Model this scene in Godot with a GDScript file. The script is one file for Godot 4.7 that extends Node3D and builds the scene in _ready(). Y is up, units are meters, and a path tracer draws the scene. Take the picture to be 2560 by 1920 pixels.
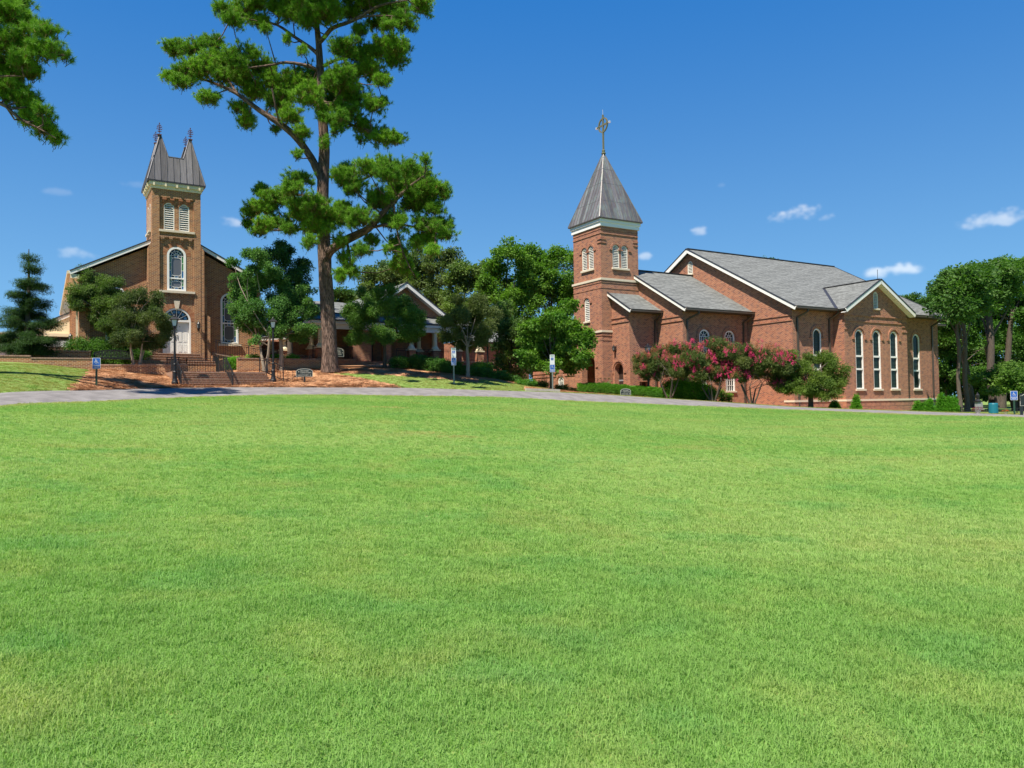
extends Node3D
# A brick church with a pyramid spire, an older brick church with a notched tower roof and a hall between them,
# seen across a sloping lawn on a clear summer day. Metres, y up; the camera stands on the lawn at the origin.

const EYE := 1.65
var mats := {}
var taken := {}
var rng := RandomNumberGenerator.new()
var rough_noise := FastNoiseLite.new()
var patch_noise := FastNoiseLite.new()
var fold_noise := FastNoiseLite.new()
var meshes := {}


# ---------------------------------------------------------------- shapes
class Shape:
	var v := PackedVector3Array()
	var n := PackedVector3Array()
	var t := PackedVector2Array()
	var c := PackedColorArray()

	func tri(a: Vector3, b: Vector3, d: Vector3) -> void:   # counter-clockwise from outside
		var m := (b - a).cross(d - a)
		if m.length_squared() < 1e-14:
			return
		m = m.normalized()
		var e1 := Vector3.UP.cross(m)
		e1 = Vector3.RIGHT if e1.length_squared() < 0.0004 else e1.normalized()
		var e2 := m.cross(e1)
		for p in [a, d, b]:
			v.append(p)
			n.append(m)
			t.append(Vector2(p.dot(e1), -p.dot(e2)))

	func quad(a: Vector3, b: Vector3, d: Vector3, e: Vector3) -> void:
		tri(a, b, d)
		tri(a, d, e)

	func box(at: Vector3, size: Vector3, turn := Basis.IDENTITY) -> void:
		var h := size / 2.0
		var p := []
		for k in 8:
			p.append(at + turn * Vector3(h.x if k & 1 else -h.x, h.y if k & 2 else -h.y, h.z if k & 4 else -h.z))
		quad(p[4], p[5], p[7], p[6]); quad(p[1], p[0], p[2], p[3]); quad(p[5], p[1], p[3], p[7])
		quad(p[0], p[4], p[6], p[2]); quad(p[6], p[7], p[3], p[2]); quad(p[0], p[1], p[5], p[4])

	func span(lo: Vector3, hi: Vector3) -> void:   # a box between two corners
		box((lo + hi) / 2.0, (hi - lo).abs())

	func fill(f: Transform3D, poly: PackedVector2Array, z := 0.0) -> void:
		var ids := Geometry2D.triangulate_polygon(poly)
		for k in range(0, ids.size(), 3):
			var a := poly[ids[k]]
			var b := poly[ids[k + 1]]
			var d := poly[ids[k + 2]]
			if (b - a).cross(d - a) < 0.0:
				var s := b
				b = d
				d = s
			tri(f * Vector3(a.x, a.y, z), f * Vector3(b.x, b.y, z), f * Vector3(d.x, d.y, z))

	func sides(f: Transform3D, poly: PackedVector2Array, z0: float, z1: float, inward := false) -> void:
		for k in poly.size():
			var a := poly[k]
			var b := poly[(k + 1) % poly.size()]
			if inward:
				quad(f * Vector3(a.x, a.y, z1), f * Vector3(b.x, b.y, z1), f * Vector3(b.x, b.y, z0), f * Vector3(a.x, a.y, z0))
			else:
				quad(f * Vector3(a.x, a.y, z0), f * Vector3(b.x, b.y, z0), f * Vector3(b.x, b.y, z1), f * Vector3(a.x, a.y, z1))

	func prism(f: Transform3D, poly: PackedVector2Array, z0: float, z1: float) -> void:   # poly counter-clockwise
		fill(f, poly, z1)
		sides(f, poly, z0, z1)
		var back := Transform3D(Basis(-f.basis.x, f.basis.y, -f.basis.z), f * Vector3(0, 0, z0))
		var flipped := PackedVector2Array()
		for p in poly:
			flipped.append(Vector2(-p.x, p.y))
		fill(back, flipped, 0.0)

	func holed(f: Transform3D, poly: PackedVector2Array, holes: Array, reveal: float, z := 0.0) -> void:   # a wall face with openings and their reveals
		var cuts := [-1e4]
		for h in holes:
			var x := 0.0
			for p in h:
				x += p.x / h.size()
			cuts.append(x)
		cuts.append(1e4)
		cuts.sort()
		for k in cuts.size() - 1:
			if cuts[k + 1] - cuts[k] < 1e-4:
				continue
			var slab := PackedVector2Array([Vector2(cuts[k], -1e3), Vector2(cuts[k + 1], -1e3), Vector2(cuts[k + 1], 1e3), Vector2(cuts[k], 1e3)])
			var pieces: Array = Geometry2D.intersect_polygons(poly, slab)
			for h in holes:
				var next := []
				for q in pieces:
					next.append_array(Geometry2D.clip_polygons(q, h))
				pieces = next
			for q in pieces:
				fill(f, q, z)
		for h in holes:
			sides(f, h, z - reveal, z, true)

	func ribbon(f: Transform3D, outer: PackedVector2Array, inner: PackedVector2Array, z0: float, z1: float, closed := false) -> void:   # a band between two lines, counter-clockwise round the opening
		var m := outer.size()
		for k in (m if closed else m - 1):
			var j := (k + 1) % m
			quad(f * v3(inner[k], z1), f * v3(outer[k], z1), f * v3(outer[j], z1), f * v3(inner[j], z1))
			quad(f * v3(outer[k], z0), f * v3(outer[j], z0), f * v3(outer[j], z1), f * v3(outer[k], z1))
			quad(f * v3(inner[j], z0), f * v3(inner[k], z0), f * v3(inner[k], z1), f * v3(inner[j], z1))
		if not closed:
			for k in [0, m - 1]:
				quad(f * v3(inner[k], z0), f * v3(outer[k], z0), f * v3(outer[k], z1), f * v3(inner[k], z1))

	func v3(p: Vector2, z: float) -> Vector3:
		return Vector3(p.x, p.y, z)

	func tube(pts: PackedVector3Array, radii: PackedFloat32Array, around := 8, cap := true, rough := 0.0, seeds: FastNoiseLite = null) -> void:
		var rings := []
		var along := 0.0
		var side := Vector3.ZERO
		for k in pts.size():
			var d := (pts[mini(k + 1, pts.size() - 1)] - pts[maxi(k - 1, 0)]).normalized()
			if k == 0:
				side = (Vector3.FORWARD if absf(d.dot(Vector3.FORWARD)) < 0.9 else Vector3.RIGHT)
			side = (side - d * side.dot(d)).normalized()
			var other := d.cross(side)
			if k:
				along += pts[k].distance_to(pts[k - 1])
			var ring := []
			for j in around + 1:
				var a := TAU * j / around
				var dir := side * cos(a) + other * sin(a)
				var r := radii[k]
				if rough > 0.0:
					r *= 1.0 + rough * seeds.get_noise_3dv((pts[k] + dir * radii[k]) * 3.0)
				ring.append([pts[k] + dir * r, dir, Vector2(float(j) / around * TAU * radii[0], along)])
			rings.append(ring)
		for k in pts.size() - 1:
			for j in around:
				for q in [[k, j], [k + 1, j + 1], [k, j + 1], [k, j], [k + 1, j], [k + 1, j + 1]]:
					var w: Array = rings[q[0]][q[1]]
					v.append(w[0]); n.append(w[1]); t.append(w[2])
		if cap:
			var last: int = pts.size() - 1
			var d0 := (pts[0] - pts[1]).normalized()
			var d1 := (pts[last] - pts[last - 1]).normalized()
			for j in around:
				for q in [[last, j, j + 1, d1, pts[last]], [0, j + 1, j, d0, pts[0]]]:
					for p in [q[4], rings[q[0]][q[2]][0], rings[q[0]][q[1]][0]]:
						v.append(p); n.append(q[3]); t.append(Vector2(p.x, p.z))

	func lathe(at: Vector3, profile: PackedVector2Array, around := 12) -> void:   # (radius, height) upwards
		var pts := PackedVector3Array()
		var radii := PackedFloat32Array()
		for p in profile:
			pts.append(at + Vector3(0, p.y, 0)); radii.append(p.x)
		for k in profile.size() - 1:
			for j in around:
				var a0 := TAU * j / around
				var a1 := TAU * (j + 1) / around
				var p := []
				for q in [[k, a0], [k, a1], [k + 1, a1], [k + 1, a0]]:
					p.append(at + Vector3(cos(q[1]) * radii[q[0]], profile[q[0]].y, -sin(q[1]) * radii[q[0]]))
				quad(p[0], p[1], p[2], p[3])

	func mesh() -> ArrayMesh:
		var m := ArrayMesh.new()
		if v.is_empty():
			return m
		var a := []
		a.resize(Mesh.ARRAY_MAX)
		a[Mesh.ARRAY_VERTEX] = v
		a[Mesh.ARRAY_NORMAL] = n
		a[Mesh.ARRAY_TEX_UV] = t
		if c.size() == v.size():
			a[Mesh.ARRAY_COLOR] = c
		m.add_surface_from_arrays(Mesh.PRIMITIVE_TRIANGLES, a)
		return m


class Cloud:   # copies of one small mesh
	var b := PackedFloat32Array()

	func add(x: Basis, o: Vector3, k: Color) -> void:
		b.append_array(PackedFloat32Array([x.x.x, x.y.x, x.z.x, o.x, x.x.y, x.y.y, x.z.y, o.y, x.x.z, x.y.z, x.z.z, o.z, k.r, k.g, k.b, 1.0]))


# ---------------------------------------------------------------- nodes
func numbered(called: String) -> String:
	taken[called] = taken.get(called, -1) + 1
	return called if taken[called] == 0 else "%s_%03d" % [called, taken[called]]


func tag(o: Node3D, label: String, category: String, group := "") -> Node3D:
	o.set_meta("label", label)
	o.set_meta("category", category)
	if group:
		o.set_meta("group", group)
	return o


func thing(called: String, label: String, category: String, at := Vector3.ZERO, turn := 0.0, group := "") -> Node3D:
	var o := Node3D.new()
	o.name = numbered(called)
	add_child(o)
	o.position = at
	o.rotation.y = turn
	tag(o, label, category, group)
	return o


func part(called: String, what, m: Material, parent: Node3D) -> MeshInstance3D:
	var o := MeshInstance3D.new()
	o.mesh = what.mesh() if what is Shape else what
	o.material_override = m
	o.name = called if parent != self else numbered(called)
	parent.add_child(o, true)
	return o


func struct(called: String, what, m: Material) -> MeshInstance3D:
	var o := part(called, what, m, self)
	o.set_meta("kind", "structure")
	return o


func scatter(called: String, cloud: Cloud, what: Mesh, m: Material, parent: Node3D, stuff := true) -> MultiMeshInstance3D:
	var mm := MultiMesh.new()
	mm.transform_format = MultiMesh.TRANSFORM_3D
	mm.use_colors = true
	mm.mesh = what
	mm.instance_count = cloud.b.size() / 16
	mm.buffer = cloud.b
	var o := MultiMeshInstance3D.new()
	o.multimesh = mm
	o.material_override = m
	o.name = called if parent != self else numbered(called)
	parent.add_child(o, true)
	if stuff:
		o.set_meta("kind", "stuff")
	return o


func rect(x0: float, y0: float, x1: float, y1: float) -> PackedVector2Array:
	return PackedVector2Array([Vector2(x0, y0), Vector2(x1, y0), Vector2(x1, y1), Vector2(x0, y1)])


func arch(cx: float, y0: float, half: float, spring: float, steps := 12) -> PackedVector2Array:   # a round-headed opening
	var p := PackedVector2Array([Vector2(cx - half, y0), Vector2(cx + half, y0)])
	for k in steps + 1:
		var a := PI * k / steps
		p.append(Vector2(cx + half * cos(a), spring + half * sin(a)))
	return p


func bow(cx: float, y0: float, half: float, spring: float, steps := 12) -> PackedVector2Array:   # the same as an open line from foot to foot
	var p := PackedVector2Array([Vector2(cx + half, y0)])
	for k in steps + 1:
		var a := PI * k / steps
		p.append(Vector2(cx + half * cos(a), spring + half * sin(a)))
	p.append(Vector2(cx - half, y0))
	return p


# faces of a building in its own axes: x along the front, z towards the front
func front(z: float) -> Transform3D:
	return Transform3D(Basis.IDENTITY, Vector3(0, 0, z))

func left(x: float) -> Transform3D:   # face coordinates (z, y)
	return Transform3D(Basis(Vector3(0, 0, 1), Vector3(0, 1, 0), Vector3(-1, 0, 0)), Vector3(x, 0, 0))

func right(x: float) -> Transform3D:   # face coordinates (-z, y)
	return Transform3D(Basis(Vector3(0, 0, -1), Vector3(0, 1, 0), Vector3(1, 0, 0)), Vector3(x, 0, 0))

func back(z: float) -> Transform3D:   # face coordinates (-x, y)
	return Transform3D(Basis(Vector3(-1, 0, 0), Vector3(0, 1, 0), Vector3(0, 0, -1)), Vector3(0, 0, z))


func pts2(a: Array) -> PackedVector2Array:
	var p := PackedVector2Array()
	for k in range(0, a.size(), 2):
		p.append(Vector2(a[k], a[k + 1]))
	return p


func slab(s: Shape, corners: Array, thick: float) -> void:   # a flat roof slope: corners counter-clockwise from above
	var m: Vector3 = (corners[1] - corners[0]).cross(corners[2] - corners[0]).normalized() * thick
	for k in range(1, corners.size() - 1):
		s.tri(corners[0], corners[k], corners[k + 1])
		s.tri(corners[0] - m, corners[k + 1] - m, corners[k] - m)
	for k in corners.size():
		var a: Vector3 = corners[k]
		var b: Vector3 = corners[(k + 1) % corners.size()]
		s.quad(a - m, b - m, b, a)


func bar(s: Shape, a: Vector3, b: Vector3, w: float, h: float, up := Vector3.UP) -> void:   # a straight rail
	var d := (b - a).normalized()
	var y := (up - d * up.dot(d)).normalized()
	s.box((a + b) / 2.0, Vector3(w, h, a.distance_to(b)), Basis(y.cross(d), y, d))


# ---------------------------------------------------------------- materials
func lin(r: float, g: float, b: float) -> Color:   # a base colour given as linear values
	return Color(r, g, b).linear_to_srgb()


func plain(key: String, color: Color, rough := 0.7, metal := 0.0, spec := 0.5) -> StandardMaterial3D:
	if mats.has(key):
		return mats[key]
	var m := StandardMaterial3D.new()
	m.albedo_color = color
	m.roughness = rough
	m.metallic = metal
	m.metallic_specular = spec
	m.resource_name = key
	mats[key] = m
	return m


func noise_bytes(size: int, freq: float, octaves: int, seed_: int, kind := FastNoiseLite.TYPE_SIMPLEX_SMOOTH) -> PackedByteArray:
	var f := FastNoiseLite.new()
	f.noise_type = kind
	f.frequency = freq
	f.seed = seed_
	f.fractal_octaves = octaves
	return f.get_seamless_image(size, size).get_data()


func image_of(size: int, data: PackedByteArray) -> ImageTexture:
	return ImageTexture.create_from_image(Image.create_from_data(size, size, false, Image.FORMAT_RGB8, data))


func textured(key: String, size: int, paint: Callable, tile: Vector2, rough := 0.85, relief := 0.0, spec := 0.4) -> StandardMaterial3D:
	# paint(x, y) gives [colour (linear), height]
	var data := PackedByteArray()
	var high := PackedByteArray()
	data.resize(size * size * 3)
	high.resize(size * size * 3)
	var at := 0
	for y in size:
		for x in size:
			var got: Array = paint.call(x, y)
			var k: Color = got[0].linear_to_srgb()
			data[at] = clampi(int(k.r * 255.0), 0, 255)
			data[at + 1] = clampi(int(k.g * 255.0), 0, 255)
			data[at + 2] = clampi(int(k.b * 255.0), 0, 255)
			var h := clampi(int(got[1] * 255.0), 0, 255)
			high[at] = h
			high[at + 1] = h
			high[at + 2] = h
			at += 3
	var m := plain(key, Color.WHITE, rough, 0.0, spec)
	m.albedo_texture = image_of(size, data)
	m.uv1_scale = Vector3(1.0 / tile.x, 1.0 / tile.y, 1.0)
	if relief > 0.0:
		m.heightmap_enabled = true
		m.heightmap_texture = image_of(size, high)
		m.heightmap_scale = relief
	return m


func brick(key: String, palette: Array, mortar: Color, joint: float, seed_: int) -> void:
	# eight bricks by sixteen courses, 1.76 m by 1.22 m
	var r := RandomNumberGenerator.new()
	r.seed = seed_
	var tone := []
	for k in 128:
		var c: Color = palette[r.randi() % palette.size()]
		tone.append(c * r.randf_range(0.88, 1.14))
	var grain := noise_bytes(512, 0.09, 3, seed_ + 1)
	var wide := noise_bytes(512, 0.008, 2, seed_ + 2)
	textured(key, 512, func(x: int, y: int) -> Array:
		var course := y / 32
		var xs := (x + (course % 2) * 32) % 512
		var g := grain[y * 512 + x] / 255.0
		var w := wide[y * 512 + x] / 255.0
		var shade := 0.84 + 0.22 * g + 0.1 * w
		if y % 32 < joint * 32.0 or xs % 64 < joint * 24.0:
			return [mortar * (0.9 + 0.2 * g), 0.35]
		return [tone[course * 8 + xs / 64] * shade, 0.8 + 0.2 * g], Vector2(1.76, 1.22), 0.9, 0.45, 0.25)
	mats[key].uv1_offset = Vector3(0, 0, 0)


func make_materials() -> void:
	brick("old_brick", [Color(0.26, 0.105, 0.05), Color(0.22, 0.085, 0.045), Color(0.31, 0.14, 0.065), Color(0.17, 0.075, 0.05), Color(0.28, 0.115, 0.05)], Color(0.5, 0.38, 0.24), 0.2, 11)
	brick("red_brick", [Color(0.285, 0.105, 0.062), Color(0.315, 0.122, 0.07), Color(0.25, 0.088, 0.056), Color(0.17, 0.066, 0.055), Color(0.33, 0.137, 0.08)], Color(0.46, 0.34, 0.25), 0.17, 23)
	brick("hall_brick", [Color(0.30, 0.10, 0.06), Color(0.26, 0.09, 0.05), Color(0.34, 0.13, 0.07), Color(0.20, 0.07, 0.05)], Color(0.46, 0.36, 0.26), 0.18, 37)
	var grain := noise_bytes(256, 0.06, 4, 5)
	var fine := noise_bytes(256, 0.25, 2, 6)
	var broad := noise_bytes(256, 0.012, 3, 7)
	# bricks on edge, for the steps and wall caps
	textured("paving_brick", 256, func(x: int, y: int) -> Array:
		var i := y * 256 + x
		var col := x / 16
		var tone := 0.75 + 0.5 * fposmod(sin(col * 12.9898 + (y / 128) * 78.2) * 43758.5, 1.0)
		if x % 16 < 3 or y % 128 < 4:
			return [Color(0.34, 0.27, 0.22) * (0.8 + 0.3 * grain[i] / 255.0), 0.3]
		return [Color(0.27, 0.165, 0.12) * tone * (0.75 + 0.5 * grain[i] / 255.0), 0.9], Vector2(1.2, 0.44), 0.92, 0.6, 0.3)
	# asphalt shingles: courses of tabs with mixed grey tones
	var tabs := RandomNumberGenerator.new()
	tabs.seed = 77
	var tab := []
	for k in 512:
		tab.append(tabs.randf_range(0.72, 1.25))
	textured("shingle", 512, func(x: int, y: int) -> Array:
		var i := (y % 256) * 256 + (x % 256)
		var row := y / 32
		var xs := (x + row * 37) % 512
		var k: float = tab[row * 16 + xs / 32]
		var edge := 0.55 if y % 32 < 3 else 1.0
		return [Color(0.155, 0.165, 0.165) * k * edge * (0.75 + 0.5 * fine[i] / 255.0), 0.4 + 0.5 * (y % 32) / 32.0], Vector2(4.2, 2.2), 0.95, 0.6, 0.2)
	# weathered standing-seam metal: streaks down the sheet
	textured("zinc", 256, func(x: int, y: int) -> Array:
		var i := ((y / 6) % 256) * 256 + x
		var k := 0.75 + 0.55 * grain[i] / 255.0
		return [Color(0.135, 0.132, 0.145) * k, 0.5], Vector2(2.2, 3.0), 0.5, 0.0, 0.5)
	mats.zinc.metallic = 0.35
	textured("copper", 256, func(x: int, y: int) -> Array:
		var i := ((y / 5) % 256) * 256 + x
		var s := smoothstep(0.42, 0.72, grain[i] / 255.0 * 0.6 + broad[y * 256 + x] / 255.0 * 0.45)
		return [Color(0.14, 0.13, 0.14).lerp(Color(0.165, 0.19, 0.185), s) * (0.8 + 0.4 * fine[i] / 255.0), 0.5], Vector2(3.4, 4.4), 0.5, 0.0, 0.5)
	mats.copper.metallic = 0.3
	# pine bark: long plates between dark fissures
	var cells := FastNoiseLite.new()
	cells.noise_type = FastNoiseLite.TYPE_CELLULAR
	cells.cellular_return_type = FastNoiseLite.RETURN_DISTANCE2_SUB
	cells.frequency = 0.045
	var plates := cells.get_seamless_image(256, 256).get_data()
	textured("pine_bark", 256, func(x: int, y: int) -> Array:
		var e := plates[((y / 3) % 256) * 256 + x] / 255.0
		var g := grain[y * 256 + x] / 255.0
		var h := smoothstep(0.02, 0.4, e)
		return [Color(0.05, 0.038, 0.034).lerp(Color(0.235, 0.165, 0.135), h * (0.55 + 0.6 * g)), h], Vector2(1.1, 2.4), 0.95, 5.0, 0.2)
	textured("bark", 256, func(x: int, y: int) -> Array:
		var g := grain[((y / 5) % 256) * 256 + x] / 255.0
		var b := broad[y * 256 + x] / 255.0
		return [Color(0.05, 0.04, 0.034).lerp(Color(0.15, 0.125, 0.105), g * 0.8 + b * 0.3), g], Vector2(0.7, 2.0), 0.95, 1.5, 0.2)
	textured("smooth_bark", 256, func(x: int, y: int) -> Array:
		var g := grain[((y / 3) % 256) * 256 + x] / 255.0
		var b := broad[y * 256 + x] / 255.0
		return [Color(0.15, 0.12, 0.095).lerp(Color(0.36, 0.31, 0.25), g * 0.5 + b * 0.6), g], Vector2(0.7, 2.0), 0.9, 0.5, 0.2)
	# asphalt with pale aggregate, worn patches and dark seams
	textured("asphalt", 512, func(x: int, y: int) -> Array:
		var i := (y % 256) * 256 + (x % 256)
		var j := (y / 2) * 256 + x / 2
		var k := 0.62 + 0.5 * fine[i] / 255.0 + 0.45 * (broad[j] / 255.0 - 0.5)
		var seam := absf(grain[((y / 3) % 256) * 256 + (x / 3) % 256] / 255.0 - 0.5)
		if seam < 0.006 and broad[j] > 120:
			k *= 0.55
		return [Color(0.225, 0.215, 0.215) * k, fine[i] / 255.0], Vector2(3.0, 3.0), 0.95, 0.3, 0.3)
	# pine straw: short crossing strands in rust and tan
	textured("pine_straw", 256, func(x: int, y: int) -> Array:
		var a := grain[((y * 3 + x) % 256) * 256 + (x * 2 + 256 - y) % 256] / 255.0
		var b := fine[((y + x) % 256) * 256 + (x + 512 - 2 * y) % 256] / 255.0
		var g := broad[y * 256 + x] / 255.0
		return [Color(0.34, 0.17, 0.085).lerp(Color(0.60, 0.36, 0.21), clampf(0.75 * a + 0.5 * b - 0.15, 0.0, 1.0)) * (0.8 + 0.4 * g), a], Vector2(1.3, 1.3), 0.95, 0.0, 0.2)
	# turf under the blades: thatch and soil between short green
	textured("turf", 256, func(x: int, y: int) -> Array:
		var a := fine[y * 256 + x] / 255.0
		var b := grain[y * 256 + x] / 255.0
		var green := Color(0.10, 0.20, 0.035).lerp(Color(0.21, 0.31, 0.085), a)
		return [green.lerp(Color(0.30, 0.245, 0.12), smoothstep(0.55, 0.85, b) * 0.6), a], Vector2(1.7, 1.7), 0.95, 0.8, 0.2)
	mats.turf.vertex_color_use_as_albedo = true
	textured("concrete", 128, func(x: int, y: int) -> Array:
		var a := fine[y * 256 + x] / 255.0
		return [Color(0.40, 0.365, 0.31) * (0.8 + 0.3 * a + 0.2 * broad[y * 256 + x] / 255.0), a], Vector2(0.8, 0.8), 0.9, 0.2, 0.3)
	textured("limestone", 128, func(x: int, y: int) -> Array:
		var a := grain[y * 256 + x] / 255.0
		return [Color(0.60, 0.53, 0.42) * (0.86 + 0.24 * a), a], Vector2(0.9, 0.9), 0.85, 0.15, 0.3)
	textured("siding", 128, func(x: int, y: int) -> Array:
		var e := 0.7 if y % 32 < 2 else 1.0
		return [Color(0.40, 0.43, 0.47) * e * (0.92 + 0.16 * grain[y * 256 + x] / 255.0), (y % 32) / 32.0], Vector2(1.0, 0.8), 0.7, 1.0, 0.3)
	plain("white_paint", lin(0.74, 0.74, 0.72), 0.5)
	plain("cream_paint", lin(0.70, 0.62, 0.44), 0.6)
	plain("louver_paint", lin(0.68, 0.67, 0.62), 0.55)
	plain("door_paint", lin(0.72, 0.71, 0.68), 0.45)
	plain("bronze", lin(0.085, 0.07, 0.058), 0.5, 0.3)
	plain("dark_trim", lin(0.03, 0.03, 0.035), 0.5)
	plain("iron", lin(0.012, 0.012, 0.014), 0.45, 0.2)
	plain("steel_post", lin(0.22, 0.25, 0.22), 0.5, 0.6)
	plain("green_post", lin(0.012, 0.05, 0.028), 0.5)
	plain("dark_glass", lin(0.012, 0.017, 0.02), 0.08, 0.0, 0.45)
	plain("stained_glass", lin(0.018, 0.034, 0.028), 0.2, 0.0, 0.28)
	plain("grey_glass", lin(0.11, 0.11, 0.12), 0.2, 0.0, 0.6)
	plain("green_glass", lin(0.05, 0.17, 0.045), 0.15, 0.0, 0.6)
	plain("blue_glass", lin(0.03, 0.12, 0.26), 0.15, 0.0, 0.6)
	plain("violet_glass", lin(0.09, 0.06, 0.11), 0.15, 0.0, 0.6)
	plain("lamp_glass", lin(0.58, 0.60, 0.64), 0.25)
	plain("lantern_pane", lin(0.13, 0.135, 0.14), 0.2)
	plain("shadow_room", lin(0.05, 0.03, 0.025), 0.95)
	plain("dark_door", lin(0.035, 0.022, 0.018), 0.5)
	plain("finial_copper", lin(0.13, 0.055, 0.055), 0.55, 0.2)
	plain("cross_bronze", lin(0.20, 0.19, 0.11), 0.45, 0.4)
	plain("silver", lin(0.75, 0.75, 0.75), 0.3, 0.6)
	plain("sign_blue", lin(0.012, 0.085, 0.34), 0.4)
	plain("sign_white", lin(0.50, 0.54, 0.56), 0.5)
	plain("sign_green", lin(0.03, 0.20, 0.10), 0.5)
	plain("sign_black", lin(0.012, 0.017, 0.018), 0.35)
	plain("sign_cream", lin(0.36, 0.37, 0.33), 0.6)
	plain("grey_stone", lin(0.24, 0.25, 0.27), 0.8)
	for key in ["leaf", "needle", "blade"]:
		var m := plain(key, Color.WHITE, 0.6 if key != "blade" else 0.65, 0.0, 0.35)
		m.vertex_color_use_as_albedo = true
		m.backlight_enabled = true
		m.backlight = Color(0.74, 0.9, 0.34).linear_to_srgb() if key != "needle" else Color(0.5, 0.6, 0.2).linear_to_srgb()
	var p := plain("petal", Color.WHITE, 0.7, 0.0, 0.2)
	p.vertex_color_use_as_albedo = true


# ---------------------------------------------------------------- the lie of the land
# Surveyed sections, read outwards from the camera: bearing (tangent), distance and height of the road's near edge,
# the same of its far edge, then the heights 2, 4, 7, 10, 15, 25 and 60 m beyond the road.
const SECTIONS := [
	[-1.2, 21.0, 1.3, 26.0, 1.8, 2.2, 2.7, 3.3, 3.8, 4.2, 4.4, 4.6],
	[-0.681, 24.0, 1.82, 29.0, 2.34, 2.75, 3.2, 3.85, 4.2, 4.5, 4.6, 4.8],
	[-0.553, 29.0, 1.97, 34.0, 2.53, 2.95, 3.35, 3.8, 4.2, 4.4, 4.6, 4.8],
	[-0.441, 33.0, 2.12, 39.0, 2.71, 3.05, 3.45, 3.75, 3.95, 4.1, 4.4, 4.8],
	[-0.340, 35.5, 2.21, 41.0, 2.73, 3.1, 3.6, 4.1, 4.3, 4.5, 4.7, 5.0],
	[-0.239, 37.0, 2.2, 42.0, 2.68, 3.2, 3.65, 4.1, 4.4, 4.7, 4.9, 5.0],
	[-0.149, 38.0, 2.11, 43.0, 2.63, 3.05, 3.5, 4.0, 4.35, 4.8, 5.0, 5.0],
	[-0.021, 39.0, 1.98, 44.0, 2.41, 2.65, 2.9, 3.3, 3.6, 3.8, 4.0, 4.5],
	[0.085, 41.0, 1.71, 46.0, 2.2, 2.25, 2.3, 2.3, 2.2, 2.1, 2.2, 3.5],
	[0.223, 42.5, 1.39, 47.5, 1.72, 1.7, 1.65, 1.55, 1.5, 1.5, 1.5, 2.0],
	[0.383, 41.0, 1.04, 45.0, 1.15, 1.1, 1.05, 1.0, 0.9, 0.8, 0.7, 0.8],
	[0.543, 37.5, 0.77, 41.5, 0.85, 0.8, 0.75, 0.7, 0.65, 0.55, 0.5, 0.6],
	[0.681, 34.0, 0.66, 38.0, 0.66, 0.62, 0.6, 0.55, 0.5, 0.45, 0.4, 0.55],
	[1.2, 28.0, 0.5, 32.0, 0.5, 0.5, 0.5, 0.5, 0.45, 0.4, 0.4, 0.5],
]
const BEYOND := [0.0, 2.0, 4.0, 7.0, 10.0, 15.0, 25.0, 60.0]


func section(bearing: float) -> Array:
	var b := clampf(bearing, SECTIONS[0][0], SECTIONS[-1][0])
	var k := 0
	while k < SECTIONS.size() - 2 and b > SECTIONS[k + 1][0]:
		k += 1
	var f: float = (b - SECTIONS[k][0]) / (SECTIONS[k + 1][0] - SECTIONS[k][0])
	var a0: Array = SECTIONS[maxi(k - 1, 0)]
	var a3: Array = SECTIONS[mini(k + 2, SECTIONS.size() - 1)]
	var out := []
	for j in SECTIONS[k].size():
		out.append(cubic_interpolate(SECTIONS[k][j], SECTIONS[k + 1][j], a0[j], a3[j], f) if k > 0 and k < SECTIONS.size() - 2 else lerpf(SECTIONS[k][j], SECTIONS[k + 1][j], f))
	return out


func rise(s: Array, d: float) -> float:   # height at distance d along a section
	if d < s[1]:
		var f: float = d / s[1]
		return s[2] * (0.94 * f + 0.06 * f * f)
	if d < s[3]:
		return lerpf(s[2], s[4], (d - s[1]) / (s[3] - s[1]))
	var e: float = d - s[3]
	var k := 1
	while k < BEYOND.size() - 1 and e > BEYOND[k]:
		k += 1
	return lerpf(s[3 + k], s[4 + k], clampf((e - BEYOND[k - 1]) / (BEYOND[k] - BEYOND[k - 1]), 0.0, 1.0))


func ground(x: float, z: float) -> float:
	if z > -0.5:
		return -0.03 * maxf(0.0, z)
	return rise(section(x / -z), -z)


func on_ground(x: float, z: float, lift := 0.0) -> Vector3:
	return Vector3(x, ground(x, z) + lift, z)


func is_mulch(bearing: float, e: float, wobble: float) -> bool:   # e metres beyond the road
	var b := bearing
	if b < -0.59 + e * 0.0045 + wobble * 0.01:
		return e > 12.0
	if b < -0.15 + wobble * 0.006:
		var lo := lerpf(3.7, 0.5, clampf((b + 0.232) / 0.082, 0.0, 1.0)) + wobble * 0.3
		var hi := lerpf(4.0, 3.6, clampf((b + 0.232) / 0.082, 0.0, 1.0)) + wobble * 0.3
		return not (b > -0.234 and e > lo and e < hi)
	if b < -0.045:
		return e > 3.7 + wobble * 0.5
	if b < 0.015:
		return e > 5.6 + wobble * 0.4
	if b < 0.075:
		return e > 0.9 + wobble * 0.5 and e < 4.5
	if b < 0.18:
		return e > 1.6 + wobble * 0.4
	if b < 0.52:
		return e > 2.4 + wobble * 0.4
	return false


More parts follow.
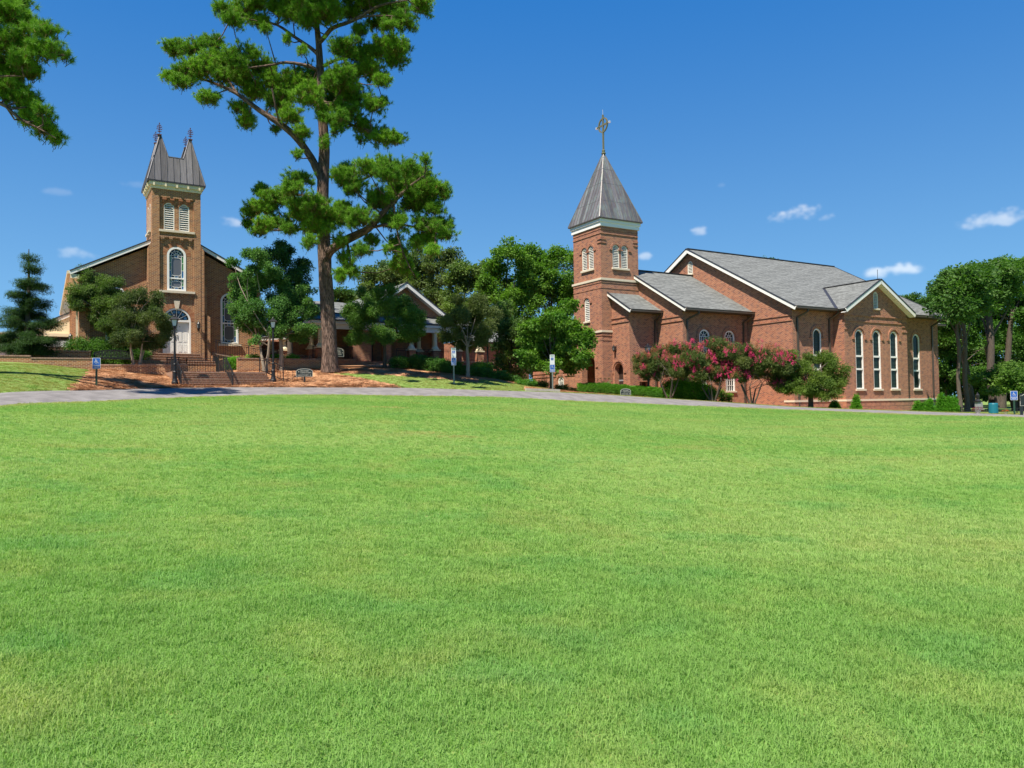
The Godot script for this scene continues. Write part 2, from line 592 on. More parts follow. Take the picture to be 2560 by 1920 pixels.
func lawn_tint(x: float, z: float) -> Color:   # greener and strawier patches of the turf
	var a := patch_noise.get_noise_2d(x * 0.55, z * 1.1)
	var b := fold_noise.get_noise_2d(x * 2.0, z * 2.6)
	var bare := smoothstep(0.25, 0.6, patch_noise.get_noise_2d(x * 1.6 + 90.0, z * 2.2 - 40.0)) * 0.35
	var edge := 0.0
	if z < -8.0:
		var s := section(x / -z)
		edge = smoothstep(1.6, 0.15, s[1] + z) * smoothstep(-0.5, 0.35, b + 0.25)
	var c := Color(0.80, 0.94, 0.78).lerp(Color(1.16, 1.08, 1.16), clampf(0.5 + a * 1.5, 0.0, 1.0))
	c = c.lerp(Color(1.22, 1.02, 1.0), clampf(b * 1.5, 0.0, 1.0) * 0.6)
	# clover and coarser grass: deeper, cooler patches
	var clover := smoothstep(0.18, 0.5, fold_noise.get_noise_2d(x * 1.1 - 60.0, z * 1.9 + 33.0))
	c = c.lerp(Color(0.62, 0.88, 0.82), clover * 0.6)
	for q in [[-2.3, -18.2, 1.3, 0.55], [-1.5, -17.4, 0.8, 0.4], [-4.6, -28.0, 1.0, 0.5]]:   # worn spots
		var e := Vector2((x - q[0]) / q[2], (z - q[1]) / q[3]).length()
		bare = maxf(bare, smoothstep(1.1, 0.3, e + b * 0.9) * 0.8)
	return c.lerp(Color(1.6, 0.92, 1.2), clampf(bare + edge * 0.75, 0.0, 0.85))


func sheet_cell(s: Shape, p: Array, tint: bool) -> void:
	var m: Vector3 = (p[2] - p[0]).cross(p[1] - p[3]).normalized()
	if m.y < 0:
		m = -m
	for k in [0, 2, 1, 0, 3, 2]:
		s.v.append(p[k])
		s.n.append(m)
		s.t.append(Vector2(p[k].x, p[k].z))
		if tint:
			s.c.append(lawn_tint(p[k].x, p[k].z))


func build_land() -> void:
	var lawn := Shape.new()
	var road := Shape.new()
	var verge := Shape.new()
	var mulch := Shape.new()
	var outer := Shape.new()
	var step := 0.004
	var cols := []
	var b := -1.2
	while b < 1.2001:
		cols.append(b)
		b += step if absf(b + 0.5 * step) < 0.76 else 0.02
	var rows := []
	for k in 45:
		rows.append(pow(k / 44.0, 1.7))
	var gaps := []
	var e := 0.0
	while e < 14.0:
		gaps.append(e)
		e += 0.2
	for g in [14.0, 16.0, 19.0, 23.0, 28.0, 36.0, 50.0, 80.0, 140.0, 260.0, 520.0]:
		gaps.append(g)
	var before := []
	for i in cols.size():
		var s := section(cols[i])
		var line := []
		for f in rows:
			var d: float = lerpf(0.4, s[1], f)
			line.append(Vector3(cols[i] * d, rise(s, d), -d))
		for k in range(1, 7):
			var d: float = lerpf(s[1], s[3], k / 6.0)
			line.append(Vector3(cols[i] * d, rise(s, d) + 0.05 * sin(PI * k / 6.0), -d))
		for g in gaps:
			if g > 0.0:
				var d: float = s[3] + g
				line.append(Vector3(cols[i] * d, rise(s, d) + (0.02 if g < 13 else 0.0), -d))
		if i:
			for k in line.size() - 1:
				var cell := [before[k], line[k], line[k + 1], before[k + 1]]
				if k < 44:
					sheet_cell(lawn, cell, true)
				elif k < 50:
					sheet_cell(road, cell, false)
				else:
					var g: float = (gaps[k - 50] + gaps[mini(k - 49, gaps.size() - 1)]) / 2.0
					var mid: Vector3 = (cell[0] + cell[2]) / 2.0
					var w := fold_noise.get_noise_2d(mid.x * 3.0, mid.z * 3.0)
					var soft := is_mulch(cols[i] - step / 2.0, g, w)
					sheet_cell(mulch if soft else verge, cell, not soft)
		before = line
	# the land to the sides of the view and behind the camera
	var ring := []
	for k in 37:
		var a := lerpf(atan(1.2), TAU - atan(1.2), k / 36.0)
		var dir := Vector3(sin(a), 0, -cos(a))
		var line := []
		for d in [0.5, 8.0, 20.0, 45.0, 120.0, 520.0]:
			var p: Vector3 = dir * d
			var side: float = clampf((PI - absf(a - PI)) / PI, 0.0, 1.0)
			p.y = lerpf(0.0, -1.5, side) * minf(1.0, d / 45.0)
			if k == 0 or k == 36:
				var s := section(1.2 if k == 0 else -1.2)
				var z: float = d * cos(atan(1.2))
				p = Vector3((1.2 if k == 0 else -1.2) * z, rise(s, z), -z)
			line.append(p)
		if k:
			for j in 5:
				sheet_cell(outer, [ring[j], line[j], line[j + 1], ring[j + 1]], true)
		ring = line
	struct("lawn_ground", lawn, mats.turf)
	struct("road", road, mats.asphalt)
	struct("verge_ground", verge, mats.turf)
	struct("mulch_bed", mulch, mats.pine_straw)
	struct("outer_ground", outer, mats.turf)


func blade_tuft(seed_: int, blades: int, spread: float, tall: float, wide: float) -> ArrayMesh:
	var s := Shape.new()
	var r := RandomNumberGenerator.new()
	r.seed = seed_
	for k in blades:
		var a := r.randf() * TAU
		var d := sqrt(r.randf()) * spread
		var o := Vector3(cos(a) * d, -0.004, sin(a) * d)
		var turn := r.randf() * TAU
		var lean := r.randf_range(0.25, 1.15)
		var h := tall * r.randf_range(0.55, 1.25)
		var out := Vector3(cos(turn), 0, sin(turn))
		var across := Vector3(-sin(turn), 0, cos(turn)) * wide * r.randf_range(0.7, 1.3)
		var mid := o + out * h * lean * 0.4 + Vector3.UP * h * 0.55
		var tip := o + out * h * lean + Vector3.UP * h * clampf(1.15 - lean * 0.55, 0.3, 1.0)
		var tone := r.randf()
		var shade := Color(0.80, 0.95, 0.7).lerp(Color(1.15, 1.1, 1.1), tone)
		if r.randf() < 0.2:
			shade = Color(1.75, 1.25, 2.0)   # a dry or bleached blade
		var from := s.v.size()
		s.tri(o - across, o + across, mid + across * 0.7)
		s.tri(o - across, mid + across * 0.7, mid - across * 0.7)
		s.tri(mid - across * 0.7, mid + across * 0.7, tip)
		for j in s.v.size() - from:
			s.c.append(shade)
	return s.mesh()


func build_grass() -> void:
	var r := RandomNumberGenerator.new()
	r.seed = 4242
	var kinds := [blade_tuft(1, 26, 0.055, 0.040, 0.0019), blade_tuft(2, 26, 0.06, 0.046, 0.0021), blade_tuft(3, 24, 0.055, 0.034, 0.0019), blade_tuft(4, 22, 0.05, 0.055, 0.0017)]
	var clouds := [Cloud.new(), Cloud.new(), Cloud.new(), Cloud.new()]
	# rows of the lawn by distance: near ones dense and fine, far ones wider apart and larger
	var d := 2.2
	while d < 42.0:
		var gap := 0.034 * clampf(d / 5.0, 1.0, 3.3)
		var half := d * 0.70 + 1.2
		var x := -half
		while x < half:
			var px := x + r.randf_range(-0.6, 0.6) * gap
			var pz := -d + r.randf_range(-0.6, 0.6) * gap
			x += gap
			var s := section(px / -pz)
			if -pz > s[1] - 0.12 + 0.22 * fold_noise.get_noise_2d(px * 5.0, pz * 5.0):
				continue
			var tint := lawn_tint(px, pz)
			var thin := (tint.r - 1.25) * 1.1
			if r.randf() < thin:
				continue
			var k := r.randi() % 8
			k = 3 if k == 7 else k % 3
			var size := r.randf_range(0.75, 1.25) * (1.0 if d < 5.0 else 1.0 + (d - 5.0) * 0.016)
			var up := size * (0.8 + 0.5 * fold_noise.get_noise_2d(px * 4.0, pz * 4.0) + 0.25 * r.randf())
			var base := Color(0.31, 0.45, 0.145) * r.randf_range(0.85, 1.15)
			clouds[k].add(Basis(Vector3.UP, r.randf() * TAU).scaled(Vector3(size, up, size)), Vector3(px, rise(s, -pz), pz), base * tint)
		d += gap
	# the grassed banks beyond the road
	for k in 90000:
		var b := r.randf_range(-0.74, 0.74)
		var s := section(b)
		var e := r.randf_range(0.0, 8.0)
		var dd: float = s[3] + e
		var p := Vector3(b * dd, rise(s, dd), -dd)
		if is_mulch(b, e, fold_noise.get_noise_2d(p.x * 3.0, p.z * 3.0)):
			continue
		if r.randf() < 0.75 + 0.7 * fold_noise.get_noise_2d(p.x * 4.0, p.z * 4.0):
			clouds[k % 3].add(Basis(Vector3.UP, r.randf() * TAU).scaled(Vector3.ONE * r.randf_range(1.1, 1.7)), p, Color(0.21, 0.31, 0.075) * lawn_tint(p.x, p.z) * r.randf_range(0.85, 1.15))
	for k in 4:
		var o := scatter("grass", clouds[k], kinds[k], mats.blade, self)
		tag(o, ["short green blades of the mown lawn in front of the churches", "slightly longer green blades of the mown lawn", "low fine blades filling the mown lawn", "scattered tall blades standing out of the mown lawn"][k], "grass")


func build_straw() -> void:   # loose strands on the pine-straw beds
	var s := Shape.new()
	var r := RandomNumberGenerator.new()
	r.seed = 99
	for k in 26:
		var a := r.randf() * TAU
		var o := Vector3(r.randf_range(-0.2, 0.2), r.randf_range(0.0, 0.03), r.randf_range(-0.2, 0.2))
		var out := Vector3(cos(a), r.randf_range(-0.15, 0.25), sin(a)) * r.randf_range(0.07, 0.14)
		var across := Vector3(-sin(a), 0, cos(a)) * 0.004
		var from := s.v.size()
		s.quad(o - out - across, o - out + across, o + out + across, o + out - across)
		var c := Color(0.75, 0.7, 0.65).lerp(Color(1.25, 1.3, 1.35), r.randf())
		for j in s.v.size() - from:
			s.c.append(c)
	var cloud := Cloud.new()
	for k in 9000:
		var b := r.randf_range(-0.62, 0.53)
		var sec := section(b)
		var e := pow(r.randf(), 1.3) * 9.0
		var d: float = sec[3] + e
		var p := Vector3(b * d, rise(sec, d) + 0.02, -d)
		if is_mulch(b, e, fold_noise.get_noise_2d(p.x * 3.0, p.z * 3.0)):
			cloud.add(Basis(Vector3.UP, r.randf() * TAU).scaled(Vector3.ONE * r.randf_range(0.8, 1.5)), p, Color(0.56, 0.32, 0.18) * r.randf_range(0.7, 1.25))
	var o := scatter("pine_straw", cloud, s.mesh(), mats.petal, self)
	tag(o, "loose rust coloured pine straw lying on the mulch beds", "mulch")


# ---------------------------------------------------------------- pieces of buildings
func louver(parent: Node3D, f: Transform3D, cx: float, y0: float, half: float, spring: float, count: int, sill := true) -> void:
	# a round-headed louvered opening set 6 cm into the wall
	var s := Shape.new()
	s.ribbon(f, bow(cx, y0, half, spring), bow(cx, y0, half - 0.055, spring), -0.10, -0.015)
	var w := part("louver_window", s, mats.louver_paint, parent)
	var top := spring + half
	for k in count:
		var y := lerpf(y0 + 0.02, top - 0.06, (k + 0.5) / count)
		var hw := half - 0.05
		if y > spring:
			hw = sqrt(maxf(0.001, hw * hw - (y - spring) * (y - spring)))
		if hw < 0.05:
			continue
		var sl := Shape.new()
		var h := (top - y0) / count
		var turn := f.basis * Basis(Vector3.RIGHT, 0.75)
		sl.box(f * Vector3(cx, y, -0.085), Vector3(hw * 2.0, 0.016, h * 1.2), turn)
		part("slat", sl, mats.louver_paint, w)
	if sill:
		var b := Shape.new()
		b.box(f * Vector3(cx, y0 - 0.06, 0.0), Vector3(half * 2.0 + 0.16, 0.12, 0.22), f.basis)
		part("sill", b, mats.limestone, w)


func hood(parent: Node3D, f: Transform3D, cx: float, half: float, spring: float, feet := 0.16, brick_mat := "red_brick") -> void:
	# a raised brick ring round the head of an opening, with two short feet, and a second ring flush below it
	var s := Shape.new()
	s.ribbon(f, bow(cx, spring - feet, half + 0.27, spring, 16), bow(cx, spring - feet, half + 0.12, spring, 16), 0.0, 0.055)
	for d in [-1, 1]:
		s.box(f * Vector3(cx + d * (half + 0.255), spring - feet - 0.04, 0.035), Vector3(0.27, 0.09, 0.07), f.basis)
	part("hood_mould", s, mats[brick_mat], parent)


func tall_window(parent: Node3D, f: Transform3D, cx: float, y0: float, half: float, spring: float, bars: Array, glass: String) -> void:
	var s := Shape.new()
	s.ribbon(f, bow(cx, y0, half, spring), bow(cx, y0, half - 0.09, spring), -0.16, -0.03)
	s.box(f * Vector3(cx, y0 + 0.045, -0.095), Vector3(half * 2.0 - 0.18, 0.09, 0.13), f.basis)
	var w := part("window", s, mats.white_paint, parent)
	var ys := [y0 + 0.09]
	for y in bars:
		var b := Shape.new()
		b.box(f * Vector3(cx, y, -0.09), Vector3(half * 2.0 - 0.18, 0.13, 0.12), f.basis)
		part("transom", b, mats.white_paint, w)
		ys.append(y)
	for k in ys.size():
		var g := Shape.new()
		var lo: float = ys[k] + (0.065 if k else 0.0)
		if k == ys.size() - 1:
			g.fill(f, arch(cx, lo, half - 0.08, spring), -0.11)
		else:
			g.fill(f, rect(cx - half + 0.08, lo, cx + half - 0.08, ys[k + 1] - 0.065), -0.11)
		var pane := part("pane", g, mats[glass], w)
		# leading of the coloured glass: border lines and a few crossing bars
		var l := Shape.new()
		var hi: float = spring + half - 0.2 if k == ys.size() - 1 else ys[k + 1] - 0.065
		for x in [-0.6, 0.6]:
			l.box(f * Vector3(cx + x * (half - 0.09), (lo + minf(hi, spring)) / 2.0, -0.1), Vector3(0.014, minf(hi, spring) - lo, 0.012), f.basis)
		var y: float = lo + 0.3
		while y < hi:
			l.box(f * Vector3(cx, y, -0.1), Vector3(half * 2.0 - 0.2, 0.012, 0.012), f.basis)
			y += 0.3
		part("leading", l, mats.iron, pane)
	var b := Shape.new()
	b.box(f * Vector3(cx, y0 - 0.06, 0.0), Vector3(half * 2.0 + 0.2, 0.13, 0.2), f.basis)
	part("sill", b, mats.limestone, w)


func sash_window(parent: Node3D, f: Transform3D, cx: float, y0: float, half: float, spring: float, round_head := true) -> void:
	# a white window with small panes, fan bars in a round head
	var s := Shape.new()
	if round_head:
		s.ribbon(f, bow(cx, y0, half, spring), bow(cx, y0, half - 0.09, spring), -0.14, -0.02)
	else:
		var o := PackedVector2Array([Vector2(cx + half, y0), Vector2(cx + half, spring), Vector2(cx - half, spring), Vector2(cx - half, y0)])
		var i := PackedVector2Array([Vector2(cx + half - 0.09, y0), Vector2(cx + half - 0.09, spring - 0.09), Vector2(cx - half + 0.09, spring - 0.09), Vector2(cx - half + 0.09, y0)])
		s.ribbon(f, o, i, -0.14, -0.02)
	var w := part("window", s, mats.white_paint, parent)
	var g := Shape.new()
	g.fill(f, arch(cx, y0, half - 0.07, spring) if round_head else rect(cx - half + 0.07, y0, cx + half - 0.07, spring - 0.07), -0.11)
	part("pane", g, mats.dark_glass, w)
	var hw := half - 0.08
	for k in [-0.5, 0.0, 0.5]:
		var m := Shape.new()
		m.box(f * Vector3(cx + k * hw, (y0 + spring) / 2.0, -0.085), Vector3(0.028, spring - y0, 0.03), f.basis)
		part("muntin", m, mats.white_paint, w)
	var rows := maxi(2, int((spring - y0) / 0.32))
	for k in rows + 1:
		if k == rows and not round_head:
			continue
		var m := Shape.new()
		m.box(f * Vector3(cx, lerpf(y0, spring, float(k) / rows), -0.083), Vector3(hw * 2.0, 0.05 if k == 0 else 0.028, 0.03), f.basis)
		part("muntin", m, mats.white_paint, w)
	if round_head:
		for a in [0.25, 0.5, 0.75]:
			var m := Shape.new()
			var d := Vector2(cos(PI * a), sin(PI * a))
			m.box(f * Vector3(cx + d.x * hw * 0.6, spring + d.y * hw * 0.6, -0.081), Vector3(hw * 0.8, 0.022, 0.03), f.basis * Basis(Vector3.BACK, PI * a))
			part("fan_bar", m, mats.white_paint, w)
		var m := Shape.new()
		m.ribbon(f, bow(cx, spring, hw * 0.42, spring, 8), bow(cx, spring, hw * 0.36, spring, 8), -0.09, -0.07)
		part("fan_bar", m, mats.white_paint, w)
	var b := Shape.new()
	b.box(f * Vector3(cx, y0 - 0.05, 0.0), Vector3(half * 2.0 + 0.16, 0.11, 0.2), f.basis)
	part("sill", b, mats.limestone, w)


func roof_slope(parent: Node3D, corners: Array, m: String, thick := 0.14) -> MeshInstance3D:
	var s := Shape.new()
	slab(s, corners, thick)
	return part("roof", s, mats[m], parent)


func rake(parent: Node3D, a: Vector3, b: Vector3, high := 0.2) -> void:   # a white barge board under a dark drip edge
	var s := Shape.new()
	bar(s, a - Vector3(0, high * 0.5 + 0.02, 0), b - Vector3(0, high * 0.5 + 0.02, 0), 0.05, high)
	part("barge_board", s, mats.white_paint, parent)
	var d := Shape.new()
	bar(d, a + Vector3(0, 0.02, 0), b + Vector3(0, 0.02, 0), 0.1, 0.07)
	part("drip_edge", d, mats.dark_trim, parent)


func gutter(parent: Node3D, a: Vector3, b: Vector3, m := "bronze") -> void:
	var s := Shape.new()
	bar(s, a, b, 0.15, 0.15)
	bar(s, a + Vector3(0, 0.085, 0), b + Vector3(0, 0.085, 0), 0.18, 0.025)
	part("gutter", s, mats[m], parent)


func soffit(parent: Node3D, a: Vector3, b: Vector3, c: Vector3, d: Vector3, m := "bronze") -> void:
	var s := Shape.new()
	slab(s, [a, b, c, d], 0.03)
	part("soffit", s, mats[m], parent)


func downspout(parent: Node3D, eave: Vector3, wall: Vector3, foot: float, m := "bronze") -> void:
	var s := Shape.new()
	bar(s, eave, Vector3(eave.x, eave.y - 0.22, eave.z), 0.11, 0.09, Vector3.BACK)
	bar(s, Vector3(eave.x, eave.y - 0.2, eave.z), wall, 0.11, 0.09, Vector3.BACK)
	bar(s, wall + Vector3(0, 0.03, 0), Vector3(wall.x, foot, wall.z), 0.115, 0.09, Vector3.BACK)
	var y := wall.y - 0.8
	while y > foot + 0.4:
		s.box(Vector3(wall.x, y, wall.z), Vector3(0.15, 0.04, 0.11))
		y -= 1.6
	part("downspout", s, mats[m], parent)


func lantern(parent: Node3D, f: Transform3D, x: float, y: float, tall: float) -> void:   # a black wall lantern with a curled bracket
	var s := Shape.new()
	s.box(f * Vector3(x, y - tall * 0.12, 0.015), Vector3(0.1, tall * 0.55, 0.03), f.basis)
	bar(s, f * Vector3(x, y - tall * 0.3, 0.02), f * Vector3(x, y - tall * 0.36, 0.2), 0.03, 0.03)
	var c: Vector3 = f * Vector3(x, y - tall * 0.36, 0.22)
	s.lathe(c, pts2([0.0, -0.12 * tall, 0.03, -0.06 * tall, 0.05, 0.02, 0.10, 0.06, 0.105, 0.08]), 8)
	s.lathe(c, pts2([0.12, 0.40 * tall, 0.13, 0.41 * tall, 0.05, 0.56 * tall, 0.02, 0.60 * tall, 0.03, 0.63 * tall, 0.0, 0.70 * tall]), 8)
	for k in 4:
		var a := TAU * k / 4 + 0.4
		bar(s, c + Vector3(cos(a) * 0.1, 0.08, sin(a) * 0.1), c + Vector3(cos(a) * 0.12, 0.4 * tall, sin(a) * 0.12), 0.016, 0.016)
	var w := part("wall_lantern", s, mats.iron, parent)
	var g := Shape.new()
	g.lathe(c, pts2([0.085, 0.08, 0.105, 0.4 * tall]), 8)
	part("lantern_glass", g, mats.lantern_pane, w)


func seam_roof(parent: Node3D, a: Vector3, b: Vector3, poly: PackedVector2Array, up: Vector3, width: float, m: String, r: RandomNumberGenerator) -> void:
	# one slope of a metal roof in sheets with standing seams; poly in (along a>b, up the slope) metres
	var e := (b - a).normalized()
	var u := (up - e * up.dot(e)).normalized()
	var f := Transform3D(Basis(e, u, e.cross(u)), a)
	var lo := 1e9
	var hi := -1e9
	for p in poly:
		lo = minf(lo, p.x)
		hi = maxf(hi, p.x)
	var count := maxi(1, roundi((hi - lo) / width))
	for k in count:
		var x0 := lerpf(lo, hi, float(k) / count)
		var x1 := lerpf(lo, hi, float(k + 1) / count)
		for q in Geometry2D.intersect_polygons(poly, rect(x0, -50, x1, 50)):
			var s := Shape.new()
			if Geometry2D.is_polygon_clockwise(q):
				q.reverse()
			s.prism(f, q, -0.02, r.randf_range(0.0, 0.004))
			part("metal_sheet", s, mats[m + str(r.randi() % 3)], parent)
		if k:
			var ys := []
			for j in poly.size():
				var p := poly[j]
				var n := poly[(j + 1) % poly.size()]
				if (p.x - x0) * (n.x - x0) < 0.0:
					ys.append(lerpf(p.y, n.y, (x0 - p.x) / (n.x - p.x)))
			ys.sort()
			for j in range(0, ys.size() - 1, 2):
				var s := Shape.new()
				s.box(f * Vector3(x0, (ys[j] + ys[j + 1]) / 2.0, 0.012), Vector3(0.022, ys[j + 1] - ys[j], 0.05), f.basis)
				part("standing_seam", s, mats[m + "0"], parent)


func tones(key: String, steps: Array) -> void:   # sheets weather unevenly: a few tones of one material
	for k in steps.size():
		var m: StandardMaterial3D = mats[key].duplicate()
		m.albedo_color = Color(steps[k], steps[k], steps[k])
		m.uv1_offset = Vector3(0.37 * k, 0.21 * k, 0)
		mats[key + str(k)] = m


# ---------------------------------------------------------------- the church with the pyramid spire
func build_church() -> void:
	var c := thing("brick_church", "large red brick church with a pointed copper spire, grey roofs and tall arched windows", "church", Vector3(6.68, 0, -55.0), deg_to_rad(30.3))
	var r := RandomNumberGenerator.new()
	r.seed = 31
	var red: Material = mats.red_brick
	var stone: Material = mats.limestone
	# --- tower
	var ft := front(0.0)
	var lt := left(0.0)
	var s := Shape.new()
	var lf_holes := [arch(-1.75, 0.5, 0.82, 4.45, 16), arch(-1.76, 7.72, 0.31, 9.12)]
	s.holed(lt, rect(-3.5, 0.4, 0.0, 10.6), lf_holes, 0.5, 0.05)
	s.holed(ft, rect(0.0, 0.4, 3.5, 10.6), [], 0.0, 0.05)
	s.fill(right(3.5), rect(0, 0.4, 3.5, 10.6), 0.05)
	s.fill(back(-3.5), rect(-3.5, 0.4, 0, 10.6), 0.05)
	s.holed(lt, rect(-3.5, 10.6, 0.0, 14.6), [arch(-2.045, 11.6, 0.31, 12.98), arch(-1.225, 11.6, 0.31, 12.98)], 0.3)
	s.holed(ft, rect(0.0, 10.6, 3.5, 14.6), [arch(1.38, 11.6, 0.31, 12.98), arch(2.18, 11.6, 0.31, 12.98)], 0.3)
	s.fill(right(3.5), rect(0, 10.6, 3.5, 14.6))
	s.fill(back(-3.5), rect(-3.5, 10.6, 0, 14.6))
	# close the corner of the thicker lower stage
	s.span(Vector3(-0.05, 0.4, 0.0), Vector3(0.0, 10.6, 0.05))
	part("wall", s, red, c)
	for q in [[lt, -2.045], [lt, -1.225], [ft, 1.38], [ft, 2.18]]:
		louver(c, q[0], q[1], 11.6, 0.31, 12.98, 13, false)
		hood(c, q[0], q[1], 0.24, 12.98, 0.0)
	for q in [[lt, -1.635], [ft, 1.78]]:
		var b := Shape.new()
		b.box(q[0] * Vector3(q[1], 11.53, 0.02), Vector3(1.62, 0.14, 0.2), q[0].basis)
		part("sill", b, stone, c)
	louver(c, Transform3D(lt.basis, Vector3(-0.05, 0, 0)), -1.76, 7.72, 0.31, 9.12, 12)
	hood(c, Transform3D(lt.basis, Vector3(-0.05, 0, 0)), -1.76, 0.24, 9.12, 0.0)
	hood(c, Transform3D(lt.basis, Vector3(-0.05, 0, 0)), -1.75, 0.82, 4.45)
	# string courses of pale stone, and thin shadowed brick courses below them
	for y in [[10.6, 10.76, 0.13, 3.5], [6.75, 6.9, 0.13, 0.85]]:
		var b := Shape.new()
		b.span(Vector3(-y[2], y[0], -3.6), Vector3(0.0, y[1], y[2]))
		b.span(Vector3(0.0, y[0], 0.0), Vector3(y[3], y[1], y[2]))
		part("string_course", b, stone, c)
	for y in [[10.42, 0.085], [10.0, 0.075], [6.5, 0.085], [6.15, 0.075], [14.35, 0.03], [14.05, 0.045]]:
		var b := Shape.new()
		var x1 := 3.5 if y[0] > 9.0 else 0.85
		b.span(Vector3(-y[1], y[0], -3.5), Vector3(0.02, y[0] + 0.1, y[1]))
		b.span(Vector3(0.02, y[0], 0.0), Vector3(x1, y[0] + 0.1, y[1]))
		part("brick_band", b, red, c)
	for x in [[-0.06, 0.46, 0.0, 0.08], [3.02, 3.5, 0.0, 0.05]]:
		for y in [13.62, 13.36]:
			var b := Shape.new()
			b.span(Vector3(x[0], y, -0.4 if x[0] < 0 else 0.0), Vector3(x[1], y + 0.09, 0.05))
			part("brick_band", b, red, c)
	# white cornice and the dark eaves line
	var k := Shape.new()
	k.span(Vector3(-0.1, 14.6, -3.6), Vector3(3.6, 14.9, 0.1))
	k.span(Vector3(-0.17, 14.9, -3.67), Vector3(3.67, 15.12, 0.17))
	part("cornice", k, mats.white_paint, c)
	k = Shape.new()
	k.span(Vector3(-0.28, 15.12, -3.78), Vector3(3.78, 15.2, 0.28))
	part("eaves", k, mats.bronze, c)
	# spire: four faces of copper sheets
	var spire := Node3D.new()
	spire.name = "spire"
	c.add_child(spire)
	var apex := Vector3(1.75, 20.85, -1.75)
	var base := [Vector3(-0.28, 15.2, 0.28), Vector3(3.78, 15.2, 0.28), Vector3(3.78, 15.2, -3.78), Vector3(-0.28, 15.2, -3.78)]
	for j in 4:
		var a: Vector3 = base[j]
		var b: Vector3 = base[(j + 1) % 4]
		var mid := (a + b) / 2.0
		var h := mid.distance_to(apex)
		seam_roof(spire, a, b, PackedVector2Array([Vector2(0, 0), Vector2(4.06, 0), Vector2(2.05, h), Vector2(2.01, h)]), apex - mid, 0.375, "copper", r)
		var hip := Shape.new()
		bar(hip, a, apex, 0.07, 0.05)
		part("hip_cap", hip, mats.copper1, spire)
		for y in [1.5, 3.1, 4.4]:
			var joint := Shape.new()
			var half: float = 2.03 * (1.0 - y / h)
			var p := mid.lerp(apex, y / h)
			bar(joint, p - (b - a).normalized() * half, p + (b - a).normalized() * half, 0.02, 0.03)
			part("sheet_joint", joint, mats.copper0, spire)
	# cross: a ringed cross on a pole
	s = Shape.new()
	s.lathe(Vector3(1.75, 20.7, -1.75), pts2([0.16, 0.0, 0.18, 0.08, 0.1, 0.14, 0.13, 0.24, 0.13, 0.3, 0.06, 0.36]), 10)
	bar(s, Vector3(1.75, 21.0, -1.75), Vector3(1.75, 23.75, -1.75), 0.12, 0.1, Vector3.BACK)
	bar(s, Vector3(1.75, 22.95, -2.5), Vector3(1.75, 22.95, -1.0), 0.1, 0.12)
	var o := PackedVector2Array()
	var i := PackedVector2Array()
	for j in 28:
		o.append(Vector2(cos(TAU * j / 28), sin(TAU * j / 28)) * 0.58)
		i.append(Vector2(cos(TAU * j / 28), sin(TAU * j / 28)) * 0.48)
	s.ribbon(Transform3D(Basis(Vector3.BACK, Vector3.UP, Vector3.LEFT), Vector3(1.75, 22.95, -1.75)), o, i, -0.05, 0.05, true)
	var cross := part("cross", s, mats.cross_bronze, c)
	for z in [-2.56, -0.94]:
		var t := Shape.new()
		t.box(Vector3(1.75, 22.95, z), Vector3(0.13, 0.15, 0.14))
		part("arm_tip", t, mats.silver, cross)
	s = Shape.new()
	bar(s, Vector3(1.75, 23.75, -1.75), Vector3(1.75, 24.15, -1.75), 0.03, 0.03, Vector3.BACK)
	part("lightning_rod", s, mats.silver, cross)
	# porch floor and inner door seen through the big arch
	s = Shape.new()
	s.span(Vector3(0.1, 1.6, -3.4), Vector3(3.4, 1.85, -0.1))
	part("porch_floor", s, mats.concrete, c)
	s = Shape.new()
	s.fill(left(2.4), rect(-3.3, 1.8, -0.2, 10.4))
	part("porch_wall", s, red, c)
	# --- vestibule: the small lean-to beside the tower
	s = Shape.new()
	s.holed(left(0.85), pts2([0.0, 0.4, 2.05, 0.4, 2.05, 8.25, 0.0, 9.35]), [arch(0.77, 0.6, 0.49, 3.96)], 0.4)
	s.holed(front(2.05), rect(0.85, 0.4, 3.45, 8.25), [rect(1.7, 1.9, 2.6, 3.05)], 0.4)
	part("wall", s, red, c)
	hood(c, left(0.85), 0.77, 0.49, 3.96)
	s = Shape.new()
	s.fill(left(1.25), rect(0.1, 0.6, 1.5, 4.6))
	s.fill(front(1.65), rect(1.6, 1.8, 2.8, 3.1))
	var door := part("door", s, mats.dark_door, c)
	s = Shape.new()
	s.box(Vector3(1.235, 3.2, 0.77), Vector3(0.03, 0.1, 1.0))
	s.box(Vector3(2.15, 2.5, 1.66), Vector3(0.08, 1.2, 0.02))
	part("door_rail", s, mats.grey_stone, door)
	lantern(c, left(0.85), 0.5, 5.6, 0.75)
	roof_slope(c, [Vector3(0.5, 8.17, 2.65), Vector3(3.45, 8.17, 2.65), Vector3(3.45, 9.72, -0.0), Vector3(0.5, 9.72, 0.0)], "shingle")
	rake(c, Vector3(0.48, 9.7, 0.02), Vector3(0.48, 8.15, 2.66))
	gutter(c, Vector3(0.5, 8.1, 2.7), Vector3(3.45, 8.1, 2.7))
	soffit(c, Vector3(0.5, 8.03, 2.62), Vector3(3.44, 8.03, 2.62), Vector3(3.44, 8.03, 2.06), Vector3(0.5, 8.03, 2.06))
	downspout(c, Vector3(3.3, 8.05, 2.66), Vector3(3.2, 7.5, 2.11), 1.4)
	for y in [7.72, 7.38]:
		var b := Shape.new()
		b.span(Vector3(0.79, y, 0.05), Vector3(0.85, y + 0.09, 2.05))
		part("brick_band", b, red, c)
	# --- narthex wing
	s = Shape.new()
	s.fill(left(3.45), pts2([-6.95, 0.4, 4.75, 0.4, 4.75, 8.1, -1.1, 11.5, -6.95, 8.1]))
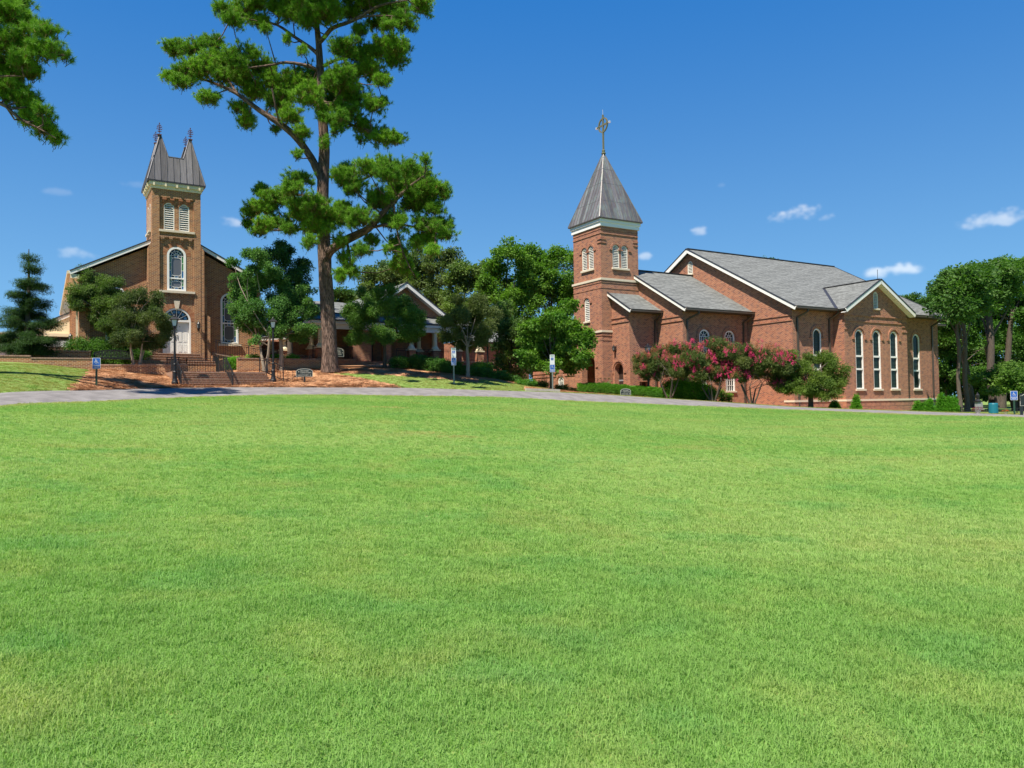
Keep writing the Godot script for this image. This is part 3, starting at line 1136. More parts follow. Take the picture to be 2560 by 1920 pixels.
	var wing_holes := [arch(5.48, 5.0, 0.5, 6.22), arch(7.98, 5.0, 0.5, 6.22), rect(4.68, 2.3, 5.62, 3.5), rect(7.5, 2.3, 8.44, 3.5)]
	s.holed(front(4.75), rect(3.45, 0.4, 9.85, 8.1), wing_holes, 0.25)
	part("wall", s, red, c)
	for x in [5.48, 7.98]:
		sash_window(c, front(4.75), x, 5.0, 0.5, 6.22)
		hood(c, front(4.75), x, 0.5, 6.22)
	for x in [5.15, 7.97]:
		sash_window(c, front(4.75), x, 2.3, 0.47, 3.5, false)
	roof_slope(c, [Vector3(3.1, 8.07, 5.4), Vector3(9.85, 8.07, 5.4), Vector3(9.85, 11.8, -1.1), Vector3(3.1, 11.8, -1.1)], "shingle")
	roof_slope(c, [Vector3(9.85, 8.07, -7.6), Vector3(3.1, 8.07, -7.6), Vector3(3.1, 11.8, -1.1), Vector3(9.85, 11.8, -1.1)], "shingle")
	rake(c, Vector3(3.08, 11.78, -1.1), Vector3(3.08, 8.05, 5.41))
	rake(c, Vector3(3.08, 11.78, -1.1), Vector3(3.08, 8.05, -7.61))
	gutter(c, Vector3(3.1, 8.0, 5.46), Vector3(9.83, 8.0, 5.46))
	soffit(c, Vector3(3.1, 7.93, 5.38), Vector3(9.84, 7.93, 5.38), Vector3(9.84, 7.93, 4.76), Vector3(3.1, 7.93, 4.76))
	downspout(c, Vector3(4.35, 7.95, 5.4), Vector3(3.8, 7.35, 4.81), 1.0)
	downspout(c, Vector3(9.65, 7.95, 5.4), Vector3(9.4, 7.35, 4.81), 1.0)
	for y in [7.6, 7.26]:
		var b := Shape.new()
		b.span(Vector3(3.39, y, 2.05), Vector3(3.45, y + 0.09, 4.75))
		part("brick_band", b, red, c)
	# --- nave
	s = Shape.new()
	s.holed(left(9.85), pts2([-11.0, 0.2, 8.8, 0.2, 8.8, 8.1, -1.1, 13.65, -11.0, 8.1]), [arch(-1.1, 11.95, 0.29, 12.68)], 0.3)
	var nave_holes := [arch(12.45, 2.3, 0.46, 6.2), arch(24.4, 2.3, 0.46, 6.2)]
	s.holed(front(8.8), rect(9.85, 0.2, 27.4, 8.1), nave_holes, 0.25)
	s.fill(right(27.4), pts2([-8.8, 0.2, 11.0, 0.2, 11.0, 8.1, 1.1, 13.65, -8.8, 8.1]))
	s.fill(back(-11.0), rect(-27.4, 0.2, -9.85, 8.1))
	part("wall", s, red, c)
	louver(c, left(9.85), -1.1, 11.95, 0.29, 12.68, 8)
	for x in [12.45, 24.4]:
		tall_window(c, front(8.8), x, 2.3, 0.46, 6.2, [3.75, 4.72], "stained_glass")
		hood(c, front(8.8), x, 0.46, 6.2)
	roof_slope(c, [Vector3(9.5, 8.07, 9.4), Vector3(27.9, 8.07, 9.4), Vector3(27.9, 13.95, -1.1), Vector3(9.5, 13.95, -1.1)], "shingle")
	roof_slope(c, [Vector3(27.9, 8.07, -11.6), Vector3(9.5, 8.07, -11.6), Vector3(9.5, 13.95, -1.1), Vector3(27.9, 13.95, -1.1)], "shingle")
	s = Shape.new()
	bar(s, Vector3(9.5, 13.97, -1.1), Vector3(27.9, 13.97, -1.1), 0.3, 0.06)
	part("ridge_cap", s, mats.dark_trim, c)
	s = Shape.new()
	bar(s, Vector3(3.1, 11.82, -1.1), Vector3(9.85, 11.82, -1.1), 0.3, 0.05)
	part("ridge_cap", s, mats.dark_trim, c)
	rake(c, Vector3(9.48, 13.93, -1.1), Vector3(9.48, 8.05, 9.41), 0.24)
	rake(c, Vector3(9.48, 13.93, -1.1), Vector3(9.48, 8.05, -11.6), 0.34)
	rake(c, Vector3(27.92, 13.93, -1.1), Vector3(27.92, 8.05, 9.41), 0.34)
	for x in [[9.5, 13.84], [22.16, 28.3]]:
		gutter(c, Vector3(x[0], 8.0, 9.46), Vector3(x[1], 8.0, 9.46))
		soffit(c, Vector3(x[0], 7.93, 9.38), Vector3(x[1], 7.93, 9.38), Vector3(x[1], 7.93, 8.81), Vector3(x[0], 7.93, 8.81))
	# the main eaves run on past the corner over a lower block at the far end
	roof_slope(c, [Vector3(27.9, 8.07, 9.4), Vector3(28.4, 8.07, 9.4), Vector3(28.4, 8.9, 8.0), Vector3(27.9, 8.9, 8.0)], "shingle")
	downspout(c, Vector3(10.75, 7.95, 9.4), Vector3(10.3, 7.35, 8.86), 0.2)
	downspout(c, Vector3(14.0, 7.95, 9.4), Vector3(13.75, 7.35, 8.86), 0.2)
	downspout(c, Vector3(26.8, 7.95, 9.4), Vector3(26.5, 7.35, 8.86), 0.2)
	for y in [7.5, 7.14]:
		var b := Shape.new()
		b.span(Vector3(9.79, y, 4.8), Vector3(9.85, y + 0.09, 8.8))
		part("brick_band", b, red, c)
	# plinth: pale water table, brick below it with recessed lines
	s = Shape.new()
	for y in [[0.2, 0.62], [0.66, 1.0], [1.04, 1.42]]:
		s.span(Vector3(9.8, y[0], 8.0), Vector3(27.45, y[1], 8.87))
		s.span(Vector3(14.2, y[0], 8.9), Vector3(21.8, y[1], 9.77))
	part("plinth", s, red, c)
	s = Shape.new()
	s.span(Vector3(9.76, 1.42, 8.0), Vector3(14.25, 1.56, 8.91))
	s.span(Vector3(21.75, 1.42, 8.0), Vector3(27.48, 1.56, 8.91))
	s.span(Vector3(14.17, 1.42, 8.9), Vector3(21.83, 1.56, 9.81))
	part("water_table", s, stone, c)
	# --- cross gable with three tall windows
	s = Shape.new()
	var xs := [15.93, 17.98, 20.07]
	var th := [arch(18.0, 8.28, 0.28, 9.24)]
	for x in xs:
		th.append(arch(x, 2.3, 0.46, 6.17))
	s.holed(front(9.7), pts2([14.25, 0.2, 21.75, 0.2, 21.75, 7.95, 18.0, 10.1, 14.25, 7.95]), th, 0.25)
	s.fill(left(14.25), rect(8.8, 0.2, 9.7, 7.95))
	s.fill(right(21.75), rect(-9.7, 0.2, -8.8, 7.95))
	part("wall", s, red, c)
	for x in xs:
		tall_window(c, front(9.7), x, 2.3, 0.46, 6.17, [3.75, 4.7], "stained_glass")
		hood(c, front(9.7), x, 0.46, 6.17)
	louver(c, front(9.7), 18.0, 8.28, 0.28, 9.24, 10)
	for y in [[7.62, 0.06], [7.2, 0.05]]:
		var b := Shape.new()
		b.span(Vector3(14.25, y[0], 9.7), Vector3(21.75, y[0] + 0.1, 9.7 + y[1]))
		part("brick_band", b, red, c)
	for x in [14.25, 21.1]:
		for y in [6.98, 6.6]:
			var b := Shape.new()
			b.span(Vector3(x, y, 9.7), Vector3(x + 0.65, y + 0.09, 9.75))
			part("brick_band", b, red, c)
	roof_slope(c, [Vector3(13.85, 8.06, 9.42), Vector3(13.85, 8.06, 10.15), Vector3(18.0, 10.4, 10.15), Vector3(18.0, 10.4, 5.2)], "shingle")
	roof_slope(c, [Vector3(22.15, 8.06, 10.15), Vector3(22.15, 8.06, 9.42), Vector3(18.0, 10.4, 5.2), Vector3(18.0, 10.4, 10.15)], "shingle")
	rake(c, Vector3(18.0, 10.38, 10.17), Vector3(13.85, 8.04, 10.17), 0.28)
	rake(c, Vector3(18.0, 10.38, 10.17), Vector3(22.15, 8.04, 10.17), 0.28)
	soffit(c, Vector3(13.9, 7.78, 10.12), Vector3(18.0, 10.1, 10.12), Vector3(18.0, 10.1, 9.72), Vector3(13.9, 7.78, 9.72), "white_paint")
	soffit(c, Vector3(18.0, 10.1, 10.12), Vector3(22.1, 7.78, 10.12), Vector3(22.1, 7.78, 9.72), Vector3(18.0, 10.1, 9.72), "white_paint")
	s = Shape.new()
	bar(s, Vector3(18.0, 10.42, 10.1), Vector3(18.0, 10.42, 5.3), 0.26, 0.05)
	bar(s, Vector3(13.9, 8.12, 9.36), Vector3(18.0, 10.43, 5.22), 0.22, 0.03)
	part("valley_flashing", s, mats.dark_trim, c)
	s = Shape.new()
	bar(s, Vector3(18.0, 10.4, 9.9), Vector3(18.0, 11.15, 9.9), 0.025, 0.025, Vector3.BACK)
	part("lightning_rod", s, mats.dark_trim, c)
	# meter plate on the far corner
	s = Shape.new()
	s.box(Vector3(26.95, 0.82, 8.9), Vector3(0.2, 0.28, 0.05))
	part("meter_plate", s, mats.sign_white, c)
	# --- low block at the far end
	s = Shape.new()
	s.span(Vector3(27.4, 0.2, -5.0), Vector3(32.3, 7.95, 5.6))
	part("wall", s, red, c)
	roof_slope(c, [Vector3(27.4, 8.0, 6.2), Vector3(33.0, 8.0, 6.2), Vector3(30.5, 9.6, 3.0), Vector3(27.4, 9.6, 3.0)], "shingle")
	roof_slope(c, [Vector3(33.0, 8.0, 6.2), Vector3(33.0, 8.0, -5.6), Vector3(30.5, 9.6, -2.5), Vector3(30.5, 9.6, 3.0)], "shingle")
	gutter(c, Vector3(27.45, 7.95, 6.24), Vector3(33.0, 7.95, 6.24))
	# --- low walled court on the tower's far side, with one small window and an iron rail
	s = Shape.new()
	s.holed(lt, rect(-9.7, 0.6, -3.6, 4.25), [arch(-5.54, 2.75, 0.4, 3.3)], 0.25, -0.02)
	s.fill(lt, rect(-17.0, 0.6, -9.7, 3.5), -0.02)
	s.span(Vector3(0.02, 0.6, -9.72), Vector3(0.4, 4.25, -9.7))
	s.span(Vector3(0.03, 4.2, -9.7), Vector3(0.4, 4.24, -3.6))
	s.span(Vector3(0.03, 3.4, -17.0), Vector3(0.4, 3.49, -9.7))
	var court := part("court_wall", s, red, c)
	sash_window(c, left(0.02), -5.54, 2.75, 0.4, 3.3)
	hood(c, left(0.02), -5.54, 0.4, 3.3)
	s = Shape.new()
	for y in [4.0, 3.72]:
		s.span(Vector3(-0.03, y, -9.7), Vector3(0.02, y + 0.08, -3.6))
	part("brick_band", s, red, c)
	s = Shape.new()
	for y in [4.72, 3.62]:
		bar(s, Vector3(0.15, y, -9.8), Vector3(0.15, y, -17.0), 0.05, 0.05)
	for z in [-9.85, -13.4, -17.0]:
		bar(s, Vector3(0.15, 3.5, z), Vector3(0.15, 4.85, z), 0.07, 0.07, Vector3.BACK)
	var rail := part("rail", s, mats.iron, court)
	rail.name = "iron_rail"
	s = Shape.new()
	var z := -9.95
	while z > -17.0:
		bar(s, Vector3(0.15, 3.6, z), Vector3(0.15, 4.72, z), 0.022, 0.022, Vector3.BACK)
		z -= 0.13
	part("pickets", s, mats.iron, court).set_meta("kind", "stuff")


# ---------------------------------------------------------------- the older church with the notched tower roof
func voussoirs(parent: Node3D, f: Transform3D, cx: float, r0: float, r1: float, spring: float, count: int, z: float, m: Array) -> void:
	for k in count:
		var a := PI * (k + 0.5) / count
		var d := Vector2(cos(a), sin(a))
		var s := Shape.new()
		var w0 := PI * r0 / count - 0.014
		var w1 := PI * r1 / count - 0.014
		var q := PackedVector2Array([Vector2(-w0 / 2, r0), Vector2(w0 / 2, r0), Vector2(w1 / 2, r1), Vector2(-w1 / 2, r1)])
		var t := Transform3D(f.basis * Basis(Vector3.BACK, a - PI / 2.0), f * Vector3(cx, spring, 0))
		s.prism(t, q, z - 0.02, z + 0.012)
		part("voussoir", s, m[k % m.size()], parent)


func corbel(parent: Node3D, f: Transform3D, x: float, top: float, w: float, h: float, out: float, m: Material) -> void:   # a stepped brick bracket
	var s := Shape.new()
	for k in 3:
		var g := 1.0 - k * 0.3
		s.box(f * Vector3(x, top - h * (k + 0.5) / 3.0, out * g / 2.0), Vector3(w * g, h / 3.0, out * g), f.basis)
	part("corbel", s, m, parent)


func leaded_window(parent: Node3D, f: Transform3D, cx: float, y0: float, half: float, spring: float, split: float) -> void:
	# white casing, clear middle lights with cut corners, bordered with coloured panes
	var s := Shape.new()
	s.ribbon(f, bow(cx, y0, half, spring, 16), bow(cx, y0, half - 0.13, spring, 16), -0.14, 0.03)
	s.box(f * Vector3(cx, y0 + 0.06, -0.055), Vector3(half * 2.0 - 0.26, 0.12, 0.17), f.basis)
	var w := part("window", s, mats.white_paint, parent)
	var hw := half - 0.13
	var border := hw * 0.3
	var rail := Shape.new()
	if split > y0:
		rail.box(f * Vector3(cx, split, -0.07), Vector3(hw * 2.0, 0.09, 0.1), f.basis)
		part("meeting_rail", rail, mats.white_paint, w)
	var lights := [[y0 + 0.12, split - 0.045], [split + 0.045, spring]] if split > y0 else [[y0 + 0.12, spring]]
	var bars := Shape.new()
	for l in lights:
		var lo: float = l[0]
		var hi: float = l[1]
		var g := Shape.new()
		var c := border * 0.95
		g.fill(f, PackedVector2Array([Vector2(cx - hw + border, lo + border + c), Vector2(cx - hw + border + c, lo + border), Vector2(cx + hw - border - c, lo + border), Vector2(cx + hw - border, lo + border + c), Vector2(cx + hw - border, hi - border - c), Vector2(cx + hw - border - c, hi - border), Vector2(cx - hw + border + c, hi - border), Vector2(cx - hw + border, hi - border - c)]), -0.1)
		part("middle_pane", g, mats.grey_glass, w)
		# corner quarries and border panes
		for dx in [-1, 1]:
			for q in [[lo, 1.0], [hi, -1.0]]:
				var x0: float = cx + dx * (hw - border)
				var y1: float = q[0] + q[1] * border
				var tri := PackedVector2Array([Vector2(x0, y1), Vector2(x0 - dx * c, y1), Vector2(x0, y1 + q[1] * c)])
				if Geometry2D.is_polygon_clockwise(tri):
					tri.reverse()
				var p := Shape.new()
				p.fill(f, tri, -0.1)
				part("corner_pane", p, mats.dark_glass, w)
				bar(bars, f * Vector3(x0 - dx * c, y1, -0.085), f * Vector3(x0, y1 + q[1] * c, -0.085), 0.022, 0.022, f.basis.z)
			var rows := maxi(3, int((hi - lo) / 0.42))
			for k in rows:
				var p := Shape.new()
				var ya := lerpf(lo, hi, float(k) / rows)
				var yb := lerpf(lo, hi, float(k + 1) / rows)
				var xa: float = cx + dx * (hw - border)
				var xb: float = cx + dx * hw
				p.fill(f, rect(minf(xa, xb), ya, maxf(xa, xb), yb), -0.1)
				part("border_pane", p, mats[["blue_glass", "green_glass", "green_glass", "violet_glass"][k % 4] if k else "blue_glass"], w)
				bars.box(f * Vector3((xa + xb) / 2.0, yb, -0.088), Vector3(border, 0.02, 0.02), f.basis)
			bars.box(f * Vector3(cx + dx * (hw - border), (lo + hi) / 2.0, -0.086), Vector3(0.024, hi - lo, 0.024), f.basis)
		for q in [[lo, 1.0], [hi, -1.0]]:
			for k in 3:
				var p := Shape.new()
				var xa := cx - hw + border + (hw - border) * 2.0 * k / 3.0
				var xb := cx - hw + border + (hw - border) * 2.0 * (k + 1) / 3.0
				var ya: float = minf(q[0], q[0] + q[1] * border)
				p.fill(f, rect(xa, ya, xb, ya + border), -0.1)
				part("border_pane", p, mats[["dark_glass", "blue_glass", "dark_glass"][k]], w)
				bars.box(f * Vector3(xb, ya + border / 2.0, -0.09), Vector3(0.018, border, 0.018), f.basis)
			bars.box(f * Vector3(cx, q[0] + q[1] * border, -0.087), Vector3((hw - border) * 2.0, 0.024, 0.024), f.basis)
	# the fan in the round head
	var head := Shape.new()
	head.fill(f, arch(cx, spring, hw, spring + 0.001, 16), -0.1)
	part("fan_pane", head, mats.dark_glass, w)
	for a in [0.0, 0.2, 0.4, 0.6, 0.8, 1.0]:
		var d := Vector2(cos(PI * a), sin(PI * a))
		bar(bars, f * Vector3(cx + d.x * 0.05, spring + d.y * 0.05, -0.085), f * Vector3(cx + d.x * hw, spring + d.y * hw, -0.085), 0.02, 0.02, f.basis.z)
	for q in [0.72, 0.36]:
		bars.ribbon(f, bow(cx, spring, hw * q, spring, 12), bow(cx, spring, hw * q - 0.024, spring, 12), -0.095, -0.074)
	part("glazing_bars", bars, mats.white_paint, w)


func build_old_church() -> void:
	var c := thing("historic_church", "older brown brick church with a square tower under a notched four pointed metal roof", "church", Vector3(-22.48, 0, -47.0), deg_to_rad(32.0))
	var r := RandomNumberGenerator.new()
	r.seed = 57
	var b: Material = mats.old_brick
	var stone: Material = mats.limestone
	var arch_bricks := []
	for q in [Color(0.33, 0.15, 0.075), Color(0.28, 0.115, 0.055), Color(0.37, 0.18, 0.09)]:
		arch_bricks.append(plain("arch_brick_%d" % arch_bricks.size(), q.linear_to_srgb(), 0.9))
	# --- the body behind the tower
	var ff := front(-1.0)
	var s := Shape.new()
	s.holed(ff, pts2([-3.95, 3.4, 6.82, 3.4, 6.82, 9.95, 1.43, 12.75, -3.95, 9.95]), [arch(4.82, 5.92, 0.57, 8.75), arch(-1.96, 5.92, 0.57, 8.75)], 0.25)
	s.fill(left(-3.95), rect(-24.0, 3.4, -1.0, 9.95))
	s.fill(right(6.82), rect(1.0, 3.4, 24.0, 9.95))
	s.fill(back(-24.0), pts2([-6.82, 3.4, 3.95, 3.4, 3.95, 9.95, -1.43, 12.75, -6.82, 9.95]))
	# flat piers at the corners and beside the tower
	for x in [[-3.95, -3.35], [6.2, 6.82], [-1.25, -0.7], [3.55, 4.1]]:
		if x[0] < -3.0 or x[0] > 6.0:
			s.span(Vector3(x[0], 3.4, -1.0), Vector3(x[1], 9.7, -0.93))
	part("wall", s, b, c)
	for x in [4.82, -1.96]:
		leaded_window(c, ff, x, 5.92, 0.57, 8.75, 7.3)
		voussoirs(c, ff, x, 0.58, 0.82, 8.75, 19, 0.0, arch_bricks)
		s = Shape.new()
		s.box(ff * Vector3(x, 5.84, 0.03), Vector3(1.45, 0.15, 0.26), ff.basis)
		part("sill", s, stone, c)
	roof_slope(c, [Vector3(-4.45, 10.05, -24.4), Vector3(-4.45, 10.05, -0.6), Vector3(1.43, 13.15, -0.6), Vector3(1.43, 13.15, -24.4)], "shingle", 0.16)
	roof_slope(c, [Vector3(7.3, 10.05, -0.6), Vector3(7.3, 10.05, -24.4), Vector3(1.43, 13.15, -24.4), Vector3(1.43, 13.15, -0.6)], "shingle", 0.16)
	rake(c, Vector3(1.43, 13.1, -0.57), Vector3(-4.45, 10.02, -0.57), 0.2)
	rake(c, Vector3(1.43, 13.1, -0.57), Vector3(7.3, 10.02, -0.57), 0.2)
	gutter(c, Vector3(-4.5, 9.95, -0.6), Vector3(-4.5, 9.95, -24.3), "cream_paint")
	soffit(c, Vector3(-4.42, 9.86, -24.3), Vector3(-4.42, 9.86, -0.62), Vector3(-3.96, 9.86, -0.62), Vector3(-3.96, 9.86, -24.3), "white_paint")
	s = Shape.new()
	s.span(Vector3(-4.02, 9.5, -24.0), Vector3(-3.96, 9.86, -0.95))
	s.span(Vector3(-4.42, 9.6, -0.98), Vector3(-3.95, 9.86, -0.6))
	part("frieze", s, mats.cream_paint, c)
	for z in [-1.12, -19.0]:
		s = Shape.new()
		bar(s, Vector3(-4.4, 9.9, z), Vector3(-4.05, 9.2, z), 0.11, 0.1)
		bar(s, Vector3(-4.05, 9.22, z), Vector3(-4.05, 4.2, z), 0.12, 0.1, Vector3.BACK)
		part("downspout", s, mats.cream_paint, c)
	for z in [-9.0, -14.0, -5.0]:
		s = Shape.new()
		s.span(Vector3(-4.1, 3.5, z - 0.35), Vector3(-3.95, 9.4, z + 0.35))
		part("pier", s, b, c)
	lantern(c, left(-4.0), -7.0, 6.6, 0.8)
	# --- tower
	var ft := front(-0.12)
	s = Shape.new()
	var openings := [arch(1.0, 13.0, 0.31, 14.44), arch(1.89, 13.0, 0.31, 14.44), arch(1.43, 9.14, 0.56, 11.4), arch(1.44, 5.08, 0.83, 7.22)]
	s.holed(ft, rect(0.43, 3.4, 2.46, 15.55), openings, 0.3)
	s.span(Vector3(0.0, 3.4, -0.6), Vector3(0.43, 15.55, 0.0))
	s.span(Vector3(2.46, 3.4, -0.6), Vector3(2.87, 15.55, 0.0))
	s.span(Vector3(0.43, 15.05, -0.3), Vector3(2.46, 15.55, 0.0))
	s.fill(left(0.0), rect(-3.0, 3.4, -0.6, 15.55))
	s.fill(right(2.87), rect(0.6, 3.4, 3.0, 15.55))
	s.fill(back(-3.0), rect(-2.87, 3.4, 0.0, 15.55))
	part("wall", s, b, c)
	# side buttresses in three set-offs with sloping tops
	for d in [-1, 1]:
		for q in [[0.21, 11.8, -0.02, -0.95], [0.36, 9.45, -0.12, -0.85], [0.58, 7.55, -0.12, -0.75]]:
			s = Shape.new()
			var x0: float = 0.0 if d < 0 else 2.87
			var x1: float = x0 + d * q[0]
			var poly := pts2([0.0, 3.4, q[0], 3.4, q[0], q[1], 0.0, q[1] + 0.42])
			var f := Transform3D(Basis(Vector3(d, 0, 0), Vector3.UP, Vector3(0, 0, d)), Vector3(x0, 0, q[2] if d > 0 else q[3]))
			s.prism(f, poly, q[3] - q[2], 0.0)
			part("buttress", s, b, c)
	for x in [1.0, 1.89]:
		louver(c, ft, x, 13.0, 0.31, 14.44, 12, false)
		voussoirs(c, ft, x, 0.33, 0.55, 14.44, 13, 0.0, arch_bricks)
	s = Shape.new()
	s.span(Vector3(0.4, 12.85, -0.2), Vector3(2.5, 12.99, 0.06))
	part("sill", s, stone, c)
	leaded_window(c, ft, 1.43, 9.14, 0.56, 11.4, 9.95)
	voussoirs(c, ft, 1.43, 0.57, 0.85, 11.4, 21, 0.0, arch_bricks)
	s = Shape.new()
	s.span(Vector3(0.4, 8.98, -0.2), Vector3(2.5, 9.13, 0.08))
	part("sill", s, stone, c)
	for x in [0.72, 1.18, 1.68, 2.12]:
		corbel(c, ft, x, 15.04, 0.24, 0.4, 0.13, arch_bricks[1])
	for x in [0.6, 1.1, 1.72, 2.24]:
		corbel(c, ft, x, 12.52, 0.2, 0.36, 0.16, b)
		corbel(c, ft, x, 8.95, 0.18, 0.3, 0.14, b)
	s = Shape.new()
	s.span(Vector3(0.43, 12.5, -0.12), Vector3(2.46, 12.6, 0.0))
	part("brick_band", s, b, c)
	# louvers of the side face
	for z in [-1.0, -2.0]:
		louver(c, left(-0.02), z, 13.0, 0.31, 14.44, 12)
	# doorway: pale doors, fanlight and arch with a keystone
	s = Shape.new()
	s.ribbon(ft, bow(1.44, 5.08, 0.83, 7.22, 18), bow(1.44, 5.08, 0.73, 7.22, 18), -0.24, -0.02)
	s.box(ft * Vector3(1.44, 7.22, -0.13), Vector3(1.46, 0.12, 0.2), ft.basis)
	var dr := part("door_frame", s, mats.door_paint, c)
	for d in [-1, 1]:
		s = Shape.new()
		var cx: float = 1.44 + d * 0.365
		s.box(ft * Vector3(cx, 6.12, -0.24), Vector3(0.72, 2.08, 0.06), ft.basis)
		var door := part("door", s, mats.door_paint, c)
		for y in [[5.25, 5.75], [5.88, 6.62], [6.74, 7.02]]:
			for dx in [-0.155, 0.155]:
				s = Shape.new()
				s.ribbon(ft, _loop(cx + dx - 0.115, y[0], cx + dx + 0.115, y[1]), _loop(cx + dx - 0.085, y[0] + 0.03, cx + dx + 0.085, y[1] - 0.03), -0.21, -0.195, true)
				s.box(ft * Vector3(cx + dx, (y[0] + y[1]) / 2.0, -0.207), Vector3(0.14, y[1] - y[0] - 0.1, 0.02), ft.basis)
				part("door_panel", s, mats.door_paint, door)
		s = Shape.new()
		s.box(ft * Vector3(1.44 + d * 0.07, 6.2, -0.185), Vector3(0.03, 0.28, 0.03), ft.basis)
		part("door_handle", s, mats.iron, door)
	s = Shape.new()
	s.fill(ft, arch(1.44, 7.28, 0.72, 7.29, 18), -0.2)
	part("fanlight", s, mats.dark_glass, dr)
	for k in 6:
		var a := PI * (k + 0.5) / 6.0
		s = Shape.new()
		var o := PackedVector2Array()
		for j in 10:
			o.append(Vector2(1.44 + cos(a) * 0.54 + cos(TAU * j / 10) * 0.09, 7.28 + sin(a) * 0.54 + sin(TAU * j / 10) * 0.09))
		s.fill(ft, o, -0.19)
		part("blue_pane", s, mats.blue_glass, dr)
	s = Shape.new()
	for k in 7:
		var a := PI * k / 6.0
		bar(s, ft * Vector3(1.44 + cos(a) * 0.08, 7.29 + sin(a) * 0.08, -0.18), ft * Vector3(1.44 + cos(a) * 0.72, 7.29 + sin(a) * 0.72, -0.18), 0.03, 0.03, Vector3.BACK)
	s.ribbon(ft, bow(1.44, 7.28, 0.14, 7.28, 8), bow(1.44, 7.28, 0.1, 7.28, 8), -0.2, -0.16)
	part("fan_bars", s, mats.door_paint, dr)
	voussoirs(c, ft, 1.44, 0.84, 1.16, 7.22, 29, 0.0, arch_bricks)
	s = Shape.new()
	s.prism(ft, pts2([1.34, 8.0, 1.54, 8.0, 1.62, 8.5, 1.26, 8.5]), -0.05, 0.07)
	part("keystone", s, stone, c)
	lantern(c, front(0.0), 2.68, 7.0, 0.85)
	# --- cornice and roof
	s = Shape.new()
	s.span(Vector3(-0.06, 15.55, -3.06), Vector3(2.93, 15.75, 0.06))
	s.span(Vector3(-0.16, 15.75, -3.16), Vector3(3.03, 15.95, 0.16))
	part("cornice", s, mats.cream_paint, c)
	for x in [0.1, 0.78, 1.44, 2.1, 2.78]:
		s = Shape.new()
		s.span(Vector3(x - 0.05, 15.7, 0.1), Vector3(x + 0.05, 15.95, 0.2))
		part("bracket", s, mats.cream_paint, c)
	for z in [-0.3, -1.0, -1.7, -2.4]:
		s = Shape.new()
		s.span(Vector3(-0.26, 15.7, z - 0.05), Vector3(-0.1, 15.95, z + 0.05))
		part("bracket", s, mats.cream_paint, c)
	s = Shape.new()
	s.span(Vector3(-0.28, 15.95, -3.22), Vector3(3.15, 16.05, 0.22))
	part("eaves", s, mats.dark_trim, c)
	var rf := Node3D.new()
	rf.name = "tower_roof"
	c.add_child(rf)
	var mid := Vector3(1.435, 0, -1.5)
	var W := 1.70
	var top := Vector2(0.92, 19.15)   # half spread and height of the four points
	var notch := 17.75
	var up_at := func(y: float) -> float: return lerpf(W, top.x, (y - 16.05) / (top.y - 16.05))
	for j in 4:
		var turn := Basis(Vector3.UP, PI / 2.0 * j)
		var a: Vector3 = mid + turn * Vector3(-W, 16.05, W)
		var e: Vector3 = mid + turn * Vector3(W, 16.05, W)
		var t: Vector3 = mid + turn * Vector3(0, top.y, top.x)
		var base_mid := (a + e) / 2.0
		var h := base_mid.distance_to(t)
		var hn := h * (notch - 16.05) / (top.y - 16.05)
		seam_roof(rf, a, e, PackedVector2Array([Vector2(0, 0), Vector2(2 * W, 0), Vector2(W + top.x + 0.07, h), Vector2(W + top.x - 0.09, h), Vector2(W + 0.45, hn), Vector2(W - 0.45, hn), Vector2(W - top.x + 0.09, h), Vector2(W - top.x - 0.07, h)]), t - base_mid, 0.4, "zinc", r)
		# the inner slopes of one point, falling to the flat in the middle
		var p: Vector3 = mid + turn * Vector3(-top.x, top.y, top.x)
		var n: float = up_at.call(notch)
		var q1: Vector3 = mid + turn * Vector3(-0.45, notch, n)
		var q2: Vector3 = mid + turn * Vector3(-n, notch, 0.45)
		var q3: Vector3 = mid + turn * Vector3(-0.45, notch, 0.45)
		var inner := Shape.new()
		inner.tri(p, q1, q3)
		inner.tri(p, q3, q2)
		part("inner_slope", inner, mats.zinc1, rf)
		var hip := Shape.new()
		bar(hip, a, p, 0.06, 0.05)
		part("hip_cap", hip, mats.zinc2, rf)
		var edge := Shape.new()
		bar(edge, q1, p + turn * Vector3(0.09, 0, 0), 0.05, 0.04)
		bar(edge, q2, p + turn * Vector3(0, 0, -0.09), 0.05, 0.04)
		bar(edge, q1, mid + turn * Vector3(0.45, notch, n), 0.06, 0.04)
		part("edge_cap", edge, mats.zinc2, rf)
		var cap := Shape.new()
		cap.tri(q1, mid + turn * Vector3(0.45, notch, n), mid + Vector3(0, notch + 0.3, 0))
		part("flat_cap", cap, mats.zinc0, rf)
		# wrought finial on the point
		var f := Shape.new()
		f.box(p + Vector3(0, 0.03, 0), Vector3(0.24, 0.05, 0.24))
		bar(f, p, p + Vector3(0, 0.78, 0), 0.03, 0.03, Vector3.BACK)
		for ring_y in [0.22, 0.36, 0.5, 0.62]:
			for k in 6:
				var ang: float = TAU * k / 6 + ring_y
				var dir := Vector3(cos(ang), 0.35, sin(ang))
				var reach: float = [0.1, 0.17, 0.15, 0.09][[0.22, 0.36, 0.5, 0.62].find(ring_y)]
				bar(f, p + Vector3(0, ring_y, 0), p + Vector3(0, ring_y, 0) + dir * reach, 0.02, 0.02)
				f.box(p + Vector3(0, ring_y, 0) + dir * reach, Vector3.ONE * 0.035)
		f.box(p + Vector3(0, 0.78, 0), Vector3.ONE * 0.06)
		part("finial", f, mats.finial_copper, rf)
	# --- the rise of brick steps to the doors
	var st := thing("entrance_steps", "five brick steps rising to the white doors of the older church", "steps", Vector3(-22.48, 0, -47.0), deg_to_rad(32.0))
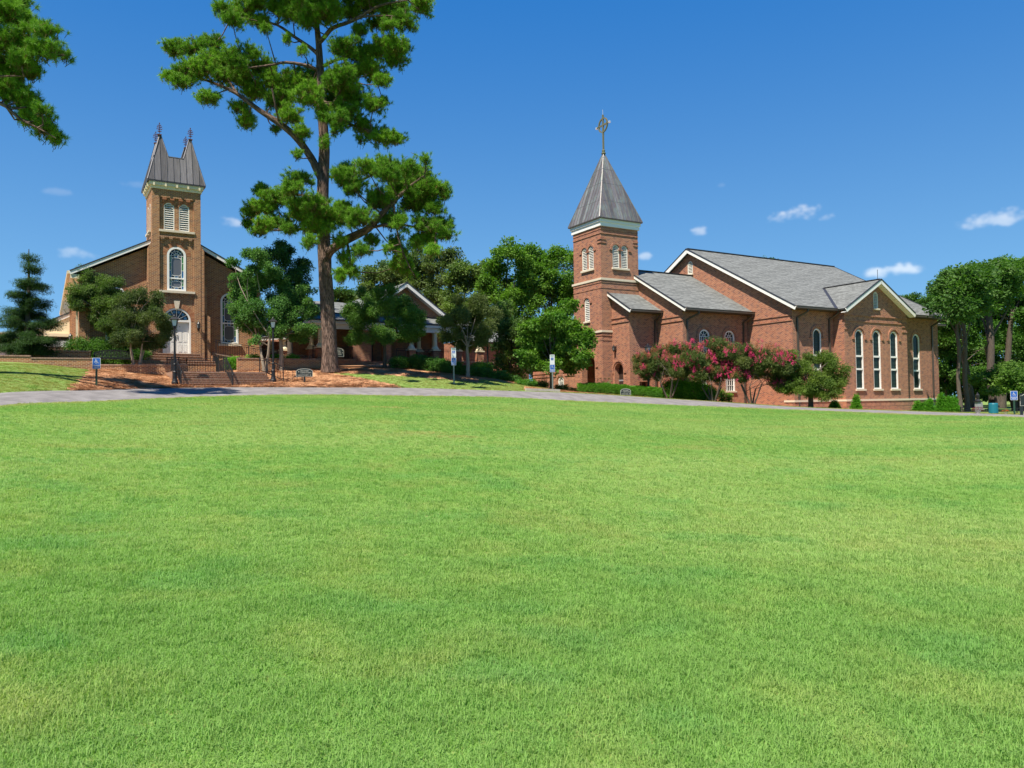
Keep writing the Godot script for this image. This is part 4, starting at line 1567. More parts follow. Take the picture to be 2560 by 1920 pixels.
	for k in 5:
		s = Shape.new()
		var wide: float = 1.95 - k * 0.06 if k > 1 else 2.6
		s.span(Vector3(1.3 - wide, 3.6, 0.02), Vector3(1.3 + wide - 0.35, 4.39 + 0.17 * k - 0.05, 2.3 - k * 0.34))
		var body := part("step", s, b, st)
		s = Shape.new()
		s.span(Vector3(1.3 - wide - 0.03, 4.34 + 0.17 * k, 0.02), Vector3(1.3 + wide - 0.32, 4.39 + 0.17 * k, 2.33 - k * 0.34))
		part("nosing", s, mats.paving_brick, body)


func _loop(x0: float, y0: float, x1: float, y1: float) -> PackedVector2Array:
	return PackedVector2Array([Vector2(x0, y0), Vector2(x1, y0), Vector2(x1, y1), Vector2(x0, y1)])


func railing(called: String, label: String, at: Array, tall: float, group := "", curl := false, gap := 0.14) -> Node3D:
	# iron railing along a line of foot points: posts, rails, and thin pickets
	var o := thing(called, label, "railing", at[0], 0.0, group)
	var org: Vector3 = at[0]
	var pick := Shape.new()
	var posts := Shape.new()
	for k in at.size():
		var p: Vector3 = at[k] - org
		var s := Shape.new()
		bar(s, p - Vector3(0, 0.15, 0), p + Vector3(0, tall + 0.04, 0), 0.045, 0.045, Vector3.BACK)
		part("post", s, mats.iron, o)
		if k:
			var q: Vector3 = at[k - 1] - org
			for y in [tall, tall - 0.12, 0.1]:
				s = Shape.new()
				bar(s, q + Vector3(0, y, 0), p + Vector3(0, y, 0), 0.045 if y == tall else 0.03, 0.03)
				part("rail", s, mats.iron, o)
			var n := int(q.distance_to(p) / gap)
			for j in range(1, n):
				var m := q.lerp(p, float(j) / n)
				bar(pick, m + Vector3(0, 0.1, 0), m + Vector3(0, tall - 0.1, 0), 0.016, 0.016, Vector3.BACK)
	if pick.v.size():
		part("pickets", pick, mats.iron, o).set_meta("kind", "stuff")
	if curl:
		var s := Shape.new()
		var e: Vector3 = at[-1] - org + Vector3(0, tall - 0.1, 0)
		var d: Vector3 = (at[-1] - at[-2]).normalized()
		var pts := PackedVector3Array()
		var rr := PackedFloat32Array()
		for k in 15:
			var a := TAU * k / 14 * 1.05 + PI / 2
			pts.append(e + d * (0.1 + cos(a) * 0.1) + Vector3(0, sin(a) * 0.1, 0))
			rr.append(0.017)
		s.tube(pts, rr, 6)
		part("scroll", s, mats.iron, o)
	return o


func old_at(u: float, y: float, w: float) -> Vector3:   # a point in the older church's axes
	return Vector3(-22.48, 0, -47.0) + Basis(Vector3.UP, deg_to_rad(32.0)) * Vector3(u, y, w)


func build_approach() -> void:
	var yaw := deg_to_rad(32.0)
	# broad flight from the road
	var st := thing("brick_stairs", "broad flight of brick steps climbing from the road toward the older church", "steps", Vector3(-22.48, 0, -47.0), yaw)
	for k in 7:
		var s := Shape.new()
		var y := 2.74 + 0.128 * (k + 1)
		s.span(Vector3(0.45 - k * 0.02, 2.2, 4.6), Vector3(5.3 - k * 0.02, y - 0.045, 8.85 - k * 0.3))
		var body := part("step", s, mats.old_brick, st)
		s = Shape.new()
		s.span(Vector3(0.42 - k * 0.02, y - 0.045, 4.6), Vector3(5.33 - k * 0.02, y, 8.88 - k * 0.3))
		part("tread", s, mats.paving_brick, body)
	var walk := Shape.new()
	walk.span(Vector3(0.2, 3.0, 2.1), Vector3(5.2, 3.68, 6.9))
	var landing := part("landing", walk, mats.paving_brick, st)
	landing.set_meta("kind", "structure")
	# rail down the middle, one at each side
	var mid := []
	for k in [[3.0, 8.75, 2.78], [3.0, 7.0, 3.64], [3.0, 6.4, 3.68], [3.05, 4.6, 3.68]]:
		mid.append(old_at(k[0], k[2], k[1]))
	mid.reverse()
	railing("stair_railing", "black iron handrail running down the middle of the broad brick steps", mid, 0.86, "iron rails of the steps", true)
	var lft := []
	for k in [[0.35, 5.6, 3.68], [0.35, 6.9, 3.66], [0.38, 8.8, 2.8]]:
		lft.append(old_at(k[0], k[2], k[1]))
	railing("stair_railing", "black iron handrail on the left edge of the broad brick steps by the lamp", lft, 0.86, "iron rails of the steps", true)
	var rgt := []
	for k in [[5.25, 5.4, 3.75], [5.3, 6.8, 3.6], [5.9, 8.2, 3.05], [6.9, 8.5, 2.95]]:
		rgt.append(old_at(k[0], k[2], k[1]))
	railing("stair_railing", "black iron handrail curving away at the right end of the broad brick steps", rgt, 0.86, "iron rails of the steps", true, 0.24)
	# gate and rails across the landing, and the ramp's sloping side
	var gate := []
	for k in [[1.55, 1.6, 3.95], [3.4, 1.9, 3.95]]:
		gate.append(old_at(k[0], k[2], k[1]))
	railing("landing_railing", "black iron railing across the landing in front of the entrance steps", [old_at(1.5, 3.68, 3.3), old_at(3.3, 3.68, 3.3)], 0.95, "iron rails of the landing")
	railing("landing_railing", "black iron railing returning from the landing to the church wall", [old_at(3.3, 3.68, 3.3), old_at(3.4, 4.0, 1.0)], 1.15, "iron rails of the landing")
	railing("landing_railing", "black iron railing along the left side of the landing behind the lamp post", [old_at(0.3, 3.7, 4.2), old_at(0.9, 3.7, 4.4), old_at(1.5, 3.68, 3.3)], 0.9, "iron rails of the landing")
	# ramp beside the church: brick side wall with a long rail on it
	var ramp := thing("brick_ramp", "brick sided access ramp rising beside the older church behind its iron rail", "ramp", Vector3(-22.48, 0, -47.0), yaw)
	var s := Shape.new()
	s.prism(front(1.6), pts2([3.4, 3.2, 9.5, 3.2, 9.5, 4.05, 3.4, 5.0]), -1.2, 0.0)
	part("side_wall", s, mats.old_brick, ramp)
	s = Shape.new()
	s.prism(front(1.65), pts2([3.4, 5.0, 9.5, 4.05, 9.5, 4.13, 3.4, 5.08]), -0.3, 0.0)
	part("coping", s, mats.paving_brick, ramp)
	railing("ramp_railing", "long sloping black iron railing in front of the older church's right window", [old_at(3.5, 4.98, 1.5), old_at(5.5, 4.67, 1.5), old_at(7.5, 4.36, 1.5), old_at(9.5, 4.05, 1.5)], 0.95)
	# retaining walls
	wall_run("retaining_wall", "low brick retaining wall along the top of the left lawn bank", [Vector3(-40, 0, -35.5), Vector3(-30, 0, -37.3), Vector3(-25.2, 0, -39.4), Vector3(-22.6, 0, -40.6)], 0.42, 3.75)
	wall_run("retaining_wall", "brick wall with a sloped step in its top left of the bench", [Vector3(-27.5, 0, -41.8), Vector3(-24.2, 0, -43.2)], 0.72, 3.8)
	wall_run("retaining_wall", "low brick wall below the black bench and the small dark trees", [Vector3(-23.4, 0, -42.3), Vector3(-19.9, 0, -43.3), Vector3(-18.8, 0, -43.6)], 0.36, 3.75)
	wall_run("planter_wall", "low dark brick planter wall behind the second lamp and the signboard", [Vector3(-16.9, 0, -46.2), Vector3(-14.0, 0, -47.8), Vector3(-11.9, 0, -49.0)], 0.42, 4.2)


func wall_run(called: String, label: String, line: Array, tall: float, foot: float) -> void:
	var o := thing(called, label, "wall", line[0], 0.0)
	var org: Vector3 = line[0]
	for k in line.size() - 1:
		var a: Vector3 = line[k] - org
		var b: Vector3 = line[k + 1] - org
		var ya := ground(line[k].x, line[k].z)
		var yb := ground(line[k + 1].x, line[k + 1].z)
		var y := maxf(foot, (ya + yb) / 2.0)
		var s := Shape.new()
		bar(s, a + Vector3(0, y - 0.6 + tall / 2, 0), b + Vector3(0, y - 0.6 + tall / 2, 0), 0.3, tall + 1.2)
		part("wall_face", s, mats.old_brick, o)
		s = Shape.new()
		bar(s, a + Vector3(0, y + tall + 0.035, 0), b + Vector3(0, y + tall + 0.035, 0), 0.36, 0.07)
		part("coping", s, mats.paving_brick, o)


# ---------------------------------------------------------------- the hall between the churches
func column(parent: Node3D, x: float, z: float, ped: float, foot: float, top: float) -> void:   # a tapered white column on a capped brick pier
	var s := Shape.new()
	s.span(Vector3(x - 0.26, foot, z - 0.26), Vector3(x + 0.26, ped, z + 0.26))
	var pier := part("pier", s, mats.hall_brick, parent)
	s = Shape.new()
	s.span(Vector3(x - 0.32, ped, z - 0.32), Vector3(x + 0.32, ped + 0.1, z + 0.32))
	s.lathe(Vector3(x, ped + 0.1, z), pts2([0.31, 0.0, 0.31, 0.06, 0.24, 0.16, 0.19, 0.24, 0.165, 0.3, 0.15, (top - ped) * 0.6, 0.13, top - ped - 0.3, 0.15, top - ped - 0.26, 0.19, top - ped - 0.18, 0.19, top - ped - 0.1]), 16)
	part("column", s, mats.cream_paint, pier)


func build_hall() -> void:
	var c := thing("church_hall", "low brick hall with a white gable and a columned porch behind the big pine", "building", Vector3(-8.3, 0, -58.5), deg_to_rad(32.0))
	var b: Material = mats.hall_brick
	# --- main block: gable to the front
	var s := Shape.new()
	var hole := arch(-0.2, 9.35, 0.42, 9.75)
	s.holed(front(0.0), pts2([-3.4, 3.6, 3.4, 3.6, 3.4, 8.6, 0.0, 10.95, -3.4, 8.6]), [hole], 0.2)
	s.fill(left(-3.4), rect(-16.0, 3.6, 0.0, 8.6))
	s.fill(right(3.4), rect(0.0, 3.6, 16.0, 8.6))
	part("wall", s, b, c)
	sash_window(c, front(0.0), -0.2, 9.35, 0.42, 9.75)
	hood(c, front(0.0), -0.2, 0.36, 9.75, 0.1, "hall_brick")
	roof_slope(c, [Vector3(-3.8, 8.5, -16), Vector3(-3.8, 8.5, 0.5), Vector3(0, 11.15, 0.5), Vector3(0, 11.15, -16)], "shingle")
	roof_slope(c, [Vector3(3.8, 8.5, 0.5), Vector3(3.8, 8.5, -16), Vector3(0, 11.15, -16), Vector3(0, 11.15, 0.5)], "shingle")
	rake(c, Vector3(0, 11.13, 0.52), Vector3(-3.8, 8.48, 0.52), 0.28)
	rake(c, Vector3(0, 11.13, 0.52), Vector3(3.8, 8.48, 0.52), 0.28)
	soffit(c, Vector3(-3.78, 8.2, 0.5), Vector3(0, 10.85, 0.5), Vector3(0, 10.85, 0.02), Vector3(-3.78, 8.2, 0.02), "white_paint")
	soffit(c, Vector3(0, 10.85, 0.5), Vector3(3.78, 8.2, 0.5), Vector3(3.78, 8.2, 0.02), Vector3(0, 10.85, 0.02), "white_paint")
	# --- long wing to the left with a hipped roof and a dormer
	s = Shape.new()
	s.span(Vector3(-8.6, 3.6, -10.0), Vector3(-3.4, 7.4, -0.6))
	part("wall", s, b, c)
	roof_slope(c, [Vector3(-8.9, 8.25, 0.05), Vector3(-3.4, 8.25, 0.05), Vector3(-3.4, 9.9, -4.0), Vector3(-6.6, 9.9, -4.0)], "shingle")
	roof_slope(c, [Vector3(-8.9, 8.25, -8.0), Vector3(-8.9, 8.25, 0.05), Vector3(-6.6, 9.9, -4.0)], "shingle")
	s = Shape.new()
	s.span(Vector3(-6.9, 8.4, -2.2), Vector3(-5.6, 9.3, -1.0))
	var dm := part("dormer", s, mats.shingle, c)
	s = Shape.new()
	s.fill(front(-0.98), pts2([-6.85, 8.5, -5.65, 8.5, -5.75, 9.25, -6.75, 9.25]))
	part("dormer_glass", s, mats.dark_glass, dm)
	# --- porch across the front: low roof, white beam, columns on piers, brick wall behind
	roof_slope(c, [Vector3(-8.0, 7.72, 2.1), Vector3(6.2, 7.72, 2.1), Vector3(5.2, 8.5, 0.03), Vector3(-7.1, 8.5, 0.03)], "shingle")
	roof_slope(c, [Vector3(-8.0, 7.72, -8.0), Vector3(-8.0, 7.72, 2.1), Vector3(-7.1, 8.5, 0.03), Vector3(-7.1, 8.5, -8.0)], "shingle")
	roof_slope(c, [Vector3(6.2, 7.72, 2.1), Vector3(6.2, 7.72, -8.0), Vector3(5.2, 8.5, -8.0), Vector3(5.2, 8.5, 0.03)], "shingle")
	s = Shape.new()
	s.span(Vector3(-8.05, 7.5, 2.05), Vector3(6.25, 7.7, 2.2))
	s.span(Vector3(-7.8, 7.15, 1.75), Vector3(6.0, 7.5, 2.0))
	s.span(Vector3(-8.05, 7.5, -8.0), Vector3(-7.9, 7.7, 2.05))
	s.span(Vector3(6.1, 7.5, -8.0), Vector3(6.25, 7.7, 2.05))
	s.span(Vector3(-7.9, 7.46, 0.02), Vector3(6.1, 7.5, 2.05))
	part("porch_beam", s, mats.white_paint, c)
	s = Shape.new()
	bar(s, Vector3(-8.0, 7.74, 2.2), Vector3(6.2, 7.74, 2.2), 0.12, 0.1)
	bar(s, Vector3(-7.1, 8.52, 0.08), Vector3(5.2, 8.52, 0.08), 0.1, 0.05)
	part("gutter", s, mats.dark_trim, c)
	s = Shape.new()
	s.span(Vector3(-8.0, 3.4, 0.0), Vector3(6.6, 4.86, 2.3))
	s.span(Vector3(-4.9, 4.86, 1.0), Vector3(-3.5, 7.15, 1.9))
	s.span(Vector3(-2.6, 4.86, 1.4), Vector3(-1.95, 7.15, 1.9))
	part("porch_base", s, b, c)
	s = Shape.new()
	s.span(Vector3(-8.0, 4.86, 1.7), Vector3(-4.92, 4.98, 2.36))
	s.span(Vector3(-1.9, 4.86, 1.7), Vector3(6.7, 4.98, 2.36))
	part("coping", s, mats.paving_brick, c)
	for k in 3:
		s = Shape.new()
		s.span(Vector3(-3.5, 3.6, 1.9), Vector3(-1.7, 4.35 + 0.17 * k, 3.5 - 0.4 * k))
		part("step", s, mats.paving_brick, c)
	s = Shape.new()
	s.span(Vector3(-3.4, 4.9, 0.02), Vector3(-2.7, 7.0, 0.12))
	part("door", s, mats.dark_door, c)
	for x in [-7.3, -0.3, 1.7, 3.6, 5.6]:
		column(c, x, 1.85, 5.75 if x < -3 else 5.75, 3.6, 7.25)
	for x in [-7.5, 2.3, 1.0]:
		column(c, x, 0.4, 5.75, 4.8, 7.4)
	s = Shape.new()
	s.span(Vector3(5.6, 3.6, -9.0), Vector3(12.5, 6.9, -1.5))
	part("wall", s, b, c)
	roof_slope(c, [Vector3(5.2, 6.9, -1.0), Vector3(13.0, 6.9, -1.0), Vector3(12.0, 8.6, -5.0), Vector3(5.2, 8.6, -5.0)], "shingle")
	var rot := Basis(Vector3.UP, deg_to_rad(32.0))
	var at := func(x: float, y: float, z: float) -> Vector3: return Vector3(-8.3, 0, -58.5) + rot * Vector3(x, y, z)
	railing("porch_railing", "black iron railing on the hall porch left of the big pine trunk", [at.call(-7.9, 4.98, 2.1), at.call(-6.6, 4.98, 2.1), at.call(-5.0, 4.98, 2.1)], 0.85, "iron rails of the hall porch")
	railing("porch_railing", "black iron railing on the hall porch between the dark trees", [at.call(-1.6, 4.98, 2.1), at.call(-0.6, 4.98, 2.1), at.call(1.4, 4.98, 2.1), at.call(3.3, 4.98, 2.1), at.call(5.3, 4.98, 2.1)], 0.85, "iron rails of the hall porch")
	# --- covered walk from the hall to the older church
	var w := thing("covered_walk", "low covered walk with white columns joining the older church and the hall", "walkway", Vector3(-8.3, 0, -58.5), deg_to_rad(32.0))
	s = Shape.new()
	s.span(Vector3(-11.25, 3.4, 0.0), Vector3(-8.1, 4.75, 1.15))
	s.span(Vector3(-11.2, 4.75, -3.0), Vector3(-8.65, 6.5, -2.6))
	part("wall", s, b, w)
	s = Shape.new()
	slab(s, [Vector3(-11.2, 6.45, 1.3), Vector3(-8.1, 6.75, 1.3), Vector3(-8.1, 7.5, -2.0), Vector3(-11.2, 7.3, -2.0)], 0.12)
	part("roof", s, mats.shingle, w)
	s = Shape.new()
	bar(s, Vector3(-11.2, 6.3, 1.2), Vector3(-8.1, 6.6, 1.2), 0.12, 0.2)
	part("beam", s, mats.white_paint, w)
	for x in [[-9.6, 0.9], [-9.9, -1.4], [-8.3, -1.4]]:
		column(w, x[0], x[1], 5.55, 4.0, 6.4)
	s = Shape.new()
	s.span(Vector3(-11.2, 4.75, 0.6), Vector3(-8.1, 4.85, 1.2))
	part("coping", s, mats.paving_brick, w)


func build_annex() -> void:
	# the cream gabled building at the far left, with a grey sided shed beside it
	var c := thing("gabled_annex", "small building with a cream gable over brick behind the left corner of the older church", "building", Vector3(-22.48, 0, -47.0), deg_to_rad(32.0))
	var s := Shape.new()
	var f := front(-14.0)
	s.span(Vector3(-9.0, 3.4, -24.0), Vector3(-4.0, 7.3, -14.0))
	part("wall", s, mats.hall_brick, c)
	s = Shape.new()
	s.prism(f, pts2([-7.5, 7.32, -3.98, 7.32, -3.98, 8.9, -7.5, 7.35]), -8.0, 0.05)
	part("gable", s, mats.cream_paint, c)
	rake(c, Vector3(-3.98, 9.05, -13.9), Vector3(-8.0, 6.95, -13.9), 0.28)
	roof_slope(c, [Vector3(-8.2, 6.95, -24), Vector3(-8.2, 6.95, -13.85), Vector3(-3.98, 9.1, -13.85), Vector3(-3.98, 9.1, -24)], "shingle")
	s = Shape.new()
	s.span(Vector3(-6.8, 7.1, -14.0), Vector3(-3.98, 7.32, -13.2))
	part("canopy", s, mats.cream_paint, c)
	s = Shape.new()
	s.ribbon(f, _loop(-5.45, 5.5, -4.6, 7.0), _loop(-5.37, 5.6, -4.68, 6.92), 0.0, 0.06, true)
	var w := part("window", s, mats.cream_paint, c)
	s = Shape.new()
	s.fill(f, rect(-5.4, 5.55, -4.65, 6.95), 0.02)
	part("pane", s, mats.dark_glass, w)
	s = Shape.new()
	s.span(Vector3(-5.95, 3.6, -14.0), Vector3(-5.6, 6.6, -13.8))
	part("door_post", s, mats.cream_paint, c)
	var g := thing("grey_shed", "long pale grey sided shed behind the dark conifer at the left edge", "building", Vector3(-36.0, 0, -54.0), deg_to_rad(18.0))
	s = Shape.new()
	s.span(Vector3(-9.0, 3.6, -6.0), Vector3(3.5, 6.3, 0.0))
	part("wall", s, mats.siding, g)
	s = Shape.new()
	s.span(Vector3(3.5, 3.6, -6.0), Vector3(3.66, 6.3, 0.04))
	part("corner_board", s, mats.white_paint, g)
	s = Shape.new()
	slab(s, [Vector3(-9.4, 6.25, 0.4), Vector3(3.9, 6.25, 0.4), Vector3(3.9, 7.6, -3.0), Vector3(-9.4, 7.6, -3.0)], 0.1)
	part("roof", s, mats.shingle, g)


# ---------------------------------------------------------------- lamps, signs, bench
func street_lamp(at: Vector3, label: String, tall := 3.7) -> Node3D:
	var o := thing("street_lamp", label, "street lamp", at, 0.3, "black post lamps by the churches")
	var s := Shape.new()
	s.lathe(Vector3.ZERO, pts2([0.17, -0.2, 0.17, 0.12, 0.15, 0.16, 0.11, 0.3, 0.1, 0.62, 0.12, 0.66, 0.085, 0.72, 0.07, 1.0, 0.085, 1.03, 0.085, 1.08, 0.062, 1.12, 0.05, tall - 0.72, 0.075, tall - 0.7, 0.075, tall - 0.66, 0.05, tall - 0.62]), 14)
	part("post", s, mats.iron, o)
	s = Shape.new()
	var y := tall - 0.62
	s.box(Vector3(0, y + 0.02, 0), Vector3(0.2, 0.04, 0.2))
	for k in 4:
		var a := TAU * k / 4 + PI / 4
		bar(s, Vector3(cos(a) * 0.13, y + 0.02, sin(a) * 0.13), Vector3(cos(a) * 0.2, y + 0.36, sin(a) * 0.2), 0.025, 0.025)
	for k in 4:
		var turn := Basis(Vector3.UP, TAU * k / 4)
		s.box(turn * Vector3(0, y + 0.37, 0.17), Vector3(0.38, 0.03, 0.03), turn)
		var a: Vector3 = turn * Vector3(-0.24, y + 0.38, 0.24)
		var b: Vector3 = turn * Vector3(0.24, y + 0.38, 0.24)
		s.quad(a, b, turn * Vector3(0.07, y + 0.53, 0.07), turn * Vector3(-0.07, y + 0.53, 0.07))
		s.quad(b, a, turn * Vector3(-0.17, y + 0.36, 0.17), turn * Vector3(0.17, y + 0.36, 0.17))
	s.lathe(Vector3(0, y + 0.52, 0), pts2([0.1, 0.0, 0.1, 0.03, 0.05, 0.06, 0.03, 0.1, 0.0, 0.14]), 8)
	part("lantern_frame", s, mats.iron, o)
	for k in 4:
		var turn := Basis(Vector3.UP, TAU * k / 4)
		s = Shape.new()
		s.quad(turn * Vector3(-0.085, y + 0.04, 0.088), turn * Vector3(0.085, y + 0.04, 0.088), turn * Vector3(0.135, y + 0.36, 0.138), turn * Vector3(-0.135, y + 0.36, 0.138))
		part("lantern_glass", s, mats.lamp_glass, o)
	return o


func words(parent: Node3D, text: String, m: Material, at: Vector3, tall: float, bold := true, serif := false, fit := 0.0) -> void:
	var t := TextMesh.new()
	var f := SystemFont.new()
	f.font_names = PackedStringArray(["Droid Serif" if serif else "Droid Sans"])
	f.font_weight = 700 if bold else 400
	t.font = f
	t.text = text
	t.font_size = 48
	t.depth = 0.004
	t.pixel_size = tall / 35.0
	t.curve_step = 3.0
	var o := part("lettering", t, m, parent)
	o.position = at
	if fit > 0.0:
		var w := t.get_aabb().size.x
		if w > 0.0:
			o.scale.x = fit / w


func wheelchair(s: Shape, c: Vector2, k: float, z: float) -> void:   # the access symbol, drawn with strokes k metres tall
	var f := Transform3D(Basis.IDENTITY, Vector3(c.x, c.y, z))
	var stroke := func(pts: PackedVector2Array, w: float) -> void:
		for j in pts.size() - 1:
			var a := pts[j] * k
			var b := pts[j + 1] * k
			var d := (b - a).normalized() * w * k * 0.5
			var n := Vector2(-d.y, d.x)
			s.fill(f, PackedVector2Array([a - d - n, b + d - n, b + d + n, a - d + n]))
	var ring := PackedVector2Array()
	for j in 13:
		var a := lerpf(deg_to_rad(110), deg_to_rad(370), j / 12.0)
		ring.append(Vector2(-0.06 + cos(a) * 0.27, -0.18 + sin(a) * 0.27))
	stroke.call(ring, 0.085)
	stroke.call(pts2([-0.1, 0.28, -0.06, -0.12, 0.18, -0.12, 0.3, -0.4, 0.4, -0.36]), 0.1)
	stroke.call(pts2([-0.09, 0.1, 0.16, 0.1]), 0.08)
	var head := PackedVector2Array()
	for j in 10:
		head.append(Vector2(-0.1 + cos(TAU * j / 10) * 0.08, 0.42 + sin(TAU * j / 10) * 0.08) * k)
	s.fill(f, head)


func rounded(w: float, h: float, r: float) -> PackedVector2Array:
	var p := PackedVector2Array()
	for q in [[w / 2 - r, h / 2 - r, 0.0], [-w / 2 + r, h / 2 - r, 0.5], [-w / 2 + r, -h / 2 + r, 1.0], [w / 2 - r, -h / 2 + r, 1.5]]:
		for j in 4:
			var a: float = PI * (q[2] + j / 6.0)
			p.append(Vector2(q[0] + cos(a) * r, q[1] + sin(a) * r))
	return p


func parking_sign(at: Vector3, label: String, foot: float, double: bool, post: String, turn: float, w := 0.34) -> void:
	var o := thing("parking_sign", label, "parking sign", at, turn, "blue reserved parking signs along the road")
	var h := w * 1.5
	var s := Shape.new()
	var tall := foot + (h + w * 2.0 if double else h)
	s.box(Vector3(0, tall / 2.0 - 0.15, -0.025), Vector3(0.065, tall + 0.3, 0.03))
	s.box(Vector3(-0.035, tall / 2.0 - 0.15, -0.012), Vector3(0.012, tall + 0.3, 0.03))
	s.box(Vector3(0.035, tall / 2.0 - 0.15, -0.012), Vector3(0.012, tall + 0.3, 0.03))
	part("post", s, mats[post], o)
	var c := Vector3(0, foot + h / 2, 0)
	s = Shape.new()
	s.prism(Transform3D(Basis.IDENTITY, c), rounded(w, h, 0.03), -0.004, 0.004)
	var plate := part("plate", s, mats.sign_white, o)
	s = Shape.new()
	s.prism(Transform3D(Basis.IDENTITY, c), rounded(w - 0.035, h - 0.035, 0.025), 0.003, 0.007)
	part("blue_field", s, mats.sign_blue, plate)
	s = Shape.new()
	wheelchair(s, Vector2(0, c.y + h * 0.19), h * 0.40, 0.009)
	part("access_symbol", s, mats.sign_white, plate)
	words(plate, "RESERVED", mats.sign_white, c + Vector3(0, -h * 0.2, 0.009), h * 0.105, true, false, w * 0.78)
	words(plate, "PARKING", mats.sign_white, c + Vector3(0, -h * 0.36, 0.009), h * 0.105, true, false, w * 0.62)
	if double:
		var d := Vector3(0, foot + h + w, 0)
		s = Shape.new()
		s.prism(Transform3D(Basis.IDENTITY, d), rounded(w * 0.94, w * 1.96, 0.02), -0.004, 0.004)
		var up := part("upper_plate", s, mats.sign_white, o)
		s = Shape.new()
		s.prism(Transform3D(Basis.IDENTITY, d + Vector3(0, w * 0.12, 0)), rounded(w * 0.52, w * 0.52, 0.02), 0.003, 0.007)
		part("blue_field", s, mats.sign_blue, up)
		s = Shape.new()
		wheelchair(s, Vector2(0, d.y + w * 0.12), w * 0.44, 0.009)
		part("access_symbol", s, mats.sign_white, up)
		words(up, "RESERVED", mats.sign_green, d + Vector3(0, w * 0.8, 0.006), w * 0.14, true, false, w * 0.74)
		words(up, "PARKING", mats.sign_green, d + Vector3(0, w * 0.58, 0.006), w * 0.14, true, false, w * 0.64)


func arrow(s: Shape, c: Vector2, size: float, a: float, z: float) -> void:   # a diamond headed arrow
	var f := Transform3D(Basis(Vector3.BACK, a), Vector3(c.x, c.y, z))
	s.fill(f, pts2([-0.5 * size, -0.16 * size, 0.0, -0.16 * size, 0.0, -0.46 * size, 0.5 * size, 0.0, 0.0, 0.46 * size, 0.0, 0.16 * size, -0.5 * size, 0.16 * size]))


func board_outline(w: float, h: float) -> PackedVector2Array:   # arched top with nicked shoulders
	var p := pts2([-w / 2, 0, w / 2, 0, w / 2, h * 0.74])
	p.append(Vector2(w * 0.455, h * 0.76))
	p.append(Vector2(w * 0.43, h * 0.83))
	p.append(Vector2(w * 0.37, h * 0.9))
	for k in 7:
		var x := lerpf(0.3, -0.3, k / 6.0)
		p.append(Vector2(w * x, h * (0.94 + 0.06 * (1.0 - (x / 0.3) * (x / 0.3)))))
	p.append(Vector2(-w * 0.37, h * 0.9))
	p.append(Vector2(-w * 0.43, h * 0.83))
	p.append(Vector2(-w * 0.455, h * 0.76))
	p.append(Vector2(-w / 2, h * 0.74))
	return p


func direction_board(at: Vector3, label: String, w: float, h: float, foot: float, turn: float, lines: Array, arrows: Array) -> void:
	var o := thing("direction_board", label, "signboard", at, turn)
	var s := Shape.new()
	s.box(Vector3(0, foot / 2 - 0.15, -0.03), Vector3(0.1, foot + 0.4, 0.1))
	if w > 1.5:
		s = Shape.new()
		for d in [-1, 1]:
			s.box(Vector3(d * (w / 2 - 0.06), foot / 2 + 0.1, -0.03), Vector3(0.12, foot + 1.0, 0.1))
	part("post", s, mats.sign_black, o)
	var f := Transform3D(Basis.IDENTITY, Vector3(0, foot, 0))
	s = Shape.new()
	s.prism(f, board_outline(w, h), -0.02, 0.02)
	var board := part("board", s, mats.sign_cream, o)
	s = Shape.new()
	s.prism(Transform3D(Basis.IDENTITY, Vector3(0, foot + 0.025, 0)), board_outline(w - 0.05, h - 0.05), 0.015, 0.026)
	part("dark_field", s, mats.sign_black, board)
	for l in lines:
		words(board, l[0], mats.sign_cream, Vector3(l[1] * w, foot + l[2] * h, 0.029), l[3] * h, true, true, l[4] * w)
	s = Shape.new()
	for a in arrows:
		arrow(s, Vector2(a[0] * w, foot + a[1] * h), a[2] * h, a[3], 0.031)
	if arrows.size():
		part("arrow", s, mats.sign_cream, board)


